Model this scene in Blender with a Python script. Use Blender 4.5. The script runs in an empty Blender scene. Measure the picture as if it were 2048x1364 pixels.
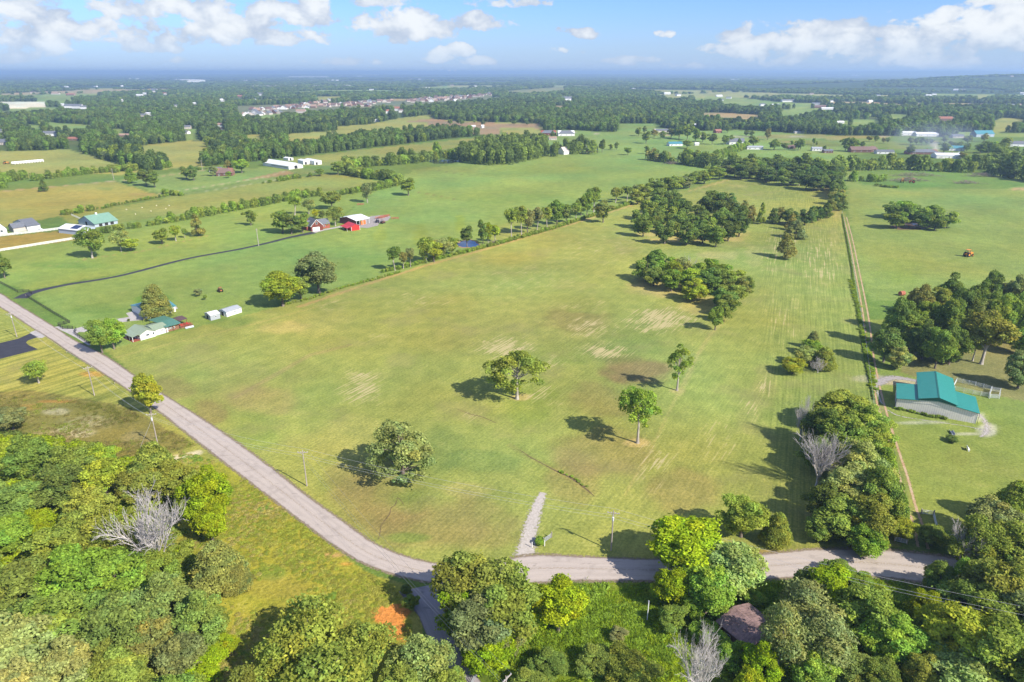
import bpy, math, random
import numpy as np
from mathutils import Vector, Matrix
random.seed(7); rng = np.random.default_rng(7)
S = bpy.context.scene; C = S.collection

# ------------------------------------------------------------------ camera, sky, sun, exposure
CAM_H, FPX, PITCH = 100.0, 1365.0, math.radians(21.5)
SUN_AZ, SUN_EL = math.radians(-38.0), math.radians(39.0)      # direction towards the sun, counter-clockwise from +X
cam = bpy.data.cameras.new('camera'); cam.sensor_width = 36; cam.lens = 36 * FPX / 2048
cam.clip_start = 1; cam.clip_end = 150000
co = bpy.data.objects.new('camera', cam); C.objects.link(co)
co.location = (0, 0, CAM_H); co.rotation_euler = (math.pi / 2 - PITCH, 0, 0); S.camera = co
S.view_settings.view_transform = 'Standard'; S.view_settings.look = 'None'
S.view_settings.gamma = 1; S.view_settings.use_curve_mapping = False
S.view_settings.exposure = 0.9
S.cycles.use_denoising = True
S.cycles.max_bounces = 6; S.cycles.diffuse_bounces = 3; S.cycles.transmission_bounces = 3
S.cycles.transparent_max_bounces = 8; S.cycles.volume_bounces = 0; S.cycles.caustics_reflective = False
sun = bpy.data.lights.new('sun', 'SUN'); sun.energy = 4.3; sun.angle = math.radians(0.53); sun.color = (1, 0.94, 0.84)
so = bpy.data.objects.new('sun', sun); C.objects.link(so)
sd = Vector((math.cos(SUN_EL) * math.cos(SUN_AZ), math.cos(SUN_EL) * math.sin(SUN_AZ), math.sin(SUN_EL)))
so.rotation_euler = sd.to_track_quat('Z', 'Y').to_euler(); so.location = (60, -60, 140)

c21, s21 = math.cos(PITCH), math.sin(PITCH)
def ray(px, py):
    dx = (px - 1024) / FPX; dy = (py - 682) / FPX
    return dx, c21 - dy * s21, -s21 - dy * c21
def G(px, py, z=0.0):
    """the point of the level plane z that the photograph shows at (px, py)"""
    d = ray(px, py); t = (z - CAM_H) / d[2]
    return np.array((d[0] * t, d[1] * t))
def proj(x, y, z):
    dz = z - CAM_H; dep = y * c21 - dz * s21; up = y * s21 + dz * c21
    return 1024 + FPX * x / dep, 682 - FPX * up / dep
def height_at(px, py, ptop):
    g = G(px, py); lo, hi = 0., 80.
    for _ in range(40):
        m = (lo + hi) / 2
        if proj(g[0], g[1], m)[1] > ptop: lo = m
        else: hi = m
    return m
def slant(g): return math.hypot(g[1] * c21 + CAM_H * s21, 0)

# ------------------------------------------------------------------ node helper
class NT:
    def __init__(s, tree):
        s.t = tree; s.n = tree.nodes; s.l = tree.links
    def node(s, kind, **kw):
        nd = s.n.new(kind)
        for k, v in kw.items(): setattr(nd, k, v)
        return nd
    def put(s, sock, v):
        if v is None: return
        if isinstance(v, bpy.types.NodeSocket): s.l.new(v, sock)
        else:
            if isinstance(v, (tuple, list)) and len(v) == 3 and sock.type == 'RGBA': v = (*v, 1)
            sock.default_value = v
    def math(s, op, a, b=None, c=None, clamp=False):
        nd = s.node('ShaderNodeMath', operation=op, use_clamp=clamp)
        s.put(nd.inputs[0], a); s.put(nd.inputs[1], b)
        if c is not None: s.put(nd.inputs[2], c)
        return nd.outputs[0]
    def mix(s, f, a, b, blend='MIX'):
        nd = s.node('ShaderNodeMix', data_type='RGBA', blend_type=blend)
        s.put(nd.inputs[0], f); s.put(nd.inputs[6], a); s.put(nd.inputs[7], b)
        return nd.outputs[2]
    def noise(s, vec, scale, detail=3, rough=0.5, dist=0.0, out=0):
        nd = s.node('ShaderNodeTexNoise')
        s.put(nd.inputs['Vector'], vec); s.put(nd.inputs['Scale'], scale); nd.inputs['Detail'].default_value = detail
        nd.inputs['Roughness'].default_value = rough; nd.inputs['Distortion'].default_value = dist
        return nd.outputs[out]
    def ramp(s, v, lo, hi, a=0.0, b=1.0, smooth=True):
        nd = s.node('ShaderNodeMapRange', interpolation_type='SMOOTHSTEP' if smooth else 'LINEAR')
        s.put(nd.inputs[0], v); s.put(nd.inputs[1], lo); s.put(nd.inputs[2], hi); s.put(nd.inputs[3], a); s.put(nd.inputs[4], b)
        return nd.outputs[0]
    def mapping(s, vec, rot=(0, 0, 0), scale=(1, 1, 1)):
        nd = s.node('ShaderNodeMapping'); s.put(nd.inputs[0], vec); nd.inputs[2].default_value = rot; nd.inputs[3].default_value = scale
        return nd.outputs[0]
    def attr(s, name, kind='GEOMETRY', out=0):
        return s.node('ShaderNodeAttribute', attribute_name=name, attribute_type=kind).outputs[out]
    def bump(s, h, strength=0.4, dist=0.1):
        nd = s.node('ShaderNodeBump'); nd.inputs['Strength'].default_value = strength; nd.inputs['Distance'].default_value = dist
        s.put(nd.inputs['Height'], h); return nd.outputs[0]

def new_mat(name):
    m = bpy.data.materials.new(name); m.use_nodes = True; m.node_tree.nodes.clear()
    t = NT(m.node_tree); out = t.node('ShaderNodeOutputMaterial'); return m, t, out
def principled(t, out, col, rough=0.8, bump=None, metal=0.0, spec=0.3):
    p = t.node('ShaderNodeBsdfPrincipled'); t.put(p.inputs['Base Color'], col); t.put(p.inputs['Roughness'], rough)
    p.inputs['Metallic'].default_value = metal; p.inputs['Specular IOR Level'].default_value = spec
    if bump is not None: t.put(p.inputs['Normal'], bump)
    t.l.new(p.outputs[0], out.inputs[0]); return p

# ------------------------------------------------------------------ world: Nishita sky with cumulus
W = bpy.data.worlds.new('World'); S.world = W; W.use_nodes = True; W.node_tree.nodes.clear()
w = NT(W.node_tree); wo = w.node('ShaderNodeOutputWorld')
sky = w.node('ShaderNodeTexSky', sky_type='NISHITA'); sky.sun_disc = False
sky.sun_elevation = SUN_EL; sky.sun_rotation = math.pi / 2 - SUN_AZ
sky.altitude = 250; sky.air_density = 1.0; sky.dust_density = 0.6; sky.ozone_density = 2.2
SKY_K = 0.105
tc = w.node('ShaderNodeTexCoord'); sx = w.node('ShaderNodeSeparateXYZ'); w.l.new(tc.outputs['Generated'], sx.inputs[0])
X, Y, Z = sx.outputs
az = w.math('ARCTAN2', X, Y); el = w.math('ARCSINE', Z)
CLOUDS = [  # centre px, py, half width, half height, density
 (30, 50, 105, 52, 1.0), (110, 60, 60, 40, .7), (215, 62, 110, 34, .85), (330, 15, 230, 24, 1.1), (480, 58, 60, 26, 1.0), (440, 78, 130, 20, .8),
 (560, 72, 110, 16, .85), (625, 32, 38, 24, 1.2), (600, 78, 60, 14, .9), (285, 96, 48, 10, .8), (720, 50, 36, 18, .8), (815, 54, 66, 26, 1.15),
 (955, 46, 54, 16, .9), (770, 5, 85, 12, .9), (1020, 6, 85, 10, .9), (40, 118, 55, 14, .6), (878, 114, 26, 14, .8), (920, 104, 26, 12, .7), (960, 122, 40, 10, .5),
 (1180, 68, 30, 10, .8), (1128, 62, 22, 8, .5), (1335, 72, 30, 9, .4), (1475, 70, 32, 16, .9), (1600, 80, 90, 26, 1.25), (1700, 72, 80, 26, 1.15), (1740, 96, 110, 22, 1.1),
 (1560, 104, 120, 20, 1.0), (1850, 98, 110, 22, .9), (1620, 118, 190, 18, .75), (1955, 70, 70, 34, 1.15), (2040, 60, 60, 40, 1.1), (1900, 122, 180, 16, .85), (2030, 2, 60, 8, .9),
 (1270, 122, 60, 10, .5), (1360, 132, 60, 8, .4), (700, 124, 60, 8, .35), (470, 122, 160, 8, .3), (1070, 130, 90, 8, .35), (1130, 104, 40, 9, .35),
]
ves = w.node('ShaderNodeCombineXYZ'); w.l.new(w.math('MULTIPLY', az, 1.0), ves.inputs[0]); w.l.new(w.math('MULTIPLY', el, 1.45), ves.inputs[1])
vec = ves.outputs[0]
puff = w.noise(vec, 34, 7, .58, .1); puff2 = w.noise(vec, 11, 4, .55)
acc = None
for (px, py, rx, ry, k) in CLOUDS:
    d = ray(px, py); a0 = math.atan2(d[0], d[1]); e0 = math.asin(d[2] / math.sqrt(sum(q * q for q in d)))
    u = w.math('MULTIPLY', w.math('SUBTRACT', az, a0), FPX * .87 / (rx * 1.1)); v = w.math('MULTIPLY', w.math('SUBTRACT', el, e0), FPX * .87 / (ry * 1.12))
    v = w.math('MULTIPLY', v, w.ramp(v, -.05, .05, 1.5, 1.0))           # flatter bases
    r = w.math('SUBTRACT', k - (.22 if rx > 70 else -.12), w.math('ADD', w.math('MULTIPLY', u, u), w.math('MULTIPLY', v, v)))
    acc = r if acc is None else w.math('SMOOTH_MAX', acc, r, .25)
# outside the frame the same scattered cumulus goes on over the whole dome
oh = w.math('DIVIDE', 1.0, w.math('MAXIMUM', w.math('ADD', Z, .12), .05))
cv = w.node('ShaderNodeCombineXYZ'); w.l.new(w.math('MULTIPLY', X, oh), cv.inputs[0]); w.l.new(w.math('MULTIPLY', Y, oh), cv.inputs[1])
dome = w.noise(cv.outputs[0], 1.6, 6, .55)
away = w.math('MAXIMUM', w.ramp(el, .13, .2), w.ramp(w.math('ABSOLUTE', az), .7, .8))
domeD = w.math('SUBTRACT', w.math('MULTIPLY', w.math('SUBTRACT', dome, .5), 7), w.math('SUBTRACT', 1.0, w.math('MULTIPLY', away, 1.0)))
acc = w.math('MAXIMUM', acc, w.math('SUBTRACT', domeD, w.math('MULTIPLY', w.math('SUBTRACT', 1.0, away), 4.0)))
dens = w.math('ADD', acc, w.math('MULTIPLY', w.math('SUBTRACT', puff, .5), 4.2))
dens = w.math('ADD', dens, w.math('MULTIPLY', w.math('SUBTRACT', puff2, .5), 3.2))
cover = w.ramp(dens, .05, .62)
cover = w.math('MULTIPLY', cover, w.ramp(el, .002, .05, .4, .95))
shade_n = w.noise(w.mapping(vec, (0, 0, 0), (1, 1.0, 1)), 17, 5, .6, .3)
lit = w.ramp(w.math('ADD', w.math('MULTIPLY', w.math('SUBTRACT', shade_n, .5), 2.1), w.math('MULTIPLY', dens, .33)), -.15, .7)
K = 1.0 / SKY_K
ccol = w.mix(lit, (0.60 * K * .50, 0.69 * K * .50, 0.84 * K * .50), (0.95 * K * .54, 0.98 * K * .54, 1.0 * K * .54))
skyc = w.mix(1.0, sky.outputs[0], (0.44, .60, .98), 'MULTIPLY')
low = w.ramp(el, -.02, .085, 1.0, 0.0)
skyc = w.mix(w.math('MULTIPLY', low, .75), skyc, (0.50 * K * .56, 0.65 * K * .56, 0.90 * K * .56))
full = w.mix(cover, skyc, ccol)
bg = w.node('ShaderNodeBackground'); w.l.new(full, bg.inputs[0]); bg.inputs[1].default_value = SKY_K
w.l.new(bg.outputs[0], wo.inputs[0])
W.cycles.sampling_method = 'MANUAL'; W.cycles.sample_map_resolution = 512

# ------------------------------------------------------------------ numpy helpers
def vnoise(x, y, seed=0):
    xi = np.floor(x).astype(np.int64); yi = np.floor(y).astype(np.int64); fx = x - xi; fy = y - yi
    fx = fx * fx * (3 - 2 * fx); fy = fy * fy * (3 - 2 * fy)
    def h(a, b):
        n = (a * 374761393 + b * 668265263 + seed * 144665) & 0xffffffff
        n = ((n ^ (n >> 13)) * 1274126177) & 0xffffffff
        return ((n ^ (n >> 16)) & 0xffff) / 65535.
    return (h(xi, yi) * (1 - fx) + h(xi + 1, yi) * fx) * (1 - fy) + (h(xi, yi + 1) * (1 - fx) + h(xi + 1, yi + 1) * fx) * fy
def fbm(x, y, octv=4, seed=0):
    a, s, t = 1.0, 0, 0
    for i in range(octv):
        s = s + a * vnoise(x * 2 ** i, y * 2 ** i, seed + i * 17); t += a; a *= .5
    return s / t
def inpoly(px, py, poly):
    r = np.zeros(px.shape, bool); n = len(poly)
    for i in range(n):
        x1, y1 = poly[i]; x2, y2 = poly[(i + 1) % n]
        if y1 == y2: continue
        m = ((y1 > py) != (y2 > py)) & (px < (x2 - x1) * (py - y1) / (y2 - y1) + x1)
        r ^= m
    return r
def sstep(v, a, b):
    t = np.clip((v - a) / (b - a), 0, 1); return t * t * (3 - 2 * t)
def mesh_np(name, V, F, mats, attrs=None, smooth=False, midx=None):
    me = bpy.data.meshes.new(name); V = np.asarray(V, np.float32); F = np.asarray(F, np.int32)
    k = F.shape[1]; me.vertices.add(len(V)); me.vertices.foreach_set('co', V.ravel())
    me.loops.add(F.size); me.loops.foreach_set('vertex_index', F.ravel())
    me.polygons.add(len(F)); me.polygons.foreach_set('loop_start', np.arange(0, F.size, k, dtype=np.int32))
    if smooth: me.polygons.foreach_set('use_smooth', np.ones(len(F), bool))
    for m in mats: me.materials.append(m)
    if midx is not None: me.polygons.foreach_set('material_index', np.asarray(midx, np.int32))
    for an, (dom, typ, arr) in (attrs or {}).items():
        a = me.attributes.new(an, typ, dom)
        a.data.foreach_set('color' if typ == 'FLOAT_COLOR' else ('vector' if typ == 'FLOAT_VECTOR' else 'value'), np.asarray(arr, np.float32).ravel())
    me.update(calc_edges=True); me.validate(); return me
def link(name, me, parent=None, **pr):
    o = bpy.data.objects.new(name, me); C.objects.link(o); o.parent = parent
    for k, v in pr.items():
        if v is not None: o[k] = v
    return o
def thing(name, label, cat, loc=(0, 0, 0), rz=0, group=None):
    o = bpy.data.objects.new(name, None); C.objects.link(o); o.location = loc; o.rotation_euler = (0, 0, rz)
    o.empty_display_size = .3; o['label'] = label; o['category'] = cat
    if group: o['group'] = group
    return o
ORD = ['first', 'second', 'third', 'fourth', 'fifth', 'sixth', 'seventh', 'eighth', 'ninth', 'tenth', 'eleventh', 'twelfth', 'thirteenth',
       'fourteenth', 'fifteenth', 'sixteenth', 'seventeenth', 'eighteenth', 'nineteenth', 'twentieth']

# ------------------------------------------------------------------ field map (photo coordinates of what lies on the plain)
FOREST_LINE = [(-900, 318), (-100, 306), (0, 303), (140, 299), (205, 318), (290, 342), (400, 334), (498, 324), (595, 313), (712, 299), (800, 289), (898, 277), (996, 269), (1001, 262),
               (1090, 262), (1132, 259), (1200, 263), (1232, 264), (1234, 247), (1321, 247), (1324, 256), (1420, 262), (1473, 259), (1512, 261), (1600, 267), (1687, 271), (1805, 272), (1930, 275),
               (2048, 272), (3200, 276)]
flx, fly = np.array([p[0] for p in FOREST_LINE], float), np.array([p[1] for p in FOREST_LINE], float)
TAN, YG, GR, DK, WT = (.33, .26, .15), (.26, .27, .085), (.185, .26, .08), (.12, .17, .06), (.6, .6, .58)
CLEAR = [
 ([(570, 278), (615, 276), (644, 269), (724, 258), (800, 252), (742, 248), (673, 253), (671, 261), (576, 268)], YG),
 ([(742, 248), (800, 236), (864, 229), (868, 237), (917, 242), (1022, 245), (1080, 247), (1089, 258), (1093, 272), (1060, 285), (1004, 270), (1000, 255), (940, 250), (870, 247), (800, 254)], YG),
 ([(812, 243), (866, 237), (920, 244), (1078, 248), (1082, 257), (1000, 255), (930, 251)], (.27, .19, .125)),
 ([(78, 243), (187, 250), (190, 254), (137, 256), (100, 250)], GR), ([(40, 246), (86, 251), (84, 259), (60, 253)], GR), ([(110, 254), (160, 262), (130, 261)], YG),
 ([(217, 258), (250, 257), (250, 264), (228, 264)], GR), ([(279, 291), (379, 281), (420, 283), (430, 287), (332, 292), (293, 304), (279, 299)], YG),
 ([(312, 313), (400, 307), (432, 303), (400, 314), (330, 319)], YG), ([(68, 194), (147, 194), (145, 201), (70, 202)], GR), ([(16, 217), (121, 214), (119, 218), (20, 222)], GR),
 ([(-200, 204), (92, 203), (92, 205.5), (-200, 209)], WT), ([(480, 271), (525, 268), (523, 274), (494, 277)], YG), ([(630, 193), (705, 192), (673, 195.5), (634, 197)], YG),
 ([(673, 205), (800, 197), (830, 198), (800, 201.5), (683, 208)], TAN), ([(517, 228), (566, 226), (562, 231), (525, 234)], GR), ([(470, 212), (840, 199), (985, 188), (990, 197), (845, 207), (480, 232)], (.15, .17, .11)),
 ([(1384, 195), (1444, 193), (1440, 199), (1395, 200)], GR), ([(1442, 201), (1505, 199), (1551, 203), (1545, 210), (1493, 211), (1444, 207)], GR),
 ([(1399, 225), (1444, 225), (1522, 230), (1520, 234.5), (1470, 234.5), (1415, 231)], TAN), ([(1557, 220), (1610, 217), (1650, 219), (1600, 229), (1565, 231)], GR),
 ([(1779, 228), (1823, 229), (1797, 236), (1781, 235)], GR), ([(1981, 243), (2005, 235), (2038, 237), (2060, 242), (1994, 250)], YG), ([(1701, 239), (1762, 238), (1762, 246), (1705, 250)], GR),
 ([(1670, 243), (1700, 240), (1700, 247), (1672, 247)], GR), ([(1952, 190), (1972, 190), (1974, 196), (1952, 196)], YG), ([(1478, 173), (1734, 172.5), (1730, 176), (1500, 175.5)], TAN), ([(1005, 182), (1131, 173), (1131, 180), (1049, 184)], (.2, .22, .1)),
 ([(861, 173), (898, 172), (895, 176), (865, 176)], GR), ([(1107, 211), (1128, 211), (1128, 214), (1108, 214)], TAN), ([(370, 160), (400, 160), (400, 164), (372, 164)], WT),
 ([(0, 222), (0, 226), (40, 224), (30, 221)], GR), ([(364, 258), (398, 257), (400, 262), (370, 263)], GR), ([(1900, 264), (2100, 266), (2100, 277), (1925, 272)], GR),
 ([(-500, 262), (-100, 266), (-120, 280), (-400, 280)], YG), ([(2150, 230), (2600, 236), (2500, 250), (2160, 246)], GR),
]
# far buildings: px, py of the foot, width, depth, wall and ridge height, turn, wall, roof, label, hipped
SH = [(449, 352, 16, 11, 3.2, 7.5, 8, 'brownbrick', 'brownsh', 'far brick house with steep brown hip roof among round trees', 1), (431, 344, 12, 8, 3, 4.5, 10, 'siding', 'greysh', 'low grey outbuilding behind the far brick house', 0),
 (1097, 271, 26, 14, 4, 8, 0, 'brick', 'greysh', 'red brick house with wide grey hip roof at the far end of the bright field', 1), (1106, 280, 12, 8, 3.2, 5, 5, 'siding2', 'tansh', 'tan garage in front of the red brick hip-roofed house', 0), (1133, 272, 28, 15, 4, 8.5, 4, 'siding', 'greysh', 'white house with grey hip roof right of the red brick one', 1),
 (1133, 309, 9, 12, 4.2, 9, 35, 'siding', 'siding2', 'small white chapel-like house against the dark trees', 0), (1184, 305, 15, 11, 3.4, 8, -5, 'brownbrick', 'greysh', 'dark grey-roofed house at the right end of the grove', 0), (1012, 270, 10, 7, 3, 4.5, 0, 'siding2', 'brownsh', 'tiny brown farm building in the field beyond the band of wood', 0),
 (966, 256, 8, 7, 4, 7, 20, 'siding', 'whitem', 'small white gabled barn beside the ploughed strip', 0), (947, 254, 14, 6, 2.6, 4, 0, 'siding', 'whitem', 'low white shed by the ploughed strip', 0),
 (1326, 265, 32, 12, 3.4, 6, 0, 'siding2', 'greysh', 'long grey-roofed house left of the hamlet trees', 1), (1352, 292, 20, 12, 3.2, 5.5, 8, 'siding', 'bluegreen', 'blue-roofed shed with white walls in the hamlet', 0), (1394, 291, 6, 5, 2.6, 4, 0, 'siding', 'whitem', 'tiny white shed alone on the hamlet lawn', 0), (1474, 289, 24, 12, 4, 8.5, 6, 'siding', 'greysh', 'white gabled house with grey roof in the middle of the hamlet', 0),
 (1510, 299, 22, 8, 3, 4.6, -4, 'siding', 'greym', 'white shed with striped pale roof below the hamlet house', 0), (1438, 266, 12, 9, 3.4, 6, 20, 'brick', 'redtile', 'small red roofed building at the hamlet road', 0), (1391, 254, 10, 8, 3.5, 6, 0, 'siding', 'whitem', 'white gable glimpsed behind the hamlet trees', 0), (1584, 297, 11, 7, 2.6, 4, 5, 'brownbrick', 'brownsh', 'small brown hut between round hamlet trees', 0),
 (1635, 302, 14, 8, 3.2, 5, -6, 'siding', 'greym', 'white garage beside the bushes on the right lawns', 0), (1657, 306, 12, 8, 2.8, 4.5, 0, 'brownbrick', 'greysh', 'small grey-roofed shed right of the white garage', 0), (1722, 305, 26, 13, 3.4, 7.2, -3, 'brownbrick', 'brownsh', 'brick house with several brown gables behind the tree line', 0), (1746, 304, 16, 12, 3.4, 6.6, 20, 'brownbrick', 'brownsh', 'side wing gable of the brown-gabled brick house', 0), (1771, 308, 22, 10, 3.2, 5, -4, 'siding', 'greysh', 'white garage with grey roof right of the brown-gabled house', 0),
 (1847, 309, 38, 13, 3, 6, 0, 'brownbrick', 'greysh', 'long brick ranch house with wide grey roof', 1), (1898, 317, 30, 16, 3.6, 6, -6, 'siding', 'whitem', 'large white barn near the driveway at right', 0), (1817, 271, 34, 12, 4.5, 6.5, -3, 'siding', 'whitem', 'long white building on the far side of the lawn', 0), (1855, 273, 36, 13, 3.6, 6.5, -3, 'siding', 'whitem', 'white house with porch right of the long white building', 0),
 (1913, 302, 20, 11, 3.6, 6.5, -10, 'siding', 'bluegreen', 'white cottage with bluish roof behind the large white barn', 0), (1970, 274, 34, 14, 5, 10, 10, 'bluewall', 'bluegreen', 'pale blue two-gabled house in the smoke at right', 0), (1917, 276, 18, 10, 3, 5.5, 0, 'siding2', 'greysh', 'grey cottage between lawn trees far right', 0), (2036, 293, 30, 14, 3.6, 7, -6, 'siding', 'greysh', 'white and blue farmhouse at the right edge', 0),
 (1605, 267, 28, 6, 3, 3.8, 3, 'siding2', 'greym', 'grey trailer home before the wood above the hamlet', 0), (1640, 216, 40, 16, 4, 8, 0, 'brownbrick', 'brownsh', 'dark brown house in the distant clearing', 0), (1578, 204, 50, 16, 5, 9, 5, 'siding', 'greysh', 'white house among distant trees right of the pale field', 0), (1439, 194, 26, 16, 5, 9, 0, 'siding', 'whitem', 'white barn at the end of a distant field', 0),
 (1335, 189, 30, 16, 5, 10, 0, 'siding', 'whitem', 'white house on the wooded skyline left of the pale fields', 0), (1136, 201, 40, 16, 7, 14, 20, 'siding', 'greysh', 'tall pale house standing above distant treetops', 0), (1892, 242, 40, 16, 5, 9, 0, 'tansh', 'redtile', 'large reddish roof among trees right of centre', 1), (1680, 247, 18, 10, 3, 5, 0, 'siding', 'whitem', 'white speck of a house in the second clearing', 0), (1657, 219, 40, 8, 4, 6, 0, 'siding', 'whitem', 'row of white sheds at the edge of the far wood', 0),
 (440, 254, 34, 16, 5, 9, -6, 'siding', 'tansh', 'large white house in the trees above the long wood band', 0), (446, 261, 28, 12, 3.6, 6, -4, 'siding', 'brownsh', 'low pinkish house below the large white one', 0), (410, 251, 18, 10, 3.6, 6, 0, 'tansh', 'greysh', 'grey brown house left of the large white one', 0), (752, 244, 20, 12, 4, 7, 30, 'siding', 'whitem', 'bright white barn at the end of the dark wood', 0),
 (102, 272, 44, 18, 5, 9.5, 6, 'siding', 'greysh', 'big white house with grey roofs in the woods at left', 0), (145, 281, 46, 12, 3.4, 6.5, 3, 'tansh', 'redtile', 'long low building with orange red roof', 1), (250, 274, 44, 14, 3.4, 6.5, 3, 'tansh', 'tansh', 'long low building with tan roof', 1), (4, 290, 24, 14, 4, 8, 0, 'siding2', 'greysh', 'grey roofed house cut by the left edge of the woods', 1), (3, 266, 22, 12, 4, 8, 0, 'siding', 'greysh', 'white house at the left edge in the woods', 0),
 (372, 258, 26, 14, 4.5, 8, 10, 'siding2', 'greysh', 'pale house by a small lawn in the woods', 0), (370, 268, 16, 12, 4, 7, -20, 'siding', 'greysh', 'small white house below the pale house in the woods', 0), (298, 231, 34, 16, 6, 9, 0, 'siding', 'whitem', 'white box-like building in the far woods', 0), (284, 233, 34, 12, 4, 8, 0, 'siding2', 'greysh', 'dark roofed building left of the white box-like one', 0),
 (125, 212, 40, 20, 5, 9, 0, 'siding', 'whitem', 'small white wing left of the blue-roofed complex', 0), (138, 216, 46, 22, 7, 14, 5, 'siding', 'greysh', 'left block of the far white complex with dark blue roofs', 0), (153, 217, 46, 22, 8, 15, -5, 'siding', 'greysh', 'middle block of the far white complex with dark blue roofs', 0), (169, 218, 40, 20, 7, 12, 5, 'siding', 'greysh', 'right block of the far white complex with dark blue roofs', 0), (245, 203, 40, 20, 7, 10, 0, 'siding', 'whitem', 'lone white roof in the far left woods', 0),
 (389, 210, 40, 18, 6, 10, 0, 'siding', 'whitem', 'white house right of the lone white roof', 0), (352, 214, 34, 18, 5, 9, 10, 'siding', 'greysh', 'small white house in the far woods', 0), (308, 184, 50, 20, 8, 22, 0, 'siding', 'greysh', 'far church with pointed white gable', 0), (276, 192, 60, 20, 6, 10, 0, 'siding', 'whitem', 'far white roof left of the church', 0), (290, 189, 60, 20, 6, 10, 0, 'siding', 'whitem', 'second far white roof left of the church', 0), (330, 189, 60, 20, 6, 11, 0, 'siding', 'redtile', 'far house with reddish roof right of the church', 0),
 (140, 191, 60, 24, 6, 12, 0, 'tansh', 'redtile', 'far reddish building at the top of a small field', 0), (110, 189, 60, 20, 6, 12, 0, 'siding2', 'tansh', 'far tan roof at the top of a small field', 0), (480, 195, 50, 20, 6, 12, 0, 'tansh', 'redtile', 'far house with reddish roof left of the subdivision', 0), (446, 203, 50, 20, 6, 12, 0, 'siding', 'whitem', 'far white roof among trees left of the subdivision', 0), (521, 191, 50, 20, 8, 16, 0, 'siding', 'greysh', 'far steep white gable above the subdivision', 0),
 (774, 227, 30, 16, 7, 12, 10, 'siding', 'redtile', 'red and white two-storey house beyond the dark wood', 0), (792, 222, 34, 18, 8, 14, -10, 'siding', 'redtile', 'large pinkish two-storey house right of the red and white one', 0), (803, 225, 24, 14, 7, 11, 0, 'siding', 'brownsh', 'white two-storey house on the right of the pinkish one', 0), (601, 226, 40, 18, 6, 11, 0, 'siding2', 'tansh', 'pale house standing before the subdivision', 0)]
HSPOT = []
SH = [(q[:2] + (q[2] * .62, q[3] * .7, q[4] * .85, q[5] * .8) + q[6:]) if q[1] < 283 and q[0] < 1080 else q for q in SH]
for q in SH:
    g_ = G(q[0], q[1]); k_ = FPX / (g_[1] * c21 + CAM_H * s21); HSPOT.append((q[0] - q[2] * k_ * .46, q[0] + q[2] * k_ * .46, q[1] - q[5] * k_ * .8, q[1] + .8))
MAIN = [(215, 700), (560, 612), (800, 545), (1000, 480), (1265, 405), (1380, 378), (1475, 350), (1665, 378), (1690, 425), (1703, 520), (1728, 660), (1745, 790), (1770, 950), (1800, 1092),
        (1640, 1103), (1290, 1121), (1068, 1114), (1000, 1123), (900, 1133), (830, 1122), (755, 1095), (680, 1046), (560, 960), (430, 860), (330, 800), (270, 757)]
def farm(x, y, near=True):
    """patchwork of far fields: 0 = wood, 1..3 = kind of field, from the nearest jittered seed"""
    out = np.zeros(x.shape, int)
    for (c0, cy, y0, y1, dens, sd) in ((330, 420, 1750, 3000, .24, 3), (650, 900, 3000, 6000, .30, 4), (1200, 1900, 6000, 12000, .32, 5), (2600, 4200, 12000, 30000, .30, 6)):
        m = (y >= y0) & (y < y1)
        if not m.any(): continue
        xx, yy = x[m] / c0, y[m] / cy; ix, iy = np.floor(xx), np.floor(yy); best = np.full(xx.shape, 9.); b2 = best.copy(); hv = np.zeros(xx.shape)
        for a in (-1, 0, 1):
            for b in (-1, 0, 1):
                gx, gy = ix + a, iy + b; h1 = vnoise(gx * 1.0, gy * 1.0, sd * 31); h2 = vnoise(gx + 500., gy + 300., sd * 57); h3 = vnoise(gx + 900., gy + 100., sd * 13)
                d = np.abs(gx + .15 + .7 * h1 - xx) + np.abs(gy + .15 + .7 * h2 - yy); u = d < best; b2 = np.where(u, best, np.minimum(b2, d)); best = np.where(u, d, best); hv = np.where(u, h3, hv)
        k = np.where((hv < dens) & (b2 - best > .08), 1 + (hv / dens * 2.99).astype(int), 0); out[m] = k
    return out
FARMC = [None, (.20, .28, .09), (.27, .29, .12), (.33, .27, .16)]
def is_forest(px, py):
    f = py < np.interp(px, flx, fly)
    for poly, _ in CLEAR: f &= ~inpoly(px, py, poly)
    return f
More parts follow.
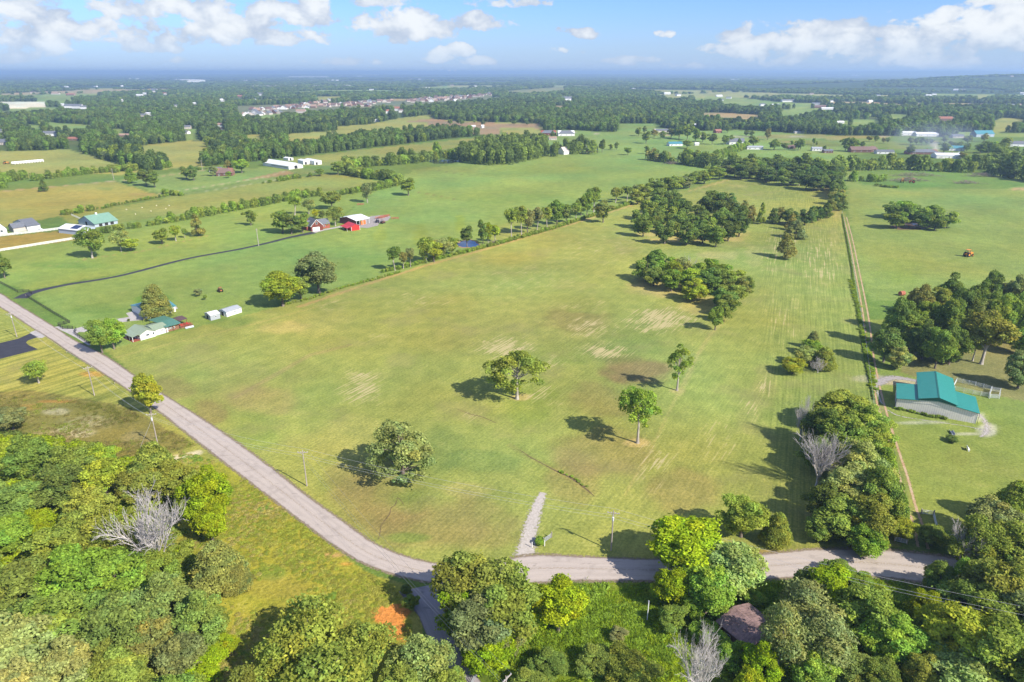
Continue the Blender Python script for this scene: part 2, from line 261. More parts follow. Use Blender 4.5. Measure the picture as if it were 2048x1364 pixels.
POLYS = [  # colour of each field, painted in order
 ([(-900, 318), (0, 302), (140, 298), (205, 318), (292, 343), (240, 350), (160, 345), (0, 362), (-900, 440)], YG),
 ([(-900, 440), (0, 382), (230, 362), (325, 393), (230, 412), (120, 432), (0, 455), (-900, 640)], (.26, .25, .07)),
 ([(232, 361), (350, 345), (620, 330), (560, 350), (330, 392)], GR), ([(330, 392), (470, 368), (540, 352), (600, 335), (640, 340), (520, 372), (335, 396)], (.17, .215, .065)),
 ([(475, 362), (560, 344), (572, 340), (590, 346), (540, 355)], (.31, .21, .11)),
 ([(120, 432), (325, 398), (640, 348), (700, 350), (790, 370), (680, 380), (300, 455), (150, 455)], (.225, .24, .065)),
 ([(560, 320), (700, 302), (997, 270), (1085, 275), (900, 298), (700, 330), (620, 332)], (.22, .235, .07)),
 ([(0, 480), (110, 462), (210, 450), (640, 385), (760, 378), (640, 460), (440, 508), (60, 580), (0, 565), (-400, 680)], (.20, .26, .065)),
 ([(-200, 492), (160, 458), (165, 479), (-200, 528)], (.30, .235, .06)),
 ([(60, 585), (440, 508), (640, 465), (760, 378), (830, 340), (1000, 315), (1200, 302), (1480, 345), (1380, 378), (1265, 405), (1000, 480), (800, 545), (560, 612), (215, 700), (150, 655)], (.185, .265, .075)),
 ([(1085, 262), (1240, 262), (1240, 246), (1321, 246), (1600, 266), (1700, 300), (1690, 345), (1330, 320), (1080, 300)], (.175, .26, .078)),
 ([(1540, 268), (1680, 271), (1800, 275), (1680, 279), (1500, 276)], (.24, .23, .085)), ([(1540, 279), (1760, 279), (1860, 292), (1840, 300), (1560, 290)], (.17, .22, .065)),
 ([(1690, 345), (1760, 318), (1900, 345), (2300, 372), (2300, 700), (1960, 640), (1800, 600), (1745, 600), (1720, 560), (1700, 450)], (.19, .25, .072)),
 ([(1697, 345), (1760, 336), (1950, 348), (2060, 370), (2000, 378), (1850, 376), (1720, 368)], (.125, .205, .052)),
 (MAIN, (.238, .268, .078)),
 ([(1742, 640), (1960, 640), (2300, 640), (2300, 1100), (1880, 1060), (1830, 1060), (1790, 900), (1760, 800)], (.205, .245, .060)),
 ([(2048, 625), (1900, 655), (1790, 700), (1800, 745), (1990, 790), (2300, 860), (2300, 600)], (.24, .205, .085)),
 ([(-400, 560), (0, 587), (66, 632), (130, 700), (257, 780), (358, 850), (399, 888), (500, 960), (640, 1075), (748, 1150), (831, 1178), (850, 1364), (850, 1700), (-700, 1700), (-900, 700)], (.26, .27, .07)),
 ([(-400, 800), (60, 780), (250, 810), (395, 890), (350, 905), (250, 940), (0, 905), (-400, 900)], (.19, .18, .055)),
 ([(380, 905), (452, 930), (558, 1012), (700, 1120), (800, 1180), (830, 1320), (780, 1500), (400, 1500), (350, 1150)], (.255, .265, .04)),
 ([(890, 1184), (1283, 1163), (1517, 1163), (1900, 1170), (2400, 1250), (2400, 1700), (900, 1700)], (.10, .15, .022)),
 ([(1000, 1168), (1283, 1164), (1290, 1220), (1310, 1330), (1150, 1420), (1040, 1290)], (.15, .215, .022)),
 ([(400, 1290), (440, 1290), (420, 1364), (400, 1500), (300, 1500), (340, 1364)], (.2, .25, .02)),
 ([(1560, 1180), (1720, 1150), (1800, 1175), (1780, 1230), (1700, 1200), (1600, 1230)], (.19, .17, .05)),
]
BROWN, RED, STRAW, CLAY, LUSH, PALE = (.215, .150, .078), (.42, .17, .045), (.40, .325, .15), (.56, .235, .07), (.10, .20, .035), (.5, .46, .37)
BLOBS = [  # px, py, rx, ry, colour, strength
 (1280, 745, 75, 38, BROWN, .85), (1200, 800, 70, 40, BROWN, .35), (900, 1045, 190, 62, BROWN, .5), (760, 1000, 120, 70, BROWN, .4), (700, 960, 60, 50, BROWN, .35), (470, 770, 90, 60, BROWN, .18), (420, 830, 40, 30, BROWN, .5),
 (340, 775, 60, 26, BROWN, .45), (530, 800, 80, 30, (.27, .19, .10), .35), (1150, 640, 70, 26, BROWN, .5), (1190, 905, 120, 60, BROWN, .4), (1150, 960, 60, 60, BROWN, .35), (1380, 985, 90, 50, BROWN, .4), (920, 980, 70, 18, STRAW, .35),
 (1000, 1000, 50, 90, (.2, .22, .07), .4), (640, 800, 60, 70, (.14, .2, .06), .4), (560, 740, 90, 40, (.17, .2, .07), .4), (870, 900, 70, 60, (.13, .19, .06), .45), (820, 1000, 50, 30, LUSH, .35), (960, 920, 90, 26, (.12, .19, .06), .4),
 (500, 860, 60, 40, LUSH, .3), (1060, 800, 60, 60, (.17, .24, .04), .4), (1100, 705, 90, 30, (.15, .22, .05), .45), (1250, 690, 90, 40, (.14, .2, .055), .45), (1440, 1060, 60, 20, (.2, .24, .05), .5), (820, 1075, 50, 12, LUSH, .5),
 (700, 880, 80, 50, STRAW, .16), (640, 650, 80, 30, STRAW, .14), (1330, 575, 75, 20, STRAW, .75), (1290, 565, 50, 10, STRAW, .6), (1400, 610, 50, 20, STRAW, .5), (1390, 478, 100, 7, STRAW, .85), (1470, 470, 30, 14, STRAW, .6), (1325, 468, 60, 6, STRAW, .7),
 (1440, 510, 45, 12, STRAW, .6), (1510, 515, 26, 24, STRAW, .55), (1530, 770, 26, 45, STRAW, .3), (1500, 830, 30, 30, STRAW, .25), (1560, 600, 60, 60, STRAW, .12), (1640, 560, 30, 60, STRAW, .2), (1670, 480, 18, 40, STRAW, .35), (1675, 430, 14, 12, STRAW, .6),
 (1040, 795, 26, 8, STRAW, .8), (1275, 885, 26, 9, STRAW, .8), (1355, 782, 20, 7, STRAW, .7), (880, 520, 90, 30, (.22, .25, .07), .3), (1100, 470, 150, 30, (.23, .245, .075), .45),
 (1040, 660, 210, 60, (.225, .23, .08), .4), (560, 655, 60, 14, STRAW, .4), (330, 660, 60, 10, (.13, .21, .05), .7), (450, 640, 70, 16, (.13, .21, .05), .6),
 (776, 1232, 34, 18, CLAY, 1.6), (798, 1262, 20, 18, CLAY, 1.4), (790, 1222, 30, 12, CLAY, 1.4), (808, 1290, 12, 14, CLAY, 1.0), (665, 1110, 26, 6, (.42, .27, .14), .7), (692, 1128, 16, 4, CLAY, .5), (116, 803, 46, 4, CLAY, .4), (60, 815, 30, 9, CLAY, .2),
 (110, 823, 34, 8, PALE, .5), (150, 862, 50, 14, PALE, .7), (100, 878, 50, 20, (.38, .28, .17), .6), (170, 845, 60, 18, PALE, .35), (270, 925, 45, 8, STRAW, .9), (350, 912, 36, 7, STRAW, .6), (300, 935, 30, 12, STRAW, .5), (280, 880, 50, 20, (.3, .27, .17), .4), (0, 920, 22, 26, (.4, .24, .12), .9), (-30, 1000, 60, 60, (.4, .24, .12), .6),
 (184, 748, 30, 6, CLAY, .4), (60, 770, 60, 10, YG, .5), (230, 1000, 30, 50, (.27, .22, .07), .6), (20, 1130, 36, 50, (.28, .27, .03), .9), (520, 1020, 60, 30, (.24, .2, .07), .3), (545, 1145, 30, 16, LUSH, .6), (560, 1180, 80, 30, (.24, .2, .06), .3), (500, 1240, 40, 20, (.3, .25, .06), .4),
 (1650, 1100, 30, 8, (.36, .2, .11), .4), (1530, 1105, 40, 7, (.34, .2, .12), .8), (1600, 1095, 40, 9, (.2, .19, .06), .7), (1710, 1195, 26, 10, (.42, .2, .1), .8), (1790, 1215, 22, 10, (.4, .22, .12), .7), (1560, 1190, 40, 26, (.33, .24, .1), .5),
 (1700, 362, 22, 18, (.34, .22, .11), .0), (1650, 374, 26, 8, (.36, .235, .11), .85), (1660, 388, 14, 6, (.34, .235, .11), .5), (1745, 757, 36, 10, (.46, .4, .33), .9), (1755, 820, 14, 10, (.38, .26, .16), .5), (1975, 860, 24, 16, (.5, .46, .44), .75), (1960, 835, 14, 12, (.5, .46, .44), .6),
 (1800, 765, 60, 8, (.47, .36, .28), .8), (1930, 868, 40, 4, (.5, .46, .44), .5), (1850, 845, 60, 4, (.5, .46, .44), .5), (1920, 905, 30, 26, (.2, .22, .05), .5), (1700, 255, 1, 1, GR, 0), (1820, 453, 34, 6, (.13, .08, .06), 1.3),
 (1470, 361, 60, 4, STRAW, .0), (2040, 379, 20, 4, (.42, .27, .17), .8), (1820, 372, 60, 10, (.10, .19, .04), .5), (1900, 500, 120, 20, (.16, .21, .06), .4), (1800, 540, 60, 30, (.15, .22, .04), .4), (1950, 420, 120, 12, (.17, .2, .06), .4),
 (700, 520, 90, 20, (.15, .22, .05), .3), (300, 600, 50, 16, (.085, .2, .03), .8), (200, 620, 70, 16, (.11, .2, .045), .5), (130, 530, 80, 9, (.12, .21, .05), .6), (280, 520, 90, 9, (.2, .23, .06), .4), (840, 480, 18, 30, (.19, .25, .04), .6), (920, 450, 12, 24, (.2, .26, .04), .7), (760, 470, 16, 16, (.22, .26, .04), .5),
 (1110, 340, 160, 9, (.17, .23, .05), .5), (1200, 330, 160, 6, (.19, .235, .06), .5), (1020, 395, 120, 14, (.13, .22, .055), .5), (900, 340, 90, 8, (.17, .22, .06), .5), (600, 540, 60, 12, (.16, .23, .05), .3), (330, 420, 90, 8, (.27, .25, .08), .6), (450, 395, 140, 9, (.26, .245, .07), .55), (160, 390, 50, 6, (.28, .245, .08), .4),
 (210, 378, 20, 4, (.15, .21, .06), .6), (285, 388, 30, 3, (.27, .2, .1), .5), (240, 470, 60, 5, (.15, .22, .05), .4), (1560, 380, 90, 8, (.22, .235, .06), .5), (1480, 372, 24, 3, STRAW, .5), (1620, 400, 50, 10, (.2, .24, .05), .5),
]
LINES = [  # polyline, half width in metres, colour, strength
 ([(1688, 432), (1700, 480), (1712, 540), (1725, 600), (1734, 650), (1742, 720), (1756, 790), (1772, 850), (1790, 905), (1805, 950), (1822, 1010), (1836, 1060)], .7, (.34, .26, .13), .2),
 ([(600, 613), (680, 586), (760, 560), (855, 530), (951, 504), (1059, 472), (1150, 446), (1262, 411)], 1.3, (.38, .27, .13), .85),
 ([(230, 715), (330, 690), (500, 650), (640, 612), (700, 592)], .8, STRAW, .3), ([(1380, 382), (1470, 356)], 1.5, STRAW, .8), ([(1600, 432), (1640, 418), (1680, 405)], 1.6, STRAW, .4),
 ([(0, 383), (120, 372), (230, 362), (300, 356)], 2.2, (.36, .28, .19), .8), ([(300, 356), (370, 345), (430, 338)], 2, (.36, .29, .2), .7),
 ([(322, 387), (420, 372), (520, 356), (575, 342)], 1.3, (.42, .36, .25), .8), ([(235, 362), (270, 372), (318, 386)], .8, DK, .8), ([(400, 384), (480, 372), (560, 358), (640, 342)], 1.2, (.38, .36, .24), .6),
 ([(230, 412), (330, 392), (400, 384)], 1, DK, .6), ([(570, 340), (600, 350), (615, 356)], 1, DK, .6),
 ([(1100, 262), (1200, 268), (1280, 268), (1420, 274), (1540, 272), (1700, 275), (1860, 270), (2050, 272)], 3.0, (.36, .32, .27), .75), ([(1868, 283), (1872, 300), (1876, 309)], 4, (.42, .38, .34), .9),
 ([(1160, 283), (1200, 272)], 1.2, DK, .5), ([(1540, 285), (1740, 279)], 2, TAN, .5),
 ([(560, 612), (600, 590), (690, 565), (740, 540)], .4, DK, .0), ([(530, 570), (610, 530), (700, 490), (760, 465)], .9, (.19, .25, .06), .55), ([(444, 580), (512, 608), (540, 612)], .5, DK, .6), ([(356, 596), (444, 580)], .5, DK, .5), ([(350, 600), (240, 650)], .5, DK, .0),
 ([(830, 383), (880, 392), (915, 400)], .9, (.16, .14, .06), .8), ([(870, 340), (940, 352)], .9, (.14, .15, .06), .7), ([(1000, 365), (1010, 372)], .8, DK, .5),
 ([(1020, 890), (1060, 915), (1110, 940), (1180, 985)], .8, (.24, .18, .08), .3), ([(920, 820), (990, 845)], .6, (.16, .15, .06), .5), ([(795, 995), (780, 1020), (765, 1050), (758, 1075)], .22, (.2, .13, .06), 0), ([(795, 995), (806, 1008)], .2, (.09, .06, .03), 0),
 ([(470, 795), (540, 755), (620, 710), (700, 690)], 1.2, (.28, .21, .12), .4), ([(1360, 790), (1390, 720), (1420, 670), (1450, 640)], .8, STRAW, .35),
 ([(1250, 990), (1300, 900), (1340, 820), (1400, 700)], .4, STRAW, .3), ([(400, 905), (450, 900)], 1.5, PALE, .0), ([(355, 915), (395, 906)], 1.2, PALE, .9),
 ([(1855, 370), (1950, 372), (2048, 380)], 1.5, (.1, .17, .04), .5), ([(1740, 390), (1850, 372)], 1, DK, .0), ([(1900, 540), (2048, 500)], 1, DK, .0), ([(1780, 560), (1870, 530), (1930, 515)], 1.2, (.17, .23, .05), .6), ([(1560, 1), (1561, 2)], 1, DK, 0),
 ([(0, 545), (130, 532), (300, 500), (520, 455)], .6, (.22, .245, .07), .6), ([(0, 560), (200, 545), (400, 505)], .5, (.22, .245, .07), .5), ([(90, 462), (165, 478)], .5, DK, .2), ([(170, 518), (280, 503), (400, 475), (420, 470)], .7, (.33, .22, .11), .55), ([(100, 532), (185, 518)], .6, (.3, .22, .1), .4),
]
def polyline_dist(wx, wy, pts):
    P = [G(*p) for p in pts]; d = np.full(wx.shape, 1e9)
    for a, b in zip(P[:-1], P[1:]):
        ab = b - a; L = (ab ** 2).sum(); t = np.clip(((wx - a[0]) * ab[0] + (wy - a[1]) * ab[1]) / L, 0, 1)
        d = np.minimum(d, np.hypot(wx - a[0] - t * ab[0], wy - a[1] - t * ab[1]))
    return d

# ------------------------------------------------------------------ ground sheet
rows = np.concatenate([np.linspace(2300, 1400, 26)[:-1], np.linspace(1400, 150.5, 460), [149.2, 148.0, 147.0]])
dist = np.array([G(1024, r)[1] for r in rows])
dist = np.concatenate([[-400, -200, -60, -10], dist]); dist.sort()
us = np.linspace(-1, 1, 520); us = us * (1 + .55 * us ** 2) / 1.55
half = np.where(dist > 0, dist * c21 + CAM_H * s21, 60) * 1.45
half[:4] = 400
GX = us[None, :] * half[:, None]; GY = np.repeat(dist[:, None], len(us), 1)
nr, nc = GX.shape
dep = GY * c21 + CAM_H * s21; safe = np.maximum(dep, 20)
PX = 1024 + FPX * GX / safe; PY = np.where(dep > 20, 682 - FPX * (GY * s21 - CAM_H * c21) / safe, 2400)
jx = (fbm(GX * .12, GY * .12, 3, 5) - .5); jy = (fbm(GX * .12, GY * .12, 3, 9) - .5)
ppm = FPX / safe                                                        # photo pixels per metre
QX = PX + jx * ppm * 3.0; QY = PY + jy * np.minimum(ppm * 3.0, 3) * CAM_H / np.hypot(np.maximum(GY, 1), CAM_H)
col = np.zeros(GX.shape + (3,)); col[:] = (.12, .19, .045)
for poly, cc in POLYS: col[inpoly(QX, QY, poly)] = cc
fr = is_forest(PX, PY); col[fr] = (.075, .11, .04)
fk = farm(GX, GY); fk[~fr] = 0
for q in (1, 2, 3): col[fk == q] = FARMC[q]
far_rows = slice(int((dist < 600).sum()), None)
for hz_ in (14, 10, 6, 3):
    ptx, pty = proj(GX[far_rows], GY[far_rows], hz_)
    for poly, cc in CLEAR:
        q = inpoly(ptx, pty, poly) & fr[far_rows]; col[far_rows][q] = cc
for poly, cc in CLEAR: col[inpoly(PX, PY, poly)] = cc
n1 = fbm(GX * .03, GY * .03, 4, 1); n2 = fbm(GX * .009, GY * .009, 3, 21); n3 = fbm(GX * .11, GY * .11, 3, 33)
inmain = inpoly(QX, QY, MAIN)
for (bx, by, rx, ry, cc, st) in BLOBS:
    if st <= 0: continue
    q = ((PX - bx) / rx) ** 2 + ((PY - by) / ry) ** 2
    m = np.clip((1.15 - q) * 1.1 + (n3 - .5) * 1.8, 0, 1); m = m * m * (3 - 2 * m) * (q < 2.6) * min(st, 1)
    if st > 1: m = sstep((1.25 - q) + (n3 - .5) * 1.2, 0, .3) * (q < 2.6)
    col += (np.array(cc) - col) * m[..., None]
for pts, hw, cc, st in LINES:
    if st <= 0: continue
    d = polyline_dist(GX, GY, pts); lim = np.maximum(hw, .55 / np.maximum(ppm, .01))
    m = sstep(d + (n3 - .5) * hw * 1.3, lim * 1.5, lim * .5) * st
    col += (np.array(cc) - col) * m[..., None]
rp = inpoly(PX, PY, POLYS[12][0]); pm = sstep(fbm(GX * .035 + 7, GY * .02, 4, 91), .5, .66)[..., None] * rp[..., None]; col += (np.array((.13, .19, .045)) - col) * pm * .55
col[..., :] += (np.array((.17, .225, .06)) - col) * (.45 * sstep(PX, 1400, 1560) * inmain)[..., None]
tone = 1 + (n1 - .5) * .40 + (n2 - .5) * .3
warm = (fbm(GX * .018 + 50, GY * .018, 4, 77) - .5)
col *= tone[..., None]; col[..., 0] *= 1.03 + warm * .5; col[..., 2] *= (1 - warm * .3) * .78
# masks: R mown stripes, G straw streaks, B rank growth, A stripe direction
msk = np.zeros(GX.shape + (4,)); msk[..., 0] = np.where(inmain, .75, .25)
lawn = inpoly(PX, PY, [(-400, 620), (0, 640), (60, 660), (257, 785), (330, 840), (250, 812), (60, 790), (-400, 800)]); msk[..., 0][lawn] = 1.0
msk[..., 3][lawn] = 1.0
rstrip = sstep(PX - (PY - 430) * .02, 1480, 1560); msk[..., 3] = np.maximum(msk[..., 3], np.where(inmain, rstrip * .5, 0))
for (bx, by, rx, ry, st) in [(1010, 695, 60, 26, .9), (720, 775, 50, 42, .8), (1210, 705, 60, 20, .8), (1320, 640, 75, 28, .95), (1180, 655, 70, 22, .6), (1110, 725, 30, 18, .5), (660, 610, 60, 20, .4), (840, 600, 90, 26, .4), (760, 680, 60, 26, .3), (1530, 770, 20, 40, .5), (1080, 790, 50, 30, .5),
                             (1500, 820, 30, 40, .4), (1560, 500, 70, 70, .4), (1640, 520, 60, 80, .45), (1560, 640, 90, 90, .3), (1440, 880, 60, 60, .35), (1310, 930, 60, 90, .4), (1430, 545, 30, 20, .7), (960, 830, 40, 30, .4), (540, 700, 90, 30, .25), (1050, 560, 220, 60, .3), (1200, 500, 150, 50, .3), (1330, 735, 80, 20, .3), (1160, 610, 120, 30, .3)]:
    q = ((PX - bx) / rx) ** 2 + ((PY - by) / ry) ** 2; msk[..., 1] = np.maximum(msk[..., 1], st * np.exp(-q * 1.1))
rank = inpoly(PX, PY, POLYS[-6][0]) | inpoly(PX, PY, POLYS[-5][0]) | inpoly(PX, PY, POLYS[-4][0]) | inpoly(PX, PY, POLYS[-2][0])
past = inpoly(PX, PY, POLYS[12][0]) | inpoly(PX, PY, POLYS[13][0])
msk[..., 2] = np.where(rank, 1.0, np.where(past, 1.0, np.where(inmain, .2, .12)))
Vg = np.stack([GX, GY, np.zeros_like(GX)], -1).reshape(-1, 3)
ii = (np.arange(nr - 1)[:, None] * nc + np.arange(nc - 1)[None, :]).ravel()
Fg = np.stack([ii, ii + 1, ii + nc + 1, ii + nc], 1)
mg, t, out = new_mat('grassland')
geo = t.node('ShaderNodeNewGeometry').outputs['Position']
gc = t.attr('fcol'); gm = t.node('ShaderNodeAttribute', attribute_name='fmask'); sep = t.node('ShaderNodeSeparateColor'); t.l.new(gm.outputs[0], sep.inputs[0])
mR, mG, mB = sep.outputs; mA = gm.outputs[3]
def streak(ang, sc, asp, det=3): return t.noise(t.mapping(t.mapping(geo, (0, 0, -math.radians(ang))), (0, 0, 0), (1 / asp, 1, 1)), sc, det, .55)
s1 = t.mix(t.ramp(mA, .2, .3), t.mix(t.ramp(mA, .6, .8), streak(58, .9, 22), streak(52, .55, 30)), streak(68, .9, 30)) if False else None
sa, sb, sc_ = streak(58, 1.7, 22), streak(68, 1.5, 40), streak(54, .45, 60, 1)
st = t.math('ADD', t.math('MULTIPLY', sa, t.math('SUBTRACT', 1.0, t.ramp(mA, .1, .45))), t.math('MULTIPLY', sb, t.ramp(mA, .1, .45)))
st = t.math('ADD', t.math('MULTIPLY', st, t.math('SUBTRACT', 1.0, t.ramp(mA, .6, .9))), t.math('MULTIPLY', sc_, t.ramp(mA, .6, .9)))
fine = t.noise(geo, 1.3, 6, .68); grain = t.noise(geo, 4.5, 4, .75); mid = t.noise(geo, .16, 5, .6); big = t.noise(geo, .035, 4, .55)
c = t.mix(1.0, gc, t.mix(t.ramp(mA, .1, .45), t.mix(t.ramp(st, .3, .7), (.83, .86, .83), (1.16, 1.14, 1.15)), t.mix(t.ramp(st, .34, .66), (.74, .79, .74), (1.25, 1.19, 1.22))), 'MULTIPLY')
c = t.mix(t.math('SUBTRACT', 1.0, mR), c, gc)
c = t.mix(1.0, c, t.mix(t.ramp(fine, .3, .7), (.74, .76, .72), (1.24, 1.22, 1.24)), 'MULTIPLY')
c = t.mix(1.0, c, t.mix(t.ramp(grain, .32, .68), (.76, .78, .74), (1.22, 1.2, 1.22)), 'MULTIPLY')
c = t.mix(t.ramp(t.math('ADD', t.math('MULTIPLY', fine, .5), t.math('MULTIPLY', mid, .5)), .56, .66, 0, .35), c, (.33, .28, .11))
c = t.mix(1.0, c, t.mix(t.ramp(mid, .3, .7), (.86, .88, .88), (1.14, 1.1, 1.1)), 'MULTIPLY')
c = t.mix(t.math('MULTIPLY', t.ramp(big, .52, .68), t.math('MULTIPLY', mR, .35)), c, (.25, .20, .09))
str_ = t.ramp(t.math('ADD', t.math('ADD', t.math('MULTIPLY', mG, .32), t.math('MULTIPLY', t.math('SUBTRACT', mid, .5), .5)), st), .66, .80)
c = t.mix(t.math('MULTIPLY', str_, t.ramp(mG, .05, .4, 0, .95)), c, (.42, .35, .17))
clump = t.noise(geo, .55, 5, .7, .4)
c = t.mix(t.math('MULTIPLY', t.ramp(clump, .46, .36), t.math('MULTIPLY', mB, .55)), c, t.mix(1.0, c, (.42, .55, .5), 'MULTIPLY'))
bh = t.math('ADD', t.math('MULTIPLY', fine, .6), t.math('MULTIPLY', clump, 1.2))
bp = t.node('ShaderNodeBump'); t.put(bp.inputs['Strength'], t.math('ADD', .25, t.math('MULTIPLY', mB, .5))); bp.inputs['Distance'].default_value = .35; t.put(bp.inputs['Height'], bh)
principled(t, out, c, .95, bp.outputs[0], spec=.1)
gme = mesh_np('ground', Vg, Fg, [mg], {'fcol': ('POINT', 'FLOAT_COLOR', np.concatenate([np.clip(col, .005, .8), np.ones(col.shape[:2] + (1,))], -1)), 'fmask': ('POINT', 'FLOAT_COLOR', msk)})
link('ground', gme, kind='structure')
del Vg, Fg

# ------------------------------------------------------------------ materials
def mat_leaf(name, inst=False):
    m, t, out = new_mat(name)
    tint = t.attr('tint', 'INSTANCER') if inst else t.node('ShaderNodeObjectInfo').outputs['Color']
    sh = t.attr('leafshade')
    c = t.mix(1.0, tint, sh, 'MULTIPLY')
    d = t.node('ShaderNodeBsdfDiffuse'); t.l.new(c, d.inputs[0])
    tr = t.node('ShaderNodeBsdfTranslucent'); t.l.new(t.mix(1.0, c, (1.0, 1.15, .5), 'MULTIPLY'), tr.inputs[0])
    ms = t.node('ShaderNodeMixShader'); ms.inputs[0].default_value = .38; t.l.new(d.outputs[0], ms.inputs[1]); t.l.new(tr.outputs[0], ms.inputs[2])
    t.l.new(ms.outputs[0], out.inputs[0]); return m
def mat_plain(name, col, rough=.75, var=.12, scale=2.0, metal=0., spec=.3, bump=0., stretch=(1, 1, 1)):
    m, t, out = new_mat(name); tco = t.node('ShaderNodeTexCoord').outputs['Object']
    v = t.mapping(tco, (0, 0, 0), stretch); n = t.noise(v, scale, 5, .6)
    c = t.mix(t.ramp(n, .3, .7), tuple(q * (1 - var) for q in col), tuple(min(q * (1 + var), .9) for q in col))
    principled(t, out, c, rough, t.bump(n, bump, .05) if bump else None, metal, spec); return m
def mat_ribbed(name, col, axis=0, pitch=.3, rough=.45, var=.08, bump=.5, metal=0.):
    m, t, out = new_mat(name); tco = t.node('ShaderNodeTexCoord').outputs['Object']
    sp = t.node('ShaderNodeSeparateXYZ'); t.l.new(tco, sp.inputs[0])
    wv = t.math('PINGPONG', sp.outputs[axis], pitch / 2); wv = t.math('MULTIPLY', wv, 2 / pitch)
    n = t.noise(tco, .9, 5, .6); n2 = t.noise(t.mapping(tco, (0, 0, 0), (1, 1, .15)), 3, 4, .6)
    c = t.mix(t.ramp(t.math('ADD', t.math('MULTIPLY', n, .6), t.math('MULTIPLY', n2, .4)), .35, .65), tuple(q * (1 - var) for q in col), tuple(min(q * (1 + var), .9) for q in col))
    c = t.mix(t.ramp(wv, .84, .97), c, t.mix(1.0, c, (.62, .62, .62), 'MULTIPLY'))
    principled(t, out, c, rough, t.bump(t.ramp(wv, .6, 1.), bump, .03), metal, .4); return m
def mat_shingle(name, col):
    m, t, out = new_mat(name); tco = t.node('ShaderNodeTexCoord').outputs['Object']
    br = t.node('ShaderNodeTexBrick'); t.l.new(tco, br.inputs['Vector']); br.inputs['Scale'].default_value = 3.2
    br.inputs['Color1'].default_value = (*[q * .8 for q in col], 1); br.inputs['Color2'].default_value = (*[q * 1.2 for q in col], 1); br.inputs['Mortar'].default_value = (*[q * .5 for q in col], 1)
    n = t.noise(tco, 1.2, 4, .6); c = t.mix(1.0, br.outputs[0], t.mix(n, (.8, .8, .8), (1.2, 1.2, 1.2)), 'MULTIPLY')
    principled(t, out, c, .85, t.bump(br.outputs[1], .4, .03)); return m
def mat_glass(name, col=(.05, .06, .07), rough=.08):
    m, t, out = new_mat(name); tco = t.node('ShaderNodeTexCoord').outputs['Object']
    principled(t, out, t.mix(t.noise(tco, 1.5, 2), col, tuple(q * 1.8 for q in col)), rough, None, 0, .8); return m
M = {}
M['leaf'] = mat_leaf('leaf'); M['leafi'] = mat_leaf('leaf_scattered', True)
M['bark'] = mat_plain('bark', (.16, .13, .10), .9, .35, 3, bump=.5, stretch=(1, 1, .3)); M['barkp'] = mat_plain('pale_bark', (.36, .32, .27), .9, .25, 3, bump=.4, stretch=(1, 1, .3))
M['dead'] = mat_plain('bleached_wood', (.47, .43, .40), .85, .2, 4, bump=.3)
M['pole'] = mat_plain('weathered_pole', (.36, .31, .27), .85, .2, 3, bump=.4, stretch=(1, 1, .1)); M['white'] = mat_plain('white_paint', (.78, .77, .75), .6, .04)
M['steel'] = mat_plain('galvanised_steel', (.45, .46, .47), .4, .1, metal=.5); M['black'] = mat_plain('black_stained_board', (.03, .026, .026), .7, .25)
M['insul'] = mat_plain('grey_porcelain', (.55, .55, .56), .3, .1); M['glass'] = mat_glass('window_glass'); M['door'] = mat_plain('door_paint', (.22, .2, .19), .5, .1)
M['wire'] = mat_plain('wire', (.45, .45, .46), .4, .05, metal=.3); M['dark'] = mat_plain('dark_interior', (.03, .03, .03), .9, .2); M['rubber'] = mat_plain('rubber', (.02, .02, .02), .8, .2)

# ------------------------------------------------------------------ foliage prototypes
def unit(v): return v / np.maximum(np.linalg.norm(v, axis=-1, keepdims=True), 1e-9)
def leaf_quads(P, N, size, r, elong=1.35):
    """rhombic leaf sprays at P facing roughly N"""
    n = len(P); a = unit(np.cross(N, r.normal(size=(n, 3)))); b = np.cross(N, a)
    s = size * r.uniform(.6, 1.3, (n, 1)); fold = N * s * r.uniform(-.25, .35, (n, 1))
    V = np.stack([P - a * s * elong, P - b * s * .8 + fold, P + a * s * elong, P + b * s * .8 + fold], 1).reshape(-1, 3)
    return V, np.arange(n * 4, dtype=np.int32).reshape(n, 4)
def tube(pts, rad, sides=5):
    V, F = [], []; pts = [Vector(p) for p in pts]
    for i, p in enumerate(pts):
        d = (pts[min(i + 1, len(pts) - 1)] - pts[max(i - 1, 0)]).normalized(); a = d.orthogonal().normalized(); b = d.cross(a)
        for k in range(sides):
            an = 2 * math.pi * k / sides; V.append(p + (a * math.cos(an) + b * math.sin(an)) * rad[i])
    for i in range(len(pts) - 1):
        for k in range(sides):
            k2 = (k + 1) % sides; F.append((i * sides + k, i * sides + k2, (i + 1) * sides + k2, (i + 1) * sides + k))
    return V, F
def join_tubes(tubes):
    V, F = [], []
    for v, f in tubes:
        o = len(V); V += [tuple(q) for q in v]; F += [tuple(x + o for x in q) for q in f]
    return V, F
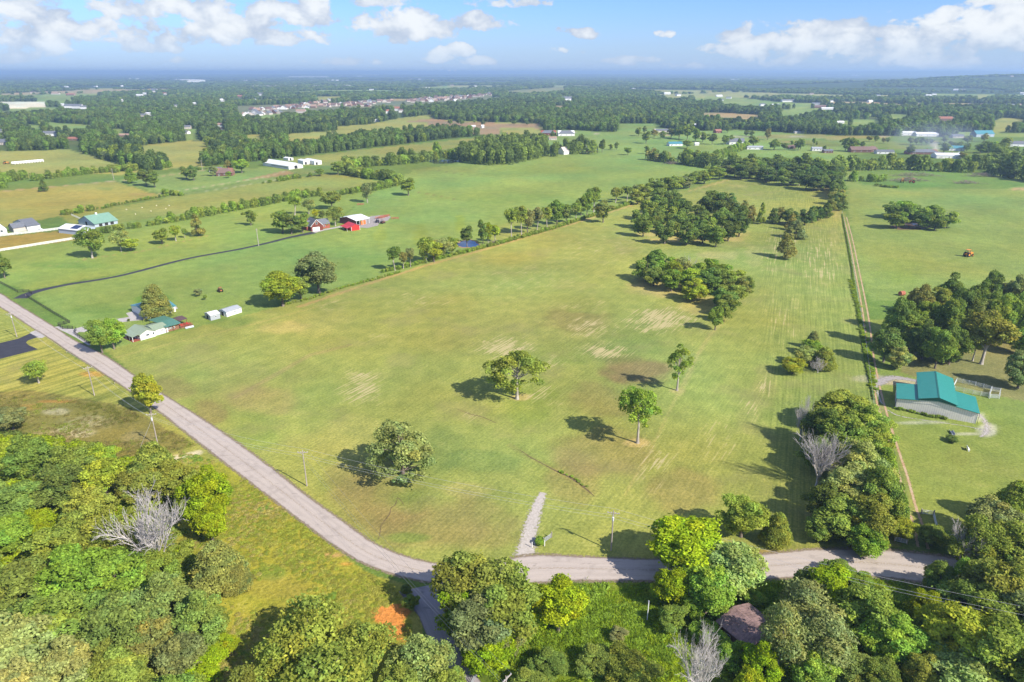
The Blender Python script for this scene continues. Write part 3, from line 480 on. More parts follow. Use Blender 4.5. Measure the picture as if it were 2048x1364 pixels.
def make_tree_proto(name, seed, kind='round', nl=46, per=230, leaf=.30, mat='leaf', bark='bark', gap=0.0, lobes=None):
    """a tree 10 m tall, crown about 8 m across: returns crown mesh and trunk mesh"""
    r = np.random.default_rng(seed); tubes = []
    zb = {'round': 2.0, 'low': .9, 'tall': 4.6, 'cone': .5, 'airy': 2.6, 'column': 1.2, 'full': .4}[kind]; zc = (zb + 10) / 2; hz = (10 - zb) / 2
    cen = []; ph = r.uniform(0, 6.28)
    LR = (.5, 1.05) if nl > 55 else (.8, 1.35)
    tries = 0
    for x_, y_, z_, l_ in (lobes or []):
        for _ in range(3): cen.append((np.array([x_, y_, z_]) + r.normal(0, .5 * l_, 3) * np.array([1, 1, .7]), l_ * r.uniform(.5, .72)))
    while len(cen) < nl and tries < 9000 and not lobes:
        tries += 1
        d = unit(r.normal(size=3)); rr = r.uniform(.45, 1) ** .5
        if kind == 'cone':
            z = zb + .8 + (8.4) * r.uniform(0, 1) ** 1.35; R = 3.9 * (1 - ((z - zb) / 9.8)) ** .62; an = r.uniform(0, 6.283); q = np.array([math.cos(an) * R * rr * .86, math.sin(an) * R * rr * .86, z]); lr = .42 + R * .25
        else:
            w_ = {'round': 3.9, 'low': 4.1, 'tall': 3.7, 'airy': 3.9, 'column': 3.3, 'full': 4.0}[kind]
            wz = 1.0 if kind != 'low' else 1.0 + .1
            q = np.array([d[0] * w_ * .78 * rr, d[1] * w_ * .78 * rr, zc + d[2] * hz * .8 * rr])
            if kind in ('round', 'airy', 'tall') and q[2] < zc: q[:2] *= .8 + .3 * r.random()
            lr = r.uniform(*LR)
            q[:2] *= .88 + .2 * math.sin(2 * math.atan2(d[1], d[0]) + ph + q[2] * .35) + .2 * math.sin(5 * math.atan2(d[1], d[0]) + ph * 2 + q[2])
            q[2] += .7 * math.sin(ph * 3 + 2.5 * math.atan2(d[1], d[0])) * (rr > .6)
        if any(np.linalg.norm(q - c0) < .6 * min(lr, l0) + .15 for c0, l0 in cen): continue
        cen.append((q, lr))
    irr = 1 + .16 * np.sin(np.arctan2(cen[0][0][1], cen[0][0][0]))
    PP, NN, SH = [], [], []
    for q, lr in cen:
        n = int(per * (lr / 1.05) ** 2); d = unit(r.normal(size=(n, 3))); d[:, 2] = np.where(d[:, 2] < -.45, -d[:, 2], d[:, 2])
        # clumps on the lobe: push out where low-frequency noise is high
        k = unit(r.normal(size=(9, 3))); bumpy = np.max(d @ k.T, 1); rad = lr * (.55 + .56 * bumpy) + r.normal(0, .10, n) + (r.random(n) < .07) * r.uniform(.1, .5, n)
        keep = r.random(n) < (.18 + .9 * sstep(bumpy, .45 - .2 * (gap == 0), .9 - .15 * (gap == 0)))
        p = q + d * rad[:, None] * np.array([1, 1, .82])
        for c2, l2 in cen:
            if c2 is q: continue
            keep &= np.linalg.norm((p - c2) / np.array([1, 1, .82]), axis=1) > l2 * .66
        keep &= r.random(n) > gap * .35
        p, dd = p[keep], d[keep]; PP.append(p); nn = unit(dd * 1.0 + np.array([0, 0, .4]) + r.normal(size=dd.shape) * .75); NN.append(nn)
        base = r.uniform(.78, 1.22); hue = r.normal(0, .07)
        s = base * r.uniform(.6, 1.45, len(p)); SH.append(np.stack([s * (1 + hue), s, s * (1 - hue)], 1))
    P = np.concatenate(PP); N = np.concatenate(NN); SHD = np.concatenate(SH)
    V, F = leaf_quads(P, N, leaf, r, 1.5 if kind == 'cone' else 1.3)
    shade = np.repeat(np.concatenate([SHD, np.ones((len(P), 1))], 1), 4, 0)
    crown = mesh_np(name + '_crown', V, F, [M[mat]], {'leafshade': ('POINT', 'FLOAT_COLOR', shade)})
    lean = r.normal(0, .12, 2)
    def tp(z): return Vector((lean[0] * z * .5 * math.sin(z * .4), lean[1] * z * .5, z))
    tubes.append(tube([(0, 0, -.3), (0, 0, .15), tp(1), tp(zb + .6), tp(zc), tp(8.6)], [.42, .30, .22, .17, .11, .03], 7))
    for q, lr in sorted(cen, key=lambda c_: -c_[1])[:(26 if kind in ('airy', 'tall') else 14)]:
        z0 = max(.8, min(zc, q[2] - 1.6 - r.random())); a = tp(z0); b = Vector(q); mid = a.lerp(b, .55) + Vector((0, 0, .35 * r.random())); 
        tubes.append(tube([a, mid, b + (b - mid) * .25], [.085, .05, .012], 4))
    tv, tf = join_tubes(tubes); trunk = mesh_np(name + '_trunk', tv, tf, [M[bark]], smooth=True)
    return crown, trunk
def make_bare_proto(name, seed, spread=1.0, nmain=7, depth=4):
    r = random.Random(seed); tubes = []
    def grow(p, d, L, rad, lv):
        pts = [p]; q = p.copy(); dd = d.copy(); n = 4 if lv < 2 else 3
        for i in range(n):
            dd = (dd + Vector((r.gauss(0, .13), r.gauss(0, .13), .07 + r.gauss(0, .07)))).normalized(); q = q + dd * L / n; pts.append(q.copy())
        tubes.append(tube(pts, [max(rad * (1 - .72 * i / n), .016) for i in range(n + 1)], 5 if lv < 2 else 3))
        if lv >= depth: return
        kids = {0: 5, 1: 6, 2: 6, 3: 4}.get(lv, 3)
        for k in range(kids):
            f = .25 + .75 * (k + r.random()) / kids; i = min(int(f * n), n - 1); base = pts[i].lerp(pts[i + 1], f * n - i)
            side = dd.orthogonal().normalized(); side.rotate(Matrix.Rotation(r.uniform(0, 6.283), 3, dd)); nd = (dd * .85 + side * r.uniform(.35, .7) * spread).normalized()
            grow(base, nd, L * r.uniform(.4, .62), rad * .53, lv + 1)
    tubes.append(tube([(0, 0, -.2), (0, 0, 1.2), (0.05, 0, 2.2)], [.4, .3, .24], 7))
    for k in range(nmain):
        a = 6.283 * k / nmain + r.uniform(-.3, .3); t_ = r.uniform(.2, .95) * spread
        grow(Vector((0, 0, 1.0 + r.random())), Vector((math.cos(a) * t_, math.sin(a) * t_, 1)).normalized(), r.uniform(4.8, 6.6), .16, 1)
    v, f = join_tubes(tubes[:1]); trunk = mesh_np(name + '_trunk', v, f, [M['dead']], smooth=True)
    v, f = join_tubes(tubes[1:]); br = mesh_np(name + '_branches', v, f, [M['dead']], smooth=True)
    return br, trunk
PR = {}
for i in range(4): PR['N_round', i] = make_tree_proto('oak', 10 + i, 'round', 92, 616, .138, gap=.4)
for i in range(2): PR['N_low', i] = make_tree_proto('spreading', 20 + i, 'low', 88, 616, .138, gap=.4)
for i in range(2): PR['N_airy', i] = make_tree_proto('airy', 30 + i, 'airy', 92, 362, .138, bark='barkp', gap=.9)
for i in range(2): PR['N_cone', i] = make_tree_proto('cedar', 40 + i, 'cone', 90, 416, .138, gap=.4)
L_A = [(-2.6, 0, 6.2, 1.3), (-3.4, .8, 5.3, .9), (-1.6, 1.5, 7.4, 1.4), (-.4, -1.2, 8.2, 1.5), (.9, .6, 8.6, 1.5), (2.2, -.4, 7.9, 1.4), (3.1, 1.0, 6.9, 1.1), (3.2, -1.2, 6.1, 1.0), (.3, 2.6, 7.0, 1.4), (1.6, -2.3, 6.8, 1.3), (-1.4, -2.3, 6.3, 1.2), (0, .1, 9.1, 1.0), (1.9, 1.8, 4.4, 1.0), (2.9, .2, 3.9, 1.1), (3.6, -.7, 4.5, .8), (.9, -1.9, 3.9, .9), (-1.9, 1.6, 4.2, .8), (-.9, -1.0, 3.0, .8), (-3.0, -1.2, 4.6, .7), (1.4, .2, 3.0, .8)]
L_B = [(-.6, 0, 9.0, 1.3), (.9, .8, 8.8, 1.3), (2.3, 0, 8.2, 1.2), (-2.0, .6, 8.0, 1.2), (-2.9, -.4, 7.0, 1.1), (-3.3, .4, 6.0, .9), (.1, -2.0, 8.0, 1.2), (0, 2.2, 7.9, 1.2), (2.0, -1.7, 7.3, 1.1), (2.9, 1.1, 7.0, 1.0), (-1.6, -2.0, 6.9, 1.1), (1.5, 2.2, 6.4, .9), (-.8, .6, 6.6, 1.0), (2.6, -.3, 6.0, .9), (-2.2, 1.8, 6.3, .9), (.9, -1.2, 6.2, .8), (-2.6, -.2, 5.0, .6), (2.4, .9, 4.9, .5)]
L_C = [(0, 0, 9.2, 1.0), (-1.1, .4, 8.3, 1.1), (1.3, -.5, 8.0, 1.1), (.4, 1.4, 7.4, 1.2), (-1.7, -.8, 6.9, 1.0), (2.3, .3, 6.6, 1.0), (0, -1.4, 6.3, 1.0), (-2.5, .6, 5.8, .8), (1.4, 1.3, 5.4, .9), (-.7, -.3, 5.0, .8), (2.2, -1.2, 5.1, .7), (.8, -.6, 4.0, .7), (-.9, 1.0, 3.7, .7), (.2, .3, 2.8, .6), (1.7, .7, 3.1, .5)]
L_D = [(-1.2, 0, 8.6, 1.1), (1.0, .3, 8.0, 1.2), (-.2, 1.2, 7.4, 1.3), (-2.3, -.5, 6.6, 1.2), (2.3, -.2, 6.4, 1.2), (0, -1.8, 6.4, 1.3), (0, 2.6, 5.6, 1.2), (-3.2, .8, 4.8, 1.1), (3.2, .9, 4.6, 1.1), (-2.4, -2.0, 4.4, 1.2), (2.4, -2.1, 4.3, 1.2), (0, -3.0, 4.1, 1.1), (-3.4, -.8, 2.9, 1.0), (3.4, -.5, 2.8, 1.0), (-1.6, -2.8, 2.4, 1.0), (1.5, -2.9, 2.3, 1.0), (2.6, 2.2, 3.0, 1.1), (-2.4, 2.4, 3.2, 1.1), (0, 3.2, 2.8, 1.0), (.2, 0, 3.6, 1.2), (-3.0, .4, 1.6, .8), (2.9, .6, 1.5, .8)]
for nm_, lb_, br_ in (('N_soloa', L_A, 'barkp'), ('N_solob', L_B, 'barkp'), ('N_soloc', L_C, 'barkp'), ('N_solod', L_D, 'bark')): PR[nm_, 0] = make_tree_proto('field_tree', 150 + len(PR), 'airy', 60, 480, .138, bark=br_, gap=.45, lobes=lb_)
for i in range(2): PR['N_solo', i] = make_tree_proto('solo', 140 + i, 'airy', 60, 609, .138, bark='barkp', gap=.5)
for i in range(1): PR['N_tall', i] = make_tree_proto('tall', 50 + i, 'tall', 62, 597, .138, bark='barkp', gap=.4)
for i in range(3): PR['M_round', i] = make_tree_proto('oak_mid', 60 + i, 'round', 26, 199, .235)
for i in range(2): PR['M_low', i] = make_tree_proto('spreading_mid', 70 + i, 'low', 24, 199, .235)
for i in range(2): PR['M_tall', i] = make_tree_proto('tall_mid', 80 + i, 'tall', 24, 189, .235, bark='barkp')
for i in range(2): PR['M_cone', i] = make_tree_proto('cedar_mid', 90 + i, 'cone', 26, 168, .235)
for i in range(1): PR['M_airy', i] = make_tree_proto('airy_mid', 100 + i, 'airy', 30, 168, .235, bark='barkp', gap=.8)
for i in range(3): PR['M_full', i] = make_tree_proto('full_mid', 110 + i, 'full', 30, 199, .235)
for i in range(2): PR['N_full', i] = make_tree_proto('full', 120 + i, 'full', 90, 597, .138, gap=.4)
for i in range(2): PR['bare', i] = make_bare_proto('bare', 5 + i, 1.0 + .2 * i, 9)
PR['M_bare', 0] = make_bare_proto('bare_mid', 9, .8, 5, 3)

T = {'dark': (.066, .098, .030), 'mid': (.090, .130, .034), 'green': (.100, .160, .030), 'olive': (.112, .145, .034), 'yolive': (.135, .172, .026), 'lime': (.185, .265, .010), 'yellow': (.235, .285, .012),
     'grey': (.105, .132, .062), 'blue': (.088, .130, .042), 'brown': (.116, .124, .046), 'deep': (.052, .080, .030), 'sage': (.135, .165, .070)}
for k_ in T: T[k_] = tuple(q * m_ for q, m_ in zip(T[k_], (1.6, 1.42, 1.8) if k_ == 'lime' else (1.5, 1.35, 1.5) if k_ == 'yellow' else (2.6, 2.35, 1.65)))
TONE = {'dark': 'dark green', 'mid': 'green', 'green': 'fresh green', 'olive': 'olive green', 'yolive': 'yellowish olive', 'lime': 'bright lime green', 'yellow': 'yellow green', 'grey': 'grey green',
        'blue': 'bluish green', 'brown': 'brownish', 'deep': 'very dark green', 'sage': 'pale sage green'}
SHAPE = {'round': 'tree', 'low': 'tree', 'airy': 'tree', 'cone': 'cedar', 'tall': 'tree', 'column': 'tree', 'bare': 'tree', 'full': 'tree'}
tree_rng = random.Random(3); ntree = 0
def place_tree(loc, h, wd, kind='round', tone='mid', lod='N', label=None, group=None, name=None, parts=True):
    """one tree: an Empty at its foot with crown and trunk as parts"""
    global ntree; ntree += 1
    ks = [k for k in PR if k[0] == ((lod + '_' + kind) if kind != 'bare' else ('bare' if lod == 'N' else 'M_bare'))]
    key = ks[tree_rng.randrange(len(ks))]; cm, tm = PR[key]
    nm = name or {'cone': 'cedar_tree', 'bare': 'dead_tree'}.get(kind, 'broadleaf_tree')
    if kind == 'bare': wd *= .62
    label = label or '%s %s' % (TONE[tone], SHAPE[kind])
    rz = tree_rng.uniform(0, 6.28); sc = (wd / 7.4 * tree_rng.uniform(.95, 1.05), wd / 7.4 * tree_rng.uniform(.95, 1.05), h / 10.0)
    e = thing(nm, label, 'bush' if nm == 'bush' else 'tree', (loc[0], loc[1], 0), rz, group); e.scale = sc
    j = lambda: tree_rng.uniform(.93, 1.07)
    k = tree_rng.uniform(.88, 1.14); c_ = [q * k * j() for q in T[tone]]
    o = link('branches' if kind == 'bare' else 'crown', cm, e); o.color = (*c_, 1)
    link('trunk', tm, e)
    return e
def tree_top(cx, cy, wpx, h, *a, zf=.6, **k):
    """tree whose crown centre the photo shows at (cx, cy)"""
    g = G(cx, cy, h * zf); wd = wpx / FPX * (g[1] * c21 + (CAM_H - h * zf) * s21); return place_tree(g, h, wd, *a, **k)
def tree_base(bx, by, ty, wpx, *a, **k):
    """tree with its foot at (bx, by) and its top at row ty"""
    g = G(bx, by); h = height_at(bx, by, ty); wd = wpx / FPX * (g[1] * c21 + CAM_H * s21); return place_tree(g, h, wd, *a, **k)

# --- single trees, each with its own words
SOLO = [
 (1034, 798, 703, 103, 'soloa', 'olive', 'N', 'broad olive green tree with pale trunk standing alone in the middle of the long field'),
 (1275, 886, 779, 84, 'solob', 'green', 'N', 'tall fresh green tree on a long bare trunk, nearest of the three field trees'),
 (1354, 781, 693, 62, 'soloc', 'olive', 'N', 'slim upright tree beside the brown patch in the field'),
 (806, 952, 838, 118, 'solod', 'grey', 'N', 'low round greyish tree under the power line near the road bend'),
 (302, 826, 747, 58, 'round', 'yolive', 'N', 'lone yellow olive tree on the road verge above the power pole'),
 (205, 706, 642, 48, 'round', 'mid', 'N', 'darker of two trees between the road and the white house'),
 (229, 698, 636, 50, 'round', 'green', 'N', 'brighter of two trees between the road and the white house'),
 (315, 634, 570, 56, 'cone', 'brown', 'N', 'tall pointed brownish tree in the gravel yard between house and garage'),
 (78, 766, 722, 48, 'airy', 'olive', 'N', 'small sparse tree with a pale trunk on the striped lawn'),
 (566, 612, 548, 82, 'round', 'yolive', 'N', 'yellowish round tree at the upper field edge'),
 (638, 586, 506, 84, 'round', 'grey', 'N', 'large grey green tree at the upper field edge'),
 (603, 600, 552, 40, 'round', 'mid', 'M', 'small tree squeezed between the yellowish and the grey tree at field edge'),
 (396, 592, 577, 18, 'low', 'grey', 'M', 'small round tree on the lawn behind the grey sheds'),
 (411, 600, 589, 8, 'round', 'mid', 'M', 'tiny sapling on the lawn beside the small round tree'),
 (185, 516, 458, 56, 'airy', 'mid', 'M', 'tall tree with a pale trunk in front of the white shed with dark panels'),
 (243, 503, 462, 34, 'airy', 'sage', 'M', 'thin pale tree beside the tall tree near the white shed'),
 (262, 502, 476, 36, 'round', 'yolive', 'M', 'low yellowish tree leaning against the thin pale tree'),
 (325, 488, 456, 34, 'round', 'olive', 'M', 'dense round tree, first of the little group above the dark driveway'),
 (352, 482, 453, 26, 'tall', 'yolive', 'M', 'yellowish tree with bare trunk in the little group above the dark driveway'),
 (370, 476, 458, 14, 'tall', 'mid', 'M', 'thin small tree ending the little group above the dark driveway'),
 (397, 472, 427, 27, 'cone', 'brown', 'M', 'upright brownish cedar in the strip of grass above the dark driveway'),
 (502, 451, 420, 24, 'round', 'mid', 'M', 'lone round tree between the driveway pole and the hedgerow'),
 (735, 405, 367, 26, 'airy', 'grey', 'M', 'slim grey tree in front of the hedgerow above the red barn'),
 (817, 391, 355, 36, 'round', 'olive', 'M', 'round tree standing alone in the bright field past the red barn'),
 (10, 556, 508, 36, 'round', 'dark', 'M', 'dark tree cut by the left edge above the road'),
 (264, 366, 335, 23, 'cone', 'green', 'M', 'egg-shaped tree at the corner of the far yellow field'),
 (293, 372, 337, 30, 'round', 'dark', 'M', 'dark tree, left one of the pair beside the egg-shaped tree'),
 (310, 375, 343, 26, 'round', 'mid', 'M', 'green tree, right one of the pair beside the egg-shaped tree'),
 (373, 358, 333, 24, 'round', 'mid', 'M', 'left of two touching trees on the lawn by the far brick house'),
 (388, 361, 331, 24, 'round', 'dark', 'M', 'right of two touching trees on the lawn by the far brick house'),
 (426, 352, 332, 20, 'round', 'grey', 'M', 'small grey tree hiding the left end of the far brick house'),
 (484, 346, 317, 34, 'round', 'green', 'M', 'round green tree right of the far brick house'),
 (458, 347, 320, 20, 'cone', 'brown', 'M', 'dark pointed tree behind the far brick house'), (457, 356, 342, 12, 'low', 'green', 'M', 'small bush-like tree before the far brick house'),
 (89, 383, 360, 17, 'cone', 'dark', 'M', 'small conical tree beside the pale lane on the left'),
 (531, 331, 314, 14, 'round', 'dark', 'M', 'small dark tree before the long white barn'), (620, 354, 344, 11, 'cone', 'mid', 'M', 'little pointed tree by the fence corner below the white trailers'), (640, 352, 337, 19, 'round', 'mid', 'M', 'small round tree by the fence corner below the white trailers'),
 (676, 349, 322, 28, 'round', 'mid', 'M', 'tree at the left end of the thick curved hedge'),
 (566, 466, 420, 44, 'round', 'mid', 'M', 'large left tree of the clump beside the brick garage'), (583, 468, 426, 42, 'round', 'dark', 'M', 'darkest front tree of the clump beside the brick garage'), (606, 465, 425, 34, 'round', 'mid', 'M', 'tree touching the left side of the brick garage'),
 (590, 430, 390, 32, 'tall', 'green', 'M', 'tall fresh green tree rising behind the garage clump'), (618, 428, 398, 24, 'airy', 'sage', 'M', 'sparse greyish tree behind the brick garage'), (632, 436, 418, 14, 'round', 'yellow', 'M', 'small orange-yellow tree behind the brick garage roof'),
 (645, 440, 420, 16, 'round', 'dark', 'M', 'small dark tree right of the yellow one'), (664, 418, 380, 40, 'round', 'mid', 'M', 'broad tree behind the red barn'), (671, 452, 414, 32, 'airy', 'mid', 'M', 'tree between the brick garage and the red barn'), (655, 455, 443, 12, 'low', 'green', 'M', 'small shrub-like tree in front of the brick garage'),
 (1206, 445, 402, 38, 'round', 'brown', 'M', 'dark brownish tree standing in the field just below the fence row'),
 (1521, 448, 405, 16, 'column', 'olive', 'M', 'slim upright tree between the big grove and the cedars'),
 (1571, 516, 464, 38, 'cone', 'brown', 'M', 'lone bushy cedar at the lower end of the cedar line'),
 (1590, 476, 441, 40, 'cone', 'grey', 'M', 'broad greyish cedar just above the lone one'),
 (1430, 660, 613, 36, 'round', 'mid', 'M', 'small dark tree at the lowest tip of the kidney-shaped grove'),
]
for bx, by, ty, wp, kd, tn, ld, lb in SOLO:
    if kd == 'column': kd = 'cone'
    tree_base(bx, by, ty, wp, kd, tn, ld, label=lb)

def cluster(pts, where, group, lod='M', key='top', rowname=('front', 'middle', 'back'), h=None):
    """trees of one grove; each label counts along its row from the left"""
    n = len(pts); nrow = 1 if n <= 9 else (2 if n <= 20 else 3)
    o = sorted(pts, key=lambda q: -q[1]); rows_ = [o[i * n // nrow:(i + 1) * n // nrow] for i in range(nrow)]
    for ri, rw in enumerate(rows_):
        rw = sorted(rw, key=lambda q: q[0])
        for k, q in enumerate(rw):
            cx, cy, wp, hh, kd, tn = q
            rn = '' if nrow == 1 else ' in %s row' % (('front', 'back')[ri] if nrow == 2 else rowname[ri])
            pos = ORD[k] if k < 20 else 'last'
            lb = '%s %s, %s from left%s of %s' % (TONE[tn].replace(' green', '') if len(where.split()) > 5 else TONE[tn], SHAPE[kd], pos, rn, where)
            if lod == 'N': hh *= tree_rng.uniform(.8, 1.18); wp *= tree_rng.uniform(.84, 1.08)
            if kd in ('round', 'low') and (lod == 'M' or len(pts) > 14): kd = 'full' if tree_rng.random() < .8 else 'round'; wp *= (1.3 if lod == 'M' else 1.12)
            tree_top(cx, cy, wp, hh, kd, tn, lod, label=lb, group=group)

Z7 = lambda x, y: (1200 + x / 4.096, 330 + y / 4.096)
def z7(l, w=30, h=15, tn=('dark', 'mid', 'dark', 'deep'), kd=('round', 'round', 'low')):
    r = random.Random(len(l)); return [(*Z7(x, y), w * r.uniform(.85, 1.2), h * r.uniform(.85, 1.12), r.choice(kd), r.choice(tn)) for x, y in l]
cluster(z7([(330, 420), (400, 350), (360, 480), (480, 300), (570, 400), (470, 430), (640, 450), (680, 340), (760, 480), (800, 400), (850, 530), (900, 490), (960, 560), (1010, 420), (880, 320), (940, 270), (1030, 290), (1090, 350), (1150, 400), (1060, 520),
            (1110, 460), (540, 520), (720, 540), (600, 260), (500, 240), (1000, 350), (620, 350), (1150, 480)], 31, 15), 'the big grove', 'trees of the big grove')
cluster(z7([(1190, 330), (1240, 370), (1220, 400), (1430, 400), (1480, 390), (1540, 400), (1570, 450), (1600, 430), (1690, 410), (1740, 390), (1790, 380), (1860, 360), (1890, 320), (1920, 300), (1950, 260), (1985, 300), (1940, 200), (1960, 230)], 24, 11, ('brown', 'deep', 'dark'), ('cone', 'cone', 'round')),
        'the cedar line', 'cedars along the fence corner')
cluster(z7([(310, 240), (370, 200), (440, 150), (500, 180), (560, 150), (620, 130), (680, 130), (740, 110), (800, 90), (860, 85), (930, 50), (980, 60), (1040, 40)], 25, 13, ('mid', 'olive', 'mid', 'grey')), 'the upper field hedge', 'trees of the upper field edge')
cluster(z7([(1110, 30), (1160, 40), (1230, 30), (1300, 50), (1370, 60), (1440, 60), (1500, 80), (1570, 90), (1640, 90), (1700, 110), (1760, 130), (1830, 130), (1880, 90), (1150, 0), (1220, -10), (1300, 0), (1380, 10), (1450, 0), (1520, 20), (1600, 30), (1680, 40), (1750, 60), (1820, 60), (1890, 40),
            (1260, -30), (1340, -30), (1500, -30), (1620, -20), (1720, 0), (1800, 10), (1940, 60), (1960, 20)], 27, 15, ('dark', 'mid', 'deep', 'dark')), 'the upper tree belt', 'trees of the upper belt')
kid = [(1293, 536, 40, 11, 'round', 'mid'), (1312, 513, 34, 12, 'round', 'mid'), (1308, 548, 36, 10, 'round', 'mid'), (1332, 527, 34, 11, 'round', 'green'), (1346, 540, 36, 11, 'airy', 'yolive'), (1345, 556, 36, 11, 'round', 'green'), (1378, 530, 34, 11, 'bare', 'mid'), (1366, 533, 34, 11, 'airy', 'sage'),
       (1382, 552, 40, 12, 'round', 'yolive'), (1390, 575, 40, 11, 'round', 'yolive'), (1398, 540, 38, 12, 'round', 'olive'), (1421, 535, 38, 12, 'round', 'green'), (1416, 560, 42, 12, 'round', 'dark'), (1432, 550, 40, 12, 'round', 'mid'), (1446, 545, 40, 11, 'round', 'green'), (1455, 565, 42, 11, 'cone', 'mid'),
       (1470, 555, 40, 10, 'round', 'olive'), (1482, 568, 40, 10, 'cone', 'brown'), (1496, 566, 34, 9, 'cone', 'mid'), (1468, 585, 40, 10, 'round', 'mid'), (1448, 592, 40, 10, 'round', 'dark'), (1460, 605, 42, 9, 'low', 'mid'), (1445, 618, 36, 9, 'cone', 'mid')]
cluster(kid, 'the kidney-shaped grove', 'trees of the kidney-shaped grove')
fr_ = [(790, 541, 494, 28, 'tall', 'dark'), (807, 537, 506, 22, 'tall', 'brown'), (821, 534, 497, 20, 'tall', 'grey'), (853, 526, 476, 40, 'airy', 'olive'), (868, 524, 480, 40, 'round', 'yolive'), (888, 516, 478, 38, 'airy', 'sage'), (904, 508, 474, 28, 'round', 'olive'), (934, 492, 451, 30, 'round', 'dark'),
       (966, 490, 440, 26, 'round', 'mid'), (976, 488, 446, 22, 'airy', 'lime'), (991, 484, 452, 26, 'tall', 'yolive'), (1023, 474, 418, 30, 'tall', 'olive'), (1043, 469, 415, 34, 'tall', 'olive'), (1055, 466, 414, 30, 'round', 'grey'), (1074, 460, 417, 30, 'tall', 'grey'), (1094, 456, 416, 28, 'tall', 'olive'), (1114, 449, 401, 38, 'round', 'mid'),
       (1133, 444, 410, 30, 'round', 'grey'), (1152, 436, 406, 26, 'airy', 'olive'), (1162, 431, 395, 28, 'round', 'mid'), (1187, 424, 377, 38, 'tall', 'mid'), (1174, 430, 384, 26, 'round', 'green'), (1231, 405, 377, 32, 'tall', 'olive'), (1254, 402, 373, 22, 'tall', 'mid'), (1272, 398, 368, 24, 'round', 'grey')]
for k, (bx, by, ty, wp, kd, tn) in enumerate(sorted(fr_)):
    tree_base(bx, by, ty, wp, kd, tn, 'M', label='%s tree, %s from left in the long fence row' % (TONE[tn], ORD[k]) if k < 20 else '%s tree, %s from right in the long fence row' % (TONE[tn], ORD[24 - k]), group='trees of the long fence row')
cluster([(1788, 416, 30, 12.5, 'round', 'mid'), (1808, 414, 32, 12.5, 'round', 'green'), (1796, 436, 36, 12, 'low', 'mid'), (1824, 422, 30, 12.5, 'round', 'dark'), (1843, 425, 32, 12.5, 'round', 'mid'), (1866, 421, 34, 12.5, 'round', 'mid'), (1850, 436, 32, 12.5, 'round', 'dark'), (1874, 438, 30, 12.5, 'round', 'mid'), (1895, 434, 34, 12.5, 'round', 'mid')],
        'the muddy pond clump', 'trees round the muddy pond')
Z4 = lambda x, y: (1348 + x / 2.926, 520 + y / 2.926)
rg = [((1330, 340), 58, 17, 'round', 'blue'), ((1250, 480), 60, 15, 'round', 'blue'), ((1320, 560), 44, 10, 'round', 'sage'), ((1440, 260), 56, 18, 'round', 'brown'), ((1400, 400), 56, 16, 'round', 'mid'), ((1480, 330), 56, 17, 'round', 'olive'), ((1560, 240), 50, 18, 'round', 'olive'), ((1620, 190), 50, 18, 'round', 'dark'),
      ((1620, 340), 56, 17, 'round', 'mid'), ((1560, 500), 50, 14, 'round', 'mid'), ((1640, 480), 52, 14, 'round', 'dark'), ((1700, 290), 56, 18, 'round', 'dark'), ((1780, 220), 50, 18, 'round', 'dark'), ((1760, 330), 52, 18, 'round', 'grey'), ((1850, 270), 56, 18, 'round', 'mid'), ((1860, 170), 50, 18, 'round', 'dark'),
      ((1940, 200), 54, 18, 'round', 'grey'), ((2020, 190), 54, 18, 'round', 'grey'), ((1900, 330), 52, 17, 'round', 'olive'), ((1990, 300), 56, 18, 'round', 'mid'), ((2060, 280), 60, 18, 'round', 'mid'), ((1480, 450), 50, 15, 'round', 'dark'), ((2050, 430), 56, 17, 'round', 'mid'), ((1700, 430), 46, 14, 'round', 'mid'), ((2120, 200), 54, 18, 'round', 'dark'), ((2130, 360), 56, 18, 'round', 'mid')]
cluster([(*Z4(*p), w_, h_, k_, t_) for p, w_, h_, k_, t_ in rg], 'the teal barn grove', 'trees of the grove above the barn', lod='N')
g1 = tree_base(1962, 728, 632, 104, 'tall', 'yellow', 'N', label='large golden-olive tree on a leaning trunk behind the barn'); g1.children[0].color = (.33, .32, .06, 1)
tree_base(1945, 722, 660, 50, 'tall', 'olive', 'N', label='smaller tree with bare dark trunk left of the golden-olive tree'); tree_base(2035, 776, 705, 62, 'low', 'grey', 'N', label='low dense tree right of the pen, touching the right edge')

# --- shrubs in the field
for cx, cy, wp, h, kd, tn, lb in [(1588, 728, 52, 6, 'low', 'yolive', 'leftmost bush of the clump in the field before the barn grove'), (1612, 708, 48, 7, 'round', 'sage', 'sage bush at the back of the field clump'), (1650, 712, 46, 8, 'cone', 'olive', 'pointed bush at the right of the field clump'), (1638, 730, 36, 5, 'bare', 'mid', 'grey dead bush in the middle of the field clump'),
                                  (1625, 692, 40, 6, 'round', 'green', 'fresh green bush at the back right of the field clump'), (1627, 676, 26, 7, 'cone', 'grey', 'small thin cedar just above the field clump')]:
    tree_top(cx, cy, wp, h, kd, tn, 'N', label=lb, name='bush')

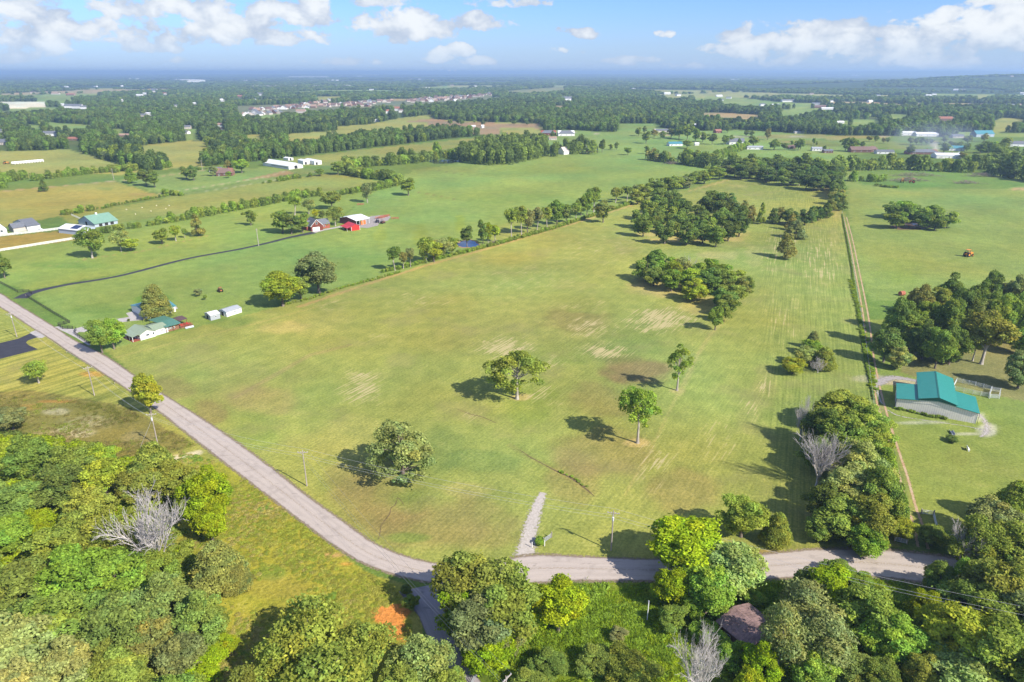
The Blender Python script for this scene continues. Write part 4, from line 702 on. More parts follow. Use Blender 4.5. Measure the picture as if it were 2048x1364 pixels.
# --- near wood, lower left
NEAR_L = [(55, 905, 95, 10, 'round', 'mid'), (140, 925, 100, 10, 'round', 'mid'), (192, 915, 70, 9, 'round', 'yolive'), (120, 965, 110, 10, 'low', 'dark'), (30, 1000, 110, 11, 'round', 'blue'), (205, 950, 80, 9, 'round', 'yolive'), (175, 1010, 100, 10, 'low', 'olive'), (75, 1040, 70, 8, 'round', 'lime'), (10, 1070, 90, 10, 'round', 'green'),
          (306, 925, 100, 13, 'cone', 'olive'), (285, 965, 90, 9, 'round', 'olive'), (345, 955, 90, 10, 'round', 'olive'), (408, 985, 100, 13, 'round', 'lime'), (418, 1040, 80, 9, 'round', 'lime'), (432, 1120, 110, 10, 'cone', 'brown'), (470, 1150, 70, 6, 'cone', 'brown'), (308, 1135, 90, 9, 'low', 'olive'), (120, 1090, 110, 10, 'low', 'olive'), (200, 1080, 110, 10, 'round', 'olive'),
          (155, 1145, 130, 11, 'low', 'green'), (50, 1170, 150, 12, 'low', 'mid'), (235, 1150, 110, 11, 'low', 'green'), (330, 1200, 140, 11, 'low', 'blue'), (400, 1235, 100, 10, 'low', 'blue'), (110, 1240, 150, 12, 'low', 'mid'), (30, 1290, 160, 13, 'low', 'sage'), (130, 1330, 130, 11, 'low', 'sage'), (230, 1250, 130, 11, 'low', 'blue'), (300, 1275, 110, 10, 'low', 'brown'),
          (360, 1310, 110, 10, 'low', 'grey'), (240, 1345, 120, 10, 'low', 'olive'), (30, 1370, 120, 12, 'low', 'sage'), (-60, 1000, 130, 12, 'round', 'mid'), (-70, 1150, 140, 12, 'low', 'mid'), (-60, 1300, 150, 12, 'low', 'blue'), (170, 1430, 150, 12, 'low', 'mid'), (330, 1400, 120, 10, 'low', 'mid')]
cluster(NEAR_L, 'the lower left wood', 'trees of the lower left wood', lod='N')
tree_top(20, 835, 62, 7, 'round', 'grey', 'N', label='grey green tree cut by the left edge below the striped lawn'); tree_top(84, 1068, 46, 7, 'round', 'yellow', 'N', label='small yellow green maple inside the lower left wood')
tree_base(318, 1150, 1000, 160, 'bare', 'mid', 'N', label='large bleached dead tree with fan of bare branches in the lower left wood')
tree_base(1385, 1430, 1268, 112, 'bare', 'mid', 'N', label='pale leafless tree at the bottom edge left of the rusty shed'); tree_base(1632, 975, 868, 90, 'bare', 'mid', 'N', label='grey leafless tree leaning out of the thicket by the dirt track'); tree_base(1918, 1140, 1055, 60, 'bare', 'mid', 'N', label='small leafless tree near the road end on the right')
tree_base(1600, 880, 800, 40, 'bare', 'mid', 'N', label='thin leafless tree at the upper tip of the thicket by the track')

NEAR_C = [(620, 1270, 210, 14, 'airy', 'olive'), (560, 1330, 150, 12, 'airy', 'olive'), (720, 1300, 150, 13, 'airy', 'olive'), (660, 1360, 170, 13, 'airy', 'olive'), (845, 1325, 130, 10, 'airy', 'sage'), (800, 1370, 120, 9, 'round', 'olive'), (500, 1390, 140, 10, 'round', 'olive'), (895, 1375, 95, 8, 'round', 'olive')]
cluster(NEAR_C, 'the airy bottom clump', 'airy trees at the bottom', lod='N')
for cx, cy, wp, h, kd, tn, lb in [(950, 1165, 160, 15, 'round', 'olive', 'tall olive tree at the road junction, back one of the big clump'), (1010, 1210, 150, 14, 'round', 'olive', 'right front olive tree of the junction clump'), (965, 1245, 150, 12, 'round', 'grey', 'greyish front tree of the junction clump'), (918, 1222, 84, 11, 'round', 'lime', 'narrow lime green tree on the left of the junction clump'), (975, 1300, 112, 8, 'round', 'lime', 'low lime green tree at the foot of the junction clump'),
                                  (1118, 1205, 108, 12, 'round', 'yellow', 'bright yellow green round tree right of the junction clump'), (1030, 1265, 60, 9, 'round', 'sage', 'small pale tree between the junction clump and the yellow tree'),
                                  (1375, 1085, 168, 13, 'round', 'lime', 'large lime green tree overhanging the road'), (1345, 1172, 80, 9, 'round', 'lime', 'small lime green tree below the large one on the road'), (1462, 1135, 150, 12, 'round', 'sage', 'pale sage tree between the large lime tree and the rusty shed'), (1418, 1175, 110, 11, 'round', 'green', 'green tree in front of the pale sage tree'),
                                  (1488, 1030, 96, 10, 'round', 'olive', 'olive tree on the field side of the road, left of the cedar'), (1556, 1052, 54, 8, 'cone', 'olive', 'dark cedar on the field side of the road')]:
    tree_top(cx, cy, wp, h, kd, tn, 'N', label=lb)
THK = [(1690, 815, 100, 13, 'round', 'olive'), (1650, 850, 80, 12, 'round', 'dark'), (1730, 840, 90, 12, 'round', 'olive'), (1690, 870, 100, 12, 'round', 'mid'), (1755, 875, 80, 10, 'round', 'olive'), (1640, 905, 70, 11, 'round', 'dark'), (1715, 920, 100, 12, 'round', 'sage'), (1770, 920, 60, 9, 'cone', 'green'), (1650, 1000, 70, 9, 'round', 'dark'),
       (1700, 970, 110, 12, 'round', 'sage'), (1760, 975, 90, 12, 'round', 'mid'), (1690, 1030, 100, 11, 'round', 'mid'), (1745, 1030, 100, 12, 'round', 'olive'), (1795, 1015, 60, 9, 'cone', 'mid'), (1640, 1050, 60, 7, 'round', 'mid'), (1740, 1075, 70, 7, 'low', 'green'), (1805, 1055, 50, 5, 'low', 'yolive')]
cluster(THK, 'the track thicket', 'trees of the thicket by the track', lod='N')
NEAR_R = [(1868, 1068, 52, 6, 'low', 'mid'), (1990, 1035, 110, 12, 'round', 'grey'), (2035, 1000, 90, 13, 'cone', 'olive'), (1960, 1080, 90, 11, 'round', 'olive'), (2030, 1085, 120, 12, 'round', 'olive'), (1925, 1150, 60, 9, 'column', 'green'), (1880, 1150, 60, 8, 'round', 'mid'), (1935, 1195, 100, 10, 'round', 'mid'), (2010, 1170, 130, 13, 'round', 'olive'), (1990, 1235, 120, 12, 'round', 'olive'), (2060, 1240, 120, 13, 'round', 'grey'),
          (1660, 1175, 110, 10, 'round', 'lime'), (1700, 1205, 80, 9, 'round', 'yellow'), (1615, 1215, 130, 12, 'airy', 'grey'), (1565, 1270, 105, 13, 'airy', 'grey'), (1610, 1165, 60, 7, 'round', 'dark'), (1650, 1275, 130, 12, 'airy', 'grey'), (1740, 1225, 110, 11, 'round', 'olive'), (1780, 1265, 120, 11, 'round', 'green'), (1850, 1210, 74, 9, 'round', 'lime'), (1870, 1265, 90, 9, 'round', 'mid'), (1930, 1275, 140, 14, 'round', 'yolive'), (2010, 1310, 150, 13, 'round', 'olive'),
          (1940, 1350, 140, 12, 'round', 'sage'), (1845, 1340, 80, 8, 'round', 'olive'), (1700, 1325, 90, 8, 'round', 'blue'), (1625, 1340, 80, 7, 'round', 'green'), (1525, 1325, 84, 10, 'round', 'lime'), (1500, 1380, 70, 8, 'round', 'lime'), (1760, 1350, 90, 8, 'round', 'mid'), (2090, 1350, 140, 13, 'round', 'mid'), (2110, 1130, 130, 13, 'round', 'mid'), (1760, 1190, 46, 5, 'low', 'yolive')]
NEAR_R = [(a, b, c_, d_, 'cone' if e_ == 'column' else e_, f_) for a, b, c_, d_, e_, f_ in NEAR_R]
cluster(NEAR_R, 'the lower right wood', 'trees of the lower right wood', lod='N')
for cx, cy, wp, h, tn, lb in [(1260, 1335, 100, 5, 'olive', 'olive bush at the bottom edge left of the pale leafless tree'), (1195, 1320, 80, 4, 'mid', 'dark bush at the bottom edge below the yellow tree'), (1238, 1268, 34, 3, 'grey', 'small grey bush alone in the weedy patch'), (1392, 1215, 50, 6, 'green', 'light green bush under the lime trees'), (1345, 1235, 60, 5, 'mid', 'bush beside the white post'),
                              (1420, 1270, 70, 4, 'green', 'bright bush left of the rusty shed'), (1100, 1330, 80, 4, 'dark', 'dark bush in the shade right of the junction clump'), (1060, 1370, 80, 4, 'mid', 'bush at the bottom edge right of the power pole'), (1460, 1310, 60, 5, 'green', 'bush in front of the rusty shed corner'), (822, 1205, 34, 3, 'mid', 'bush on the left corner of the side road'),
                              (812, 1180, 26, 2, 'dark', 'low dark bush at the side road mouth'), (257, 640, 6, 1.2, 'mid', 'small shrub by the house driveway'), (1680, 1140, 60, 3, 'mid', 'bush on the south verge of the road'), (1720, 1160, 50, 3, 'green', 'right bush on the south verge of the road'), (1905, 878, 26, 1.8, 'dark', 'low dark bush on the lawn below the barn'), (1500, 1190, 60, 3, 'green', 'light bush above the rusty shed roof'),
                              (405, 1330, 90, 5, 'lime', 'lime bush at the bottom left of the airy clump'), (440, 1290, 70, 4, 'lime', 'lime bush at the edge of the shaded gap'), (660, 1195, 26, 1.4, 'green', 'small bush in the yellow meadow'), (1080, 1082, 24, 1.6, 'green', 'small weedy bush by the gate at the gravel strip')]:
    tree_top(cx, cy, wp, h, 'low', tn, 'N', label=lb, name='bush', zf=.5)
# --- village trees
VIL = [(1233, 300, 284, 10, 'r'), (1221, 300, 288, 10, 'm'), (1204, 305, 278, 17, 'd'), (1256, 310, 294, 15, 'm'), (1277, 272, 255, 16, 'm'), (1292, 287, 262, 20, 'm'), (1289, 267, 252, 11, 'd'), (1308, 275, 258, 17, 'b'), (1326, 278, 262, 16, 'm'), (1342, 276, 256, 20, 'd'), (1358, 278, 250, 22, 'd'), (1374, 280, 248, 22, 'm'), (1390, 284, 256, 20, 'm'),
       (1405, 284, 264, 18, 'm'), (1424, 289, 266, 20, 'd'), (1374, 297, 279, 20, 'm'), (1450, 289, 270, 18, 'm'), (1462, 288, 270, 16, 'm'), (1506, 293, 271, 28, 'm'), (1478, 293, 277, 12, 'd'), (1548, 300, 279, 26, 'm'), (1568, 300, 285, 14, 'm'), (1596, 301, 280, 18, 'd'), (1601, 299, 276, 18, 'm'), (1583, 290, 281, 8, 'm'), (1293, 308, 292, 13, 'm'),
       (1492, 272, 260, 12, 'd'), (1503, 273, 261, 12, 'm'), (1535, 280, 256, 14, 'b'), (1455, 266, 250, 14, 'd'), (1627, 290, 275, 8, 'm'), (1633, 292, 282, 6, 'm'), (1648, 304, 291, 9, 'd'), (1690, 303, 275, 22, 'd'), (1705, 303, 275, 24, 'm'), (1723, 297, 283, 12, 'd'), (1738, 283, 271, 12, 'b'), (1751, 284, 271, 12, 'm'), (1766, 287, 275, 9, 'b'), (1775, 287, 274, 9, 'm'),
       (1820, 290, 273, 14, 'm'), (1832, 290, 274, 13, 'm'), (1842, 290, 273, 13, 'm'), (1852, 290, 275, 11, 'm'), (1862, 288, 278, 10, 'd'), (1820, 309, 289, 18, 'd'), (1888, 286, 270, 16, 'm'), (1887, 305, 285, 24, 'm'), (1902, 298, 282, 18, 'd'), (1918, 297, 283, 16, 'm'), (1933, 303, 286, 16, 'm'), (1960, 307, 287, 22, 'd'), (1976, 306, 284, 18, 'd'), (1935, 287, 271, 22, 'm'), (1968, 284, 266, 16, 'b'), (1902, 274, 262, 16, 'm'),
       (1924, 318, 304, 18, 'b'), (1712, 290, 283, 9, 'd'), (1105, 277, 262, 12, 'd'), (917, 248, 237, 12, 'd'), (924, 251, 238, 12, 'm'), (901, 250, 238, 12, 'm'), (966, 252, 239, 12, 'd'), (949, 246, 240, 6, 'm'), (1028, 250, 240, 12, 'd'), (1055, 251, 241, 9, 'd')]
VK = {'r': ('round', 'mid'), 'm': ('round', 'mid'), 'd': ('round', 'dark'), 'b': ('round', 'brown')}
VIL.sort(key=lambda q: q[0]); vn = {}
for bx, by, ty, wp, k in VIL:
    kd, tn = VK[k]; reg = ('the ploughed strip far off' if bx < 1120 else 'the green hamlet yards' if bx < 1440 else 'the hamlet middle lawns' if bx < 1700 else 'the row of lawn trees' if bx < 1800 else 'the far right houses')
    vn[reg] = vn.get(reg, 0) + 1; n = vn[reg]
    tree_base(bx, by, ty, wp, kd, tn, 'M', label='%s tree, %s from left of %s' % (TONE[tn], ORD[n - 1] if n <= 20 else 'near last', reg), group='trees about the hamlet')
print('trees', ntree)

HAZE = 1.25e-4
# ------------------------------------------------------------------ roads and paved ground, each a sheet a few mm above the one below
def catmull(P, n):
    P = [np.array(p, float) for p in P]; out = []
    Q = [2 * P[0] - P[1]] + P + [2 * P[-1] - P[-2]]
    for i in range(1, len(Q) - 2):
        for k in range(n):
            t_ = k / n; a, b, c_, d = Q[i - 1:i + 3]
            out.append(.5 * ((2 * b) + (-a + c_) * t_ + (2 * a - 5 * b + 4 * c_ - d) * t_ * t_ + (-a + 3 * b - 3 * c_ + d) * t_ ** 3))
    out.append(P[-1]); return out
def strip_mesh(name, L, R, z, mat, nu=1, rag=0., **pr):
    """sheet between two edge lines of equal length; attribute uvw: x across 0..1, y metres along"""
    V, F, U = [], [], []; s = 0; r = random.Random(1)
    for i in range(len(L)):
        if i: s += float(np.linalg.norm((L[i] + R[i] - L[i - 1] - R[i - 1]) / 2))
        for k in range(nu + 1):
            f = k / nu; p = L[i] * (1 - f) + R[i] * f
            if rag and k in (0, nu): p = p + (L[i] - R[i]) / np.linalg.norm(L[i] - R[i]) * r.uniform(-rag, rag)
            V.append((p[0], p[1], z)); U.append((f, s, 0))
    w_ = nu + 1
    for i in range(len(L) - 1):
        for k in range(nu): F.append((i * w_ + k, i * w_ + k + 1, (i + 1) * w_ + k + 1, (i + 1) * w_ + k))
    a = np.array(V)[list(F[0])]; nz = np.cross(a[1] - a[0], a[2] - a[0])[2]
    if nz < 0: F = [f[::-1] for f in F]
    me = mesh_np(name, V, F, [mat], {'uvw': ('POINT', 'FLOAT_VECTOR', U)}); return link(name, me, **pr)
def resample(P, n):
    P = np.array(P); d = np.concatenate([[0], np.cumsum(np.linalg.norm(np.diff(P, axis=0), axis=1))]); q = np.linspace(0, d[-1], n)
    return [np.array((np.interp(t_, d, P[:, 0]), np.interp(t_, d, P[:, 1]))) for t_ in q]
def mat_road(name, col, tint=(.5, .33, .27)):
    m, t, out = new_mat(name); uv = t.attr('uvw'); sp = t.node('ShaderNodeSeparateXYZ'); t.l.new(uv, sp.inputs[0]); u, v = sp.outputs[0], sp.outputs[1]
    pos = t.node('ShaderNodeNewGeometry').outputs['Position']
    cb = t.node('ShaderNodeCombineXYZ'); t.l.new(t.math('MULTIPLY', u, 7), cb.inputs[0]); t.l.new(t.math('MULTIPLY', v, .06), cb.inputs[1])
    lanes = t.noise(cb.outputs[0], 1.6, 4, .6, .3); grit = t.noise(pos, 5, 5, .75); blot = t.noise(pos, .25, 5, .6)
    wob = t.math('ADD', u, t.math('MULTIPLY', t.math('SUBTRACT', t.noise(pos, .15, 2), .5), .04))
    tr = None
    for c0 in (.14, .36, .64, .86):
        g = t.ramp(t.math('ABSOLUTE', t.math('SUBTRACT', wob, c0)), .0, .09, 1, 0); tr = g if tr is None else t.math('ADD', tr, g)
    c = t.mix(t.ramp(lanes, .35, .7), tuple(q * .93 for q in col), tuple(q * 1.06 for q in col))
    c = t.mix(t.math('MULTIPLY', tr, .5), c, tuple(q * 1.1 for q in col))
    c = t.mix(1.0, c, t.mix(t.ramp(grit, .3, .7), (.88, .88, .88), (1.1, 1.1, 1.1)), 'MULTIPLY')
    c = t.mix(t.ramp(blot, .52, .66, 0, .55), c, tuple(q * .72 for q in col))
    tar = t.noise(t.mapping(pos, (0, 0, .3), (.35, 1, 1)), .9, 5, .65, .6); c = t.mix(t.ramp(tar, .60, .68, 0, .5), c, tuple(q * .5 for q in col))
    edge = t.math('ABSOLUTE', t.math('SUBTRACT', u, .5)); edge = t.math('ADD', edge, t.math('MULTIPLY', t.math('SUBTRACT', t.noise(pos, .8, 5, .7), .5), .16))
    c = t.mix(t.ramp(edge, .44, .495, 0, .85), c, (.17, .125, .09))
    principled(t, out, c, .9, t.bump(grit, .25, .02), spec=.2); return m
def mat_patchy(name, col, col2, sc=.5, rough=.9, alpha=True, thr=.5):
    m, t, out = new_mat(name); pos = t.node('ShaderNodeNewGeometry').outputs['Position']
    n = t.noise(pos, sc, 6, .7); g = t.noise(pos, 4, 5, .8); c = t.mix(t.ramp(n, .35, .65), col, col2); c = t.mix(1.0, c, t.mix(t.ramp(g, .25, .75), (.72, .72, .72), (1.25, 1.25, 1.25)), 'MULTIPLY')
    p = principled(t, out, c, rough, t.bump(g, .5, .05), spec=.15)
    if alpha:
        uv = t.attr('uvw'); sp = t.node('ShaderNodeSeparateXYZ'); t.l.new(uv, sp.inputs[0]); e = t.math('ABSOLUTE', t.math('SUBTRACT', sp.outputs[0], .5))
        a = t.math('ADD', t.math('MULTIPLY', t.math('SUBTRACT', .5, e), 3.0), t.math('MULTIPLY', t.math('SUBTRACT', t.noise(pos, 1.6, 5, .7), .5), 2.6))
        t.put(p.inputs['Alpha'], t.ramp(a, thr - .25, thr + .1))
    return m
M['road'] = mat_road('worn_chip_seal', (.41, .348, .298)); M['asphalt'] = mat_patchy('fresh_asphalt', (.040, .040, .050), (.052, .052, .064), .4, .8, False)
M['conc'] = mat_patchy('pale_concrete', (.36, .33, .31), (.44, .41, .385), .5, .9, False); M['gravel'] = mat_patchy('limestone_gravel', (.38, .335, .28), (.48, .43, .38), 1.5, .95, True, .8)
M['gravel3'] = mat_patchy('thin_gravel', (.33, .29, .26), (.43, .39, .36), 1.2, .95, True, 1.35); M['gravel2'] = mat_patchy('yard_gravel', (.27, .24, .22), (.36, .325, .30), .8, .95, True, .9)
M['clay'] = mat_patchy('red_dirt', (.40, .25, .13), (.46, .34, .21), .25, .95, True, .8); M['lane'] = mat_road('grey_side_road', (.30, .27, .265))
UP = [(-420, 410), (-200, 497), (-70, 553), (0, 587), (23, 602), (66, 628), (111, 656), (147, 680), (210, 712), (271, 753), (328, 790), (430, 855), (527, 924), (610, 989), (700, 1053), (755, 1091), (831, 1119), (898, 1129), (1000, 1121), (1068, 1110), (1170, 1114), (1298, 1119), (1410, 1116), (1506, 1110), (1634, 1099), (1750, 1099), (1868, 1110), (2000, 1135), (2200, 1190), (2600, 1330)]
LO = [(-440, 424), (-210, 512), (-75, 573), (-2, 612), (22, 627), (66, 656), (103, 678), (140, 705), (195, 738), (257, 780), (312, 817), (399, 886), (480, 948), (558, 1008), (640, 1070), (700, 1116), (760, 1151), (850, 1180), (960, 1176), (1057, 1165), (1160, 1159), (1283, 1162), (1400, 1164), (1517, 1162), (1625, 1150), (1745, 1149), (1875, 1168), (1995, 1200), (2170, 1260), (2500, 1420)]
Lw = resample(catmull([G(*p) for p in UP], 8), 260); Rw = resample(catmull([G(*p) for p in LO], 8), 260)
# pair every upper-edge point with its nearest lower-edge point so the cross sections stay square
RwD = np.array(resample(catmull([G(*p) for p in LO], 8), 2000)); pr_, j0 = [], 0
for a in Lw:
    d = np.linalg.norm(RwD - a, axis=1); j = max(int(d.argmin()), j0); j0 = j; pr_.append(RwD[j])
pr_ = np.array(pr_); ker = np.ones(9) / 9; pad = np.pad(pr_, ((4, 4), (0, 0)), 'edge'); Rw = [np.array((np.convolve(pad[:, 0], ker, 'valid')[i], np.convolve(pad[:, 1], ker, 'valid')[i])) for i in range(len(pr_))]
def off(A, B, f): return [a * (1 - f) + b * f for a, b in zip(A, B)]
strip_mesh('road_verge', off(Lw, Rw, -.09), off(Lw, Rw, 1.09), .016, mat_patchy('gravel_verge', (.20, .165, .10), (.26, .2, .13), .8, .95, True, .12), 2, kind='structure')
strip_mesh('road', Lw, Rw, .024, M['road'], 4, .1, kind='structure')
my, t, out = new_mat('faded_yellow_line'); pos = t.node('ShaderNodeNewGeometry').outputs['Position']; p_ = principled(t, out, t.mix(t.noise(pos, 3, 4), (.36, .28, .18), (.42, .31, .15)), .8)
t.put(p_.inputs['Alpha'], t.ramp(t.noise(pos, 2.2, 5, .7), .42, .6, 0, .55))
for s_ in (-.017, .017): strip_mesh('road_line', off(Lw, Rw, .5 + s_ - .008), off(Lw, Rw, .5 + s_ + .008), .030, my, kind='structure')
def ribbon(name, pts, width, z, mat, n=60, **pr):
    P = np.array(resample(catmull([G(*p) for p in pts], 6), n)); d = np.gradient(P, axis=0); d /= np.linalg.norm(d, axis=1, keepdims=True); nn = np.stack([-d[:, 1], d[:, 0]], 1)
    wv = np.interp(np.linspace(0, 1, n), np.linspace(0, 1, len(width)), width) if isinstance(width, (list, tuple)) else np.full(n, width)
    L = [P[i] + nn[i] * wv[i] / 2 for i in range(n)]; R = [P[i] - nn[i] * wv[i] / 2 for i in range(n)]; return strip_mesh(name, L, R, z, mat, 4, 0, **pr)
def sheet(name, pts, z, mat, **pr):
    P = [G(*p) for p in pts]; me = bpy.data.meshes.new(name); V = [(p[0], p[1], z) for p in P]; me.from_pydata(V, [], [list(range(len(V)))]); me.materials.append(mat)
    if me.polygons[0].normal.z < 0: me.flip_normals()
    a = me.attributes.new('uvw', 'FLOAT_VECTOR', 'POINT'); [setattr(x, 'vector', (.5, 0, 0)) for x in a.data]; return link(name, me, **pr)
ribbon('side_road', [(850, 1172), (862, 1215), (878, 1262), (905, 1320), (960, 1400), (1020, 1480)], [11, 5.6, 4.6, 4.2, 4, 4], .012, M['lane'], 60, kind='structure')
ribbon('driveway', [(40, 597), (65, 585), (130, 570), (240, 551.5), (372, 518), (475, 499), (539, 485), (574, 476), (628, 465)], [6.5, 3.6, 3.2, 3.2, 3.2, 3.2, 3.2, 3.6, 6], .012, M['asphalt'], 120, kind='structure')
ribbon('concrete_drive', [(624, 463.5), (650, 459), (672, 455), (692, 451)], [9, 4, 3.4, 5], .016, M['conc'], 40, kind='structure')
sheet('asphalt_lot', [(-160, 722), (0, 686), (37, 677), (51, 671), (60, 666.5), (76, 674), (56, 681), (52, 685), (57, 690), (76, 698.5), (0, 718), (-200, 765)], .012, M['asphalt'], kind='structure')
sheet('lot_mouth', [(58, 668), (62, 664), (72, 660), (92, 672), (84, 676), (74, 675)], .008, M['conc'], kind='structure')
sheet('house_drive', [(107, 654), (118, 652.5), (130, 657), (147, 658), (170, 652), (190, 648.5), (200, 646), (232, 638), (258, 634), (252, 626.5), (290, 615), (330, 611), (350, 610), (356, 617), (340, 622), (300, 634), (288, 640), (262, 642), (240, 645), (220, 652), (186, 664.5), (158, 664), (152, 668), (165, 677), (184, 690), (176, 690.5), (150, 674), (130, 664)], .012, M['conc'], kind='structure')
sheet('barn_yard', [(698, 452), (722, 443), (726, 436), (745, 432), (765, 430), (782, 433), (776, 441), (758, 446), (756, 451), (735, 456), (722, 455)], .012, M['gravel2'], kind='structure')
ribbon('gravel_strip', [(1050, 1113), (1055, 1085), (1063, 1050), (1074, 1015), (1086, 985)], [8.5, 6.3, 6, 5, 3.4], .012, M['gravel'], 60, kind='structure')
for sgn, nm in ((-1, 'wheel_rut'), (1, 'wheel_rut')):
    tr_ = [(1690, 434), (1702, 480), (1714, 540), (1726, 600), (1735, 655), (1742, 715), (1757, 790), (1774, 850), (1791, 905), (1806, 950), (1822, 1010), (1836, 1050), (1846, 1096)]
    P = np.array(resample(catmull([G(*p) for p in tr_], 6), 160)); d = np.gradient(P, axis=0); d /= np.linalg.norm(d, axis=1, keepdims=True); nn = np.stack([-d[:, 1], d[:, 0]], 1); c_ = P + nn * sgn * 1.0
    strip_mesh(nm, [c_[i] + nn[i] * .62 for i in range(160)], [c_[i] - nn[i] * .62 for i in range(160)], .012, M['clay'], 2, 0, kind='structure')
ribbon('gravel_patch', [(1752, 770), (1775, 757), (1800, 756), (1835, 762)], [5, 8, 7, 4], .016, M['gravel2'], 40, kind='structure')
ribbon('gravel_patch', [(1752, 768), (1757, 790), (1764, 808)], [4, 3.4, 3], .020, M['gravel3'], 30, kind='structure')
ribbon('gravel_patch', [(1775, 820), (1800, 832), (1860, 842), (1930, 852), (1975, 862)], [2.6, 2.2, 1.6, 2, 3], .016, M['gravel3'], 50, kind='structure')
ribbon('gravel_patch', [(1958, 828), (1972, 845), (1974, 862), (1962, 874)], [6, 7.5, 7, 4], .020, M['gravel3'], 40, kind='structure')
M['crack'] = mat_patchy('bare_cracked_soil', (.10, .07, .04), (.17, .12, .06), 1.0, .95, True, .9)
ribbon('soil_crack', [(795, 995), (790, 1010), (782, 1016), (779, 1028), (770, 1040), (762, 1052), (760, 1066), (756, 1080)], [.2, .5, .35, .55, .3, .4, .2], .012, M['crack'], 90, kind='structure'); ribbon('soil_crack', [(795, 995), (801, 1000), (808, 1010)], [.4, .3, .2], .014, M['crack'], 20, kind='structure')
ribbon('eroded_gully', [(1040, 900), (1062, 915), (1090, 930), (1112, 942), (1140, 955), (1165, 972), (1188, 992)], [.3, .8, .6, 1.0, 1.3, 1.2, .4], .012, M['crack'], 90, kind='structure'); ribbon('eroded_gully', [(915, 818), (940, 828), (965, 834), (992, 846)], [.2, .5, .6, .2], .012, M['crack'], 60, kind='structure')
# ponds
mw, t, out = new_mat('pond_water'); pos = t.node('ShaderNodeNewGeometry').outputs['Position']
p_ = principled(t, out, (.018, .045, .10), .06, t.bump(t.noise(pos, 2.5, 3), .06, .05), spec=.6)
mm, t, out = new_mat('muddy_water'); principled(t, out, (.10, .065, .045), .15, None, spec=.5)
mk, t, out = new_mat('green_pond_water'); principled(t, out, (.03, .045, .04), .05, None, spec=.6)
def pond(name, c0, rx, ry, mat, z=.02, shore=None):
    P = []
    for k in range(40):
        a = 6.283 * k / 40; q = 1 + .12 * math.sin(3 * a + c0[0]) + .06 * math.sin(7 * a); P.append((c0[0] + rx * q * math.cos(a), c0[1] + ry * q * math.sin(a)))
    if shore: sheet('pond_bank', [(c0[0] + (x - c0[0]) * 1.22, c0[1] + (y - c0[1]) * 1.25) for x, y in P], .008, shore, kind='structure')
    return sheet(name, P, z, mat, kind='structure')
pond('pond', (936, 488), 20, 7, mw, shore=mat_patchy('bank_clay', (.30, .17, .09), (.36, .24, .13), .6, .95, False)); pond('pond', (888, 323), 33, 4.2, mk); pond('pond', (1822, 452), 30, 4.5, mm, shore=mat_patchy('mud', (.17, .10, .07), (.22, .14, .09), .6, .95, False))
pond('pond', (1310, 322), 0.1, .1, mk) if False else None

# ------------------------------------------------------------------ scattered growth (one object each)
def make_clump(name, seed, n, leaf, r0=1.0, flat=.6, bl=0):
    r = np.random.default_rng(seed); d = unit(r.normal(size=(n, 3))); d[:, 2] = abs(d[:, 2])
    k = unit(r.normal(size=(6, 3))); b = np.max(d @ k.T, 1); P = d * (r0 * (.62 + .42 * b))[:, None]; P[:, 2] *= flat
    N = unit(d + r.normal(size=d.shape) * .5 + np.array([0, 0, .3])); V, F = leaf_quads(P, N, leaf, r)
    s = r.uniform(.65, 1.4, n); sh = np.repeat(np.stack([s, s, s, np.ones(n)], 1), 4, 0)
    return mesh_np(name, V, F, [M['leafi']], {'leafshade': ('POINT', 'FLOAT_COLOR', sh)})
def make_tuft(name, seed, n, h=.8, w=.04, spread=.5):
    r = np.random.default_rng(seed); V, F = [], []
    for i in range(n):
        a = r.uniform(0, 6.28); x, y = r.normal(0, spread, 2); dx, dy = math.cos(a) * w, math.sin(a) * w; lx, ly = r.normal(0, .25, 2) * h; hh = h * r.uniform(.5, 1.1)
        o = len(V); V += [(x - dx, y - dy, 0), (x + dx, y + dy, 0), (x + lx * .4 + dx, y + ly * .4 + dy, hh * .6), (x + lx, y + ly, hh)]; F.append((o, o + 1, o + 2, o + 3))
    s = r.uniform(.7, 1.35, n); sh = np.repeat(np.stack([s, s, s, np.ones(n)], 1), 4, 0)
    return mesh_np(name, V, F, [M['leafi']], {'leafshade': ('POINT', 'FLOAT_COLOR', sh)})
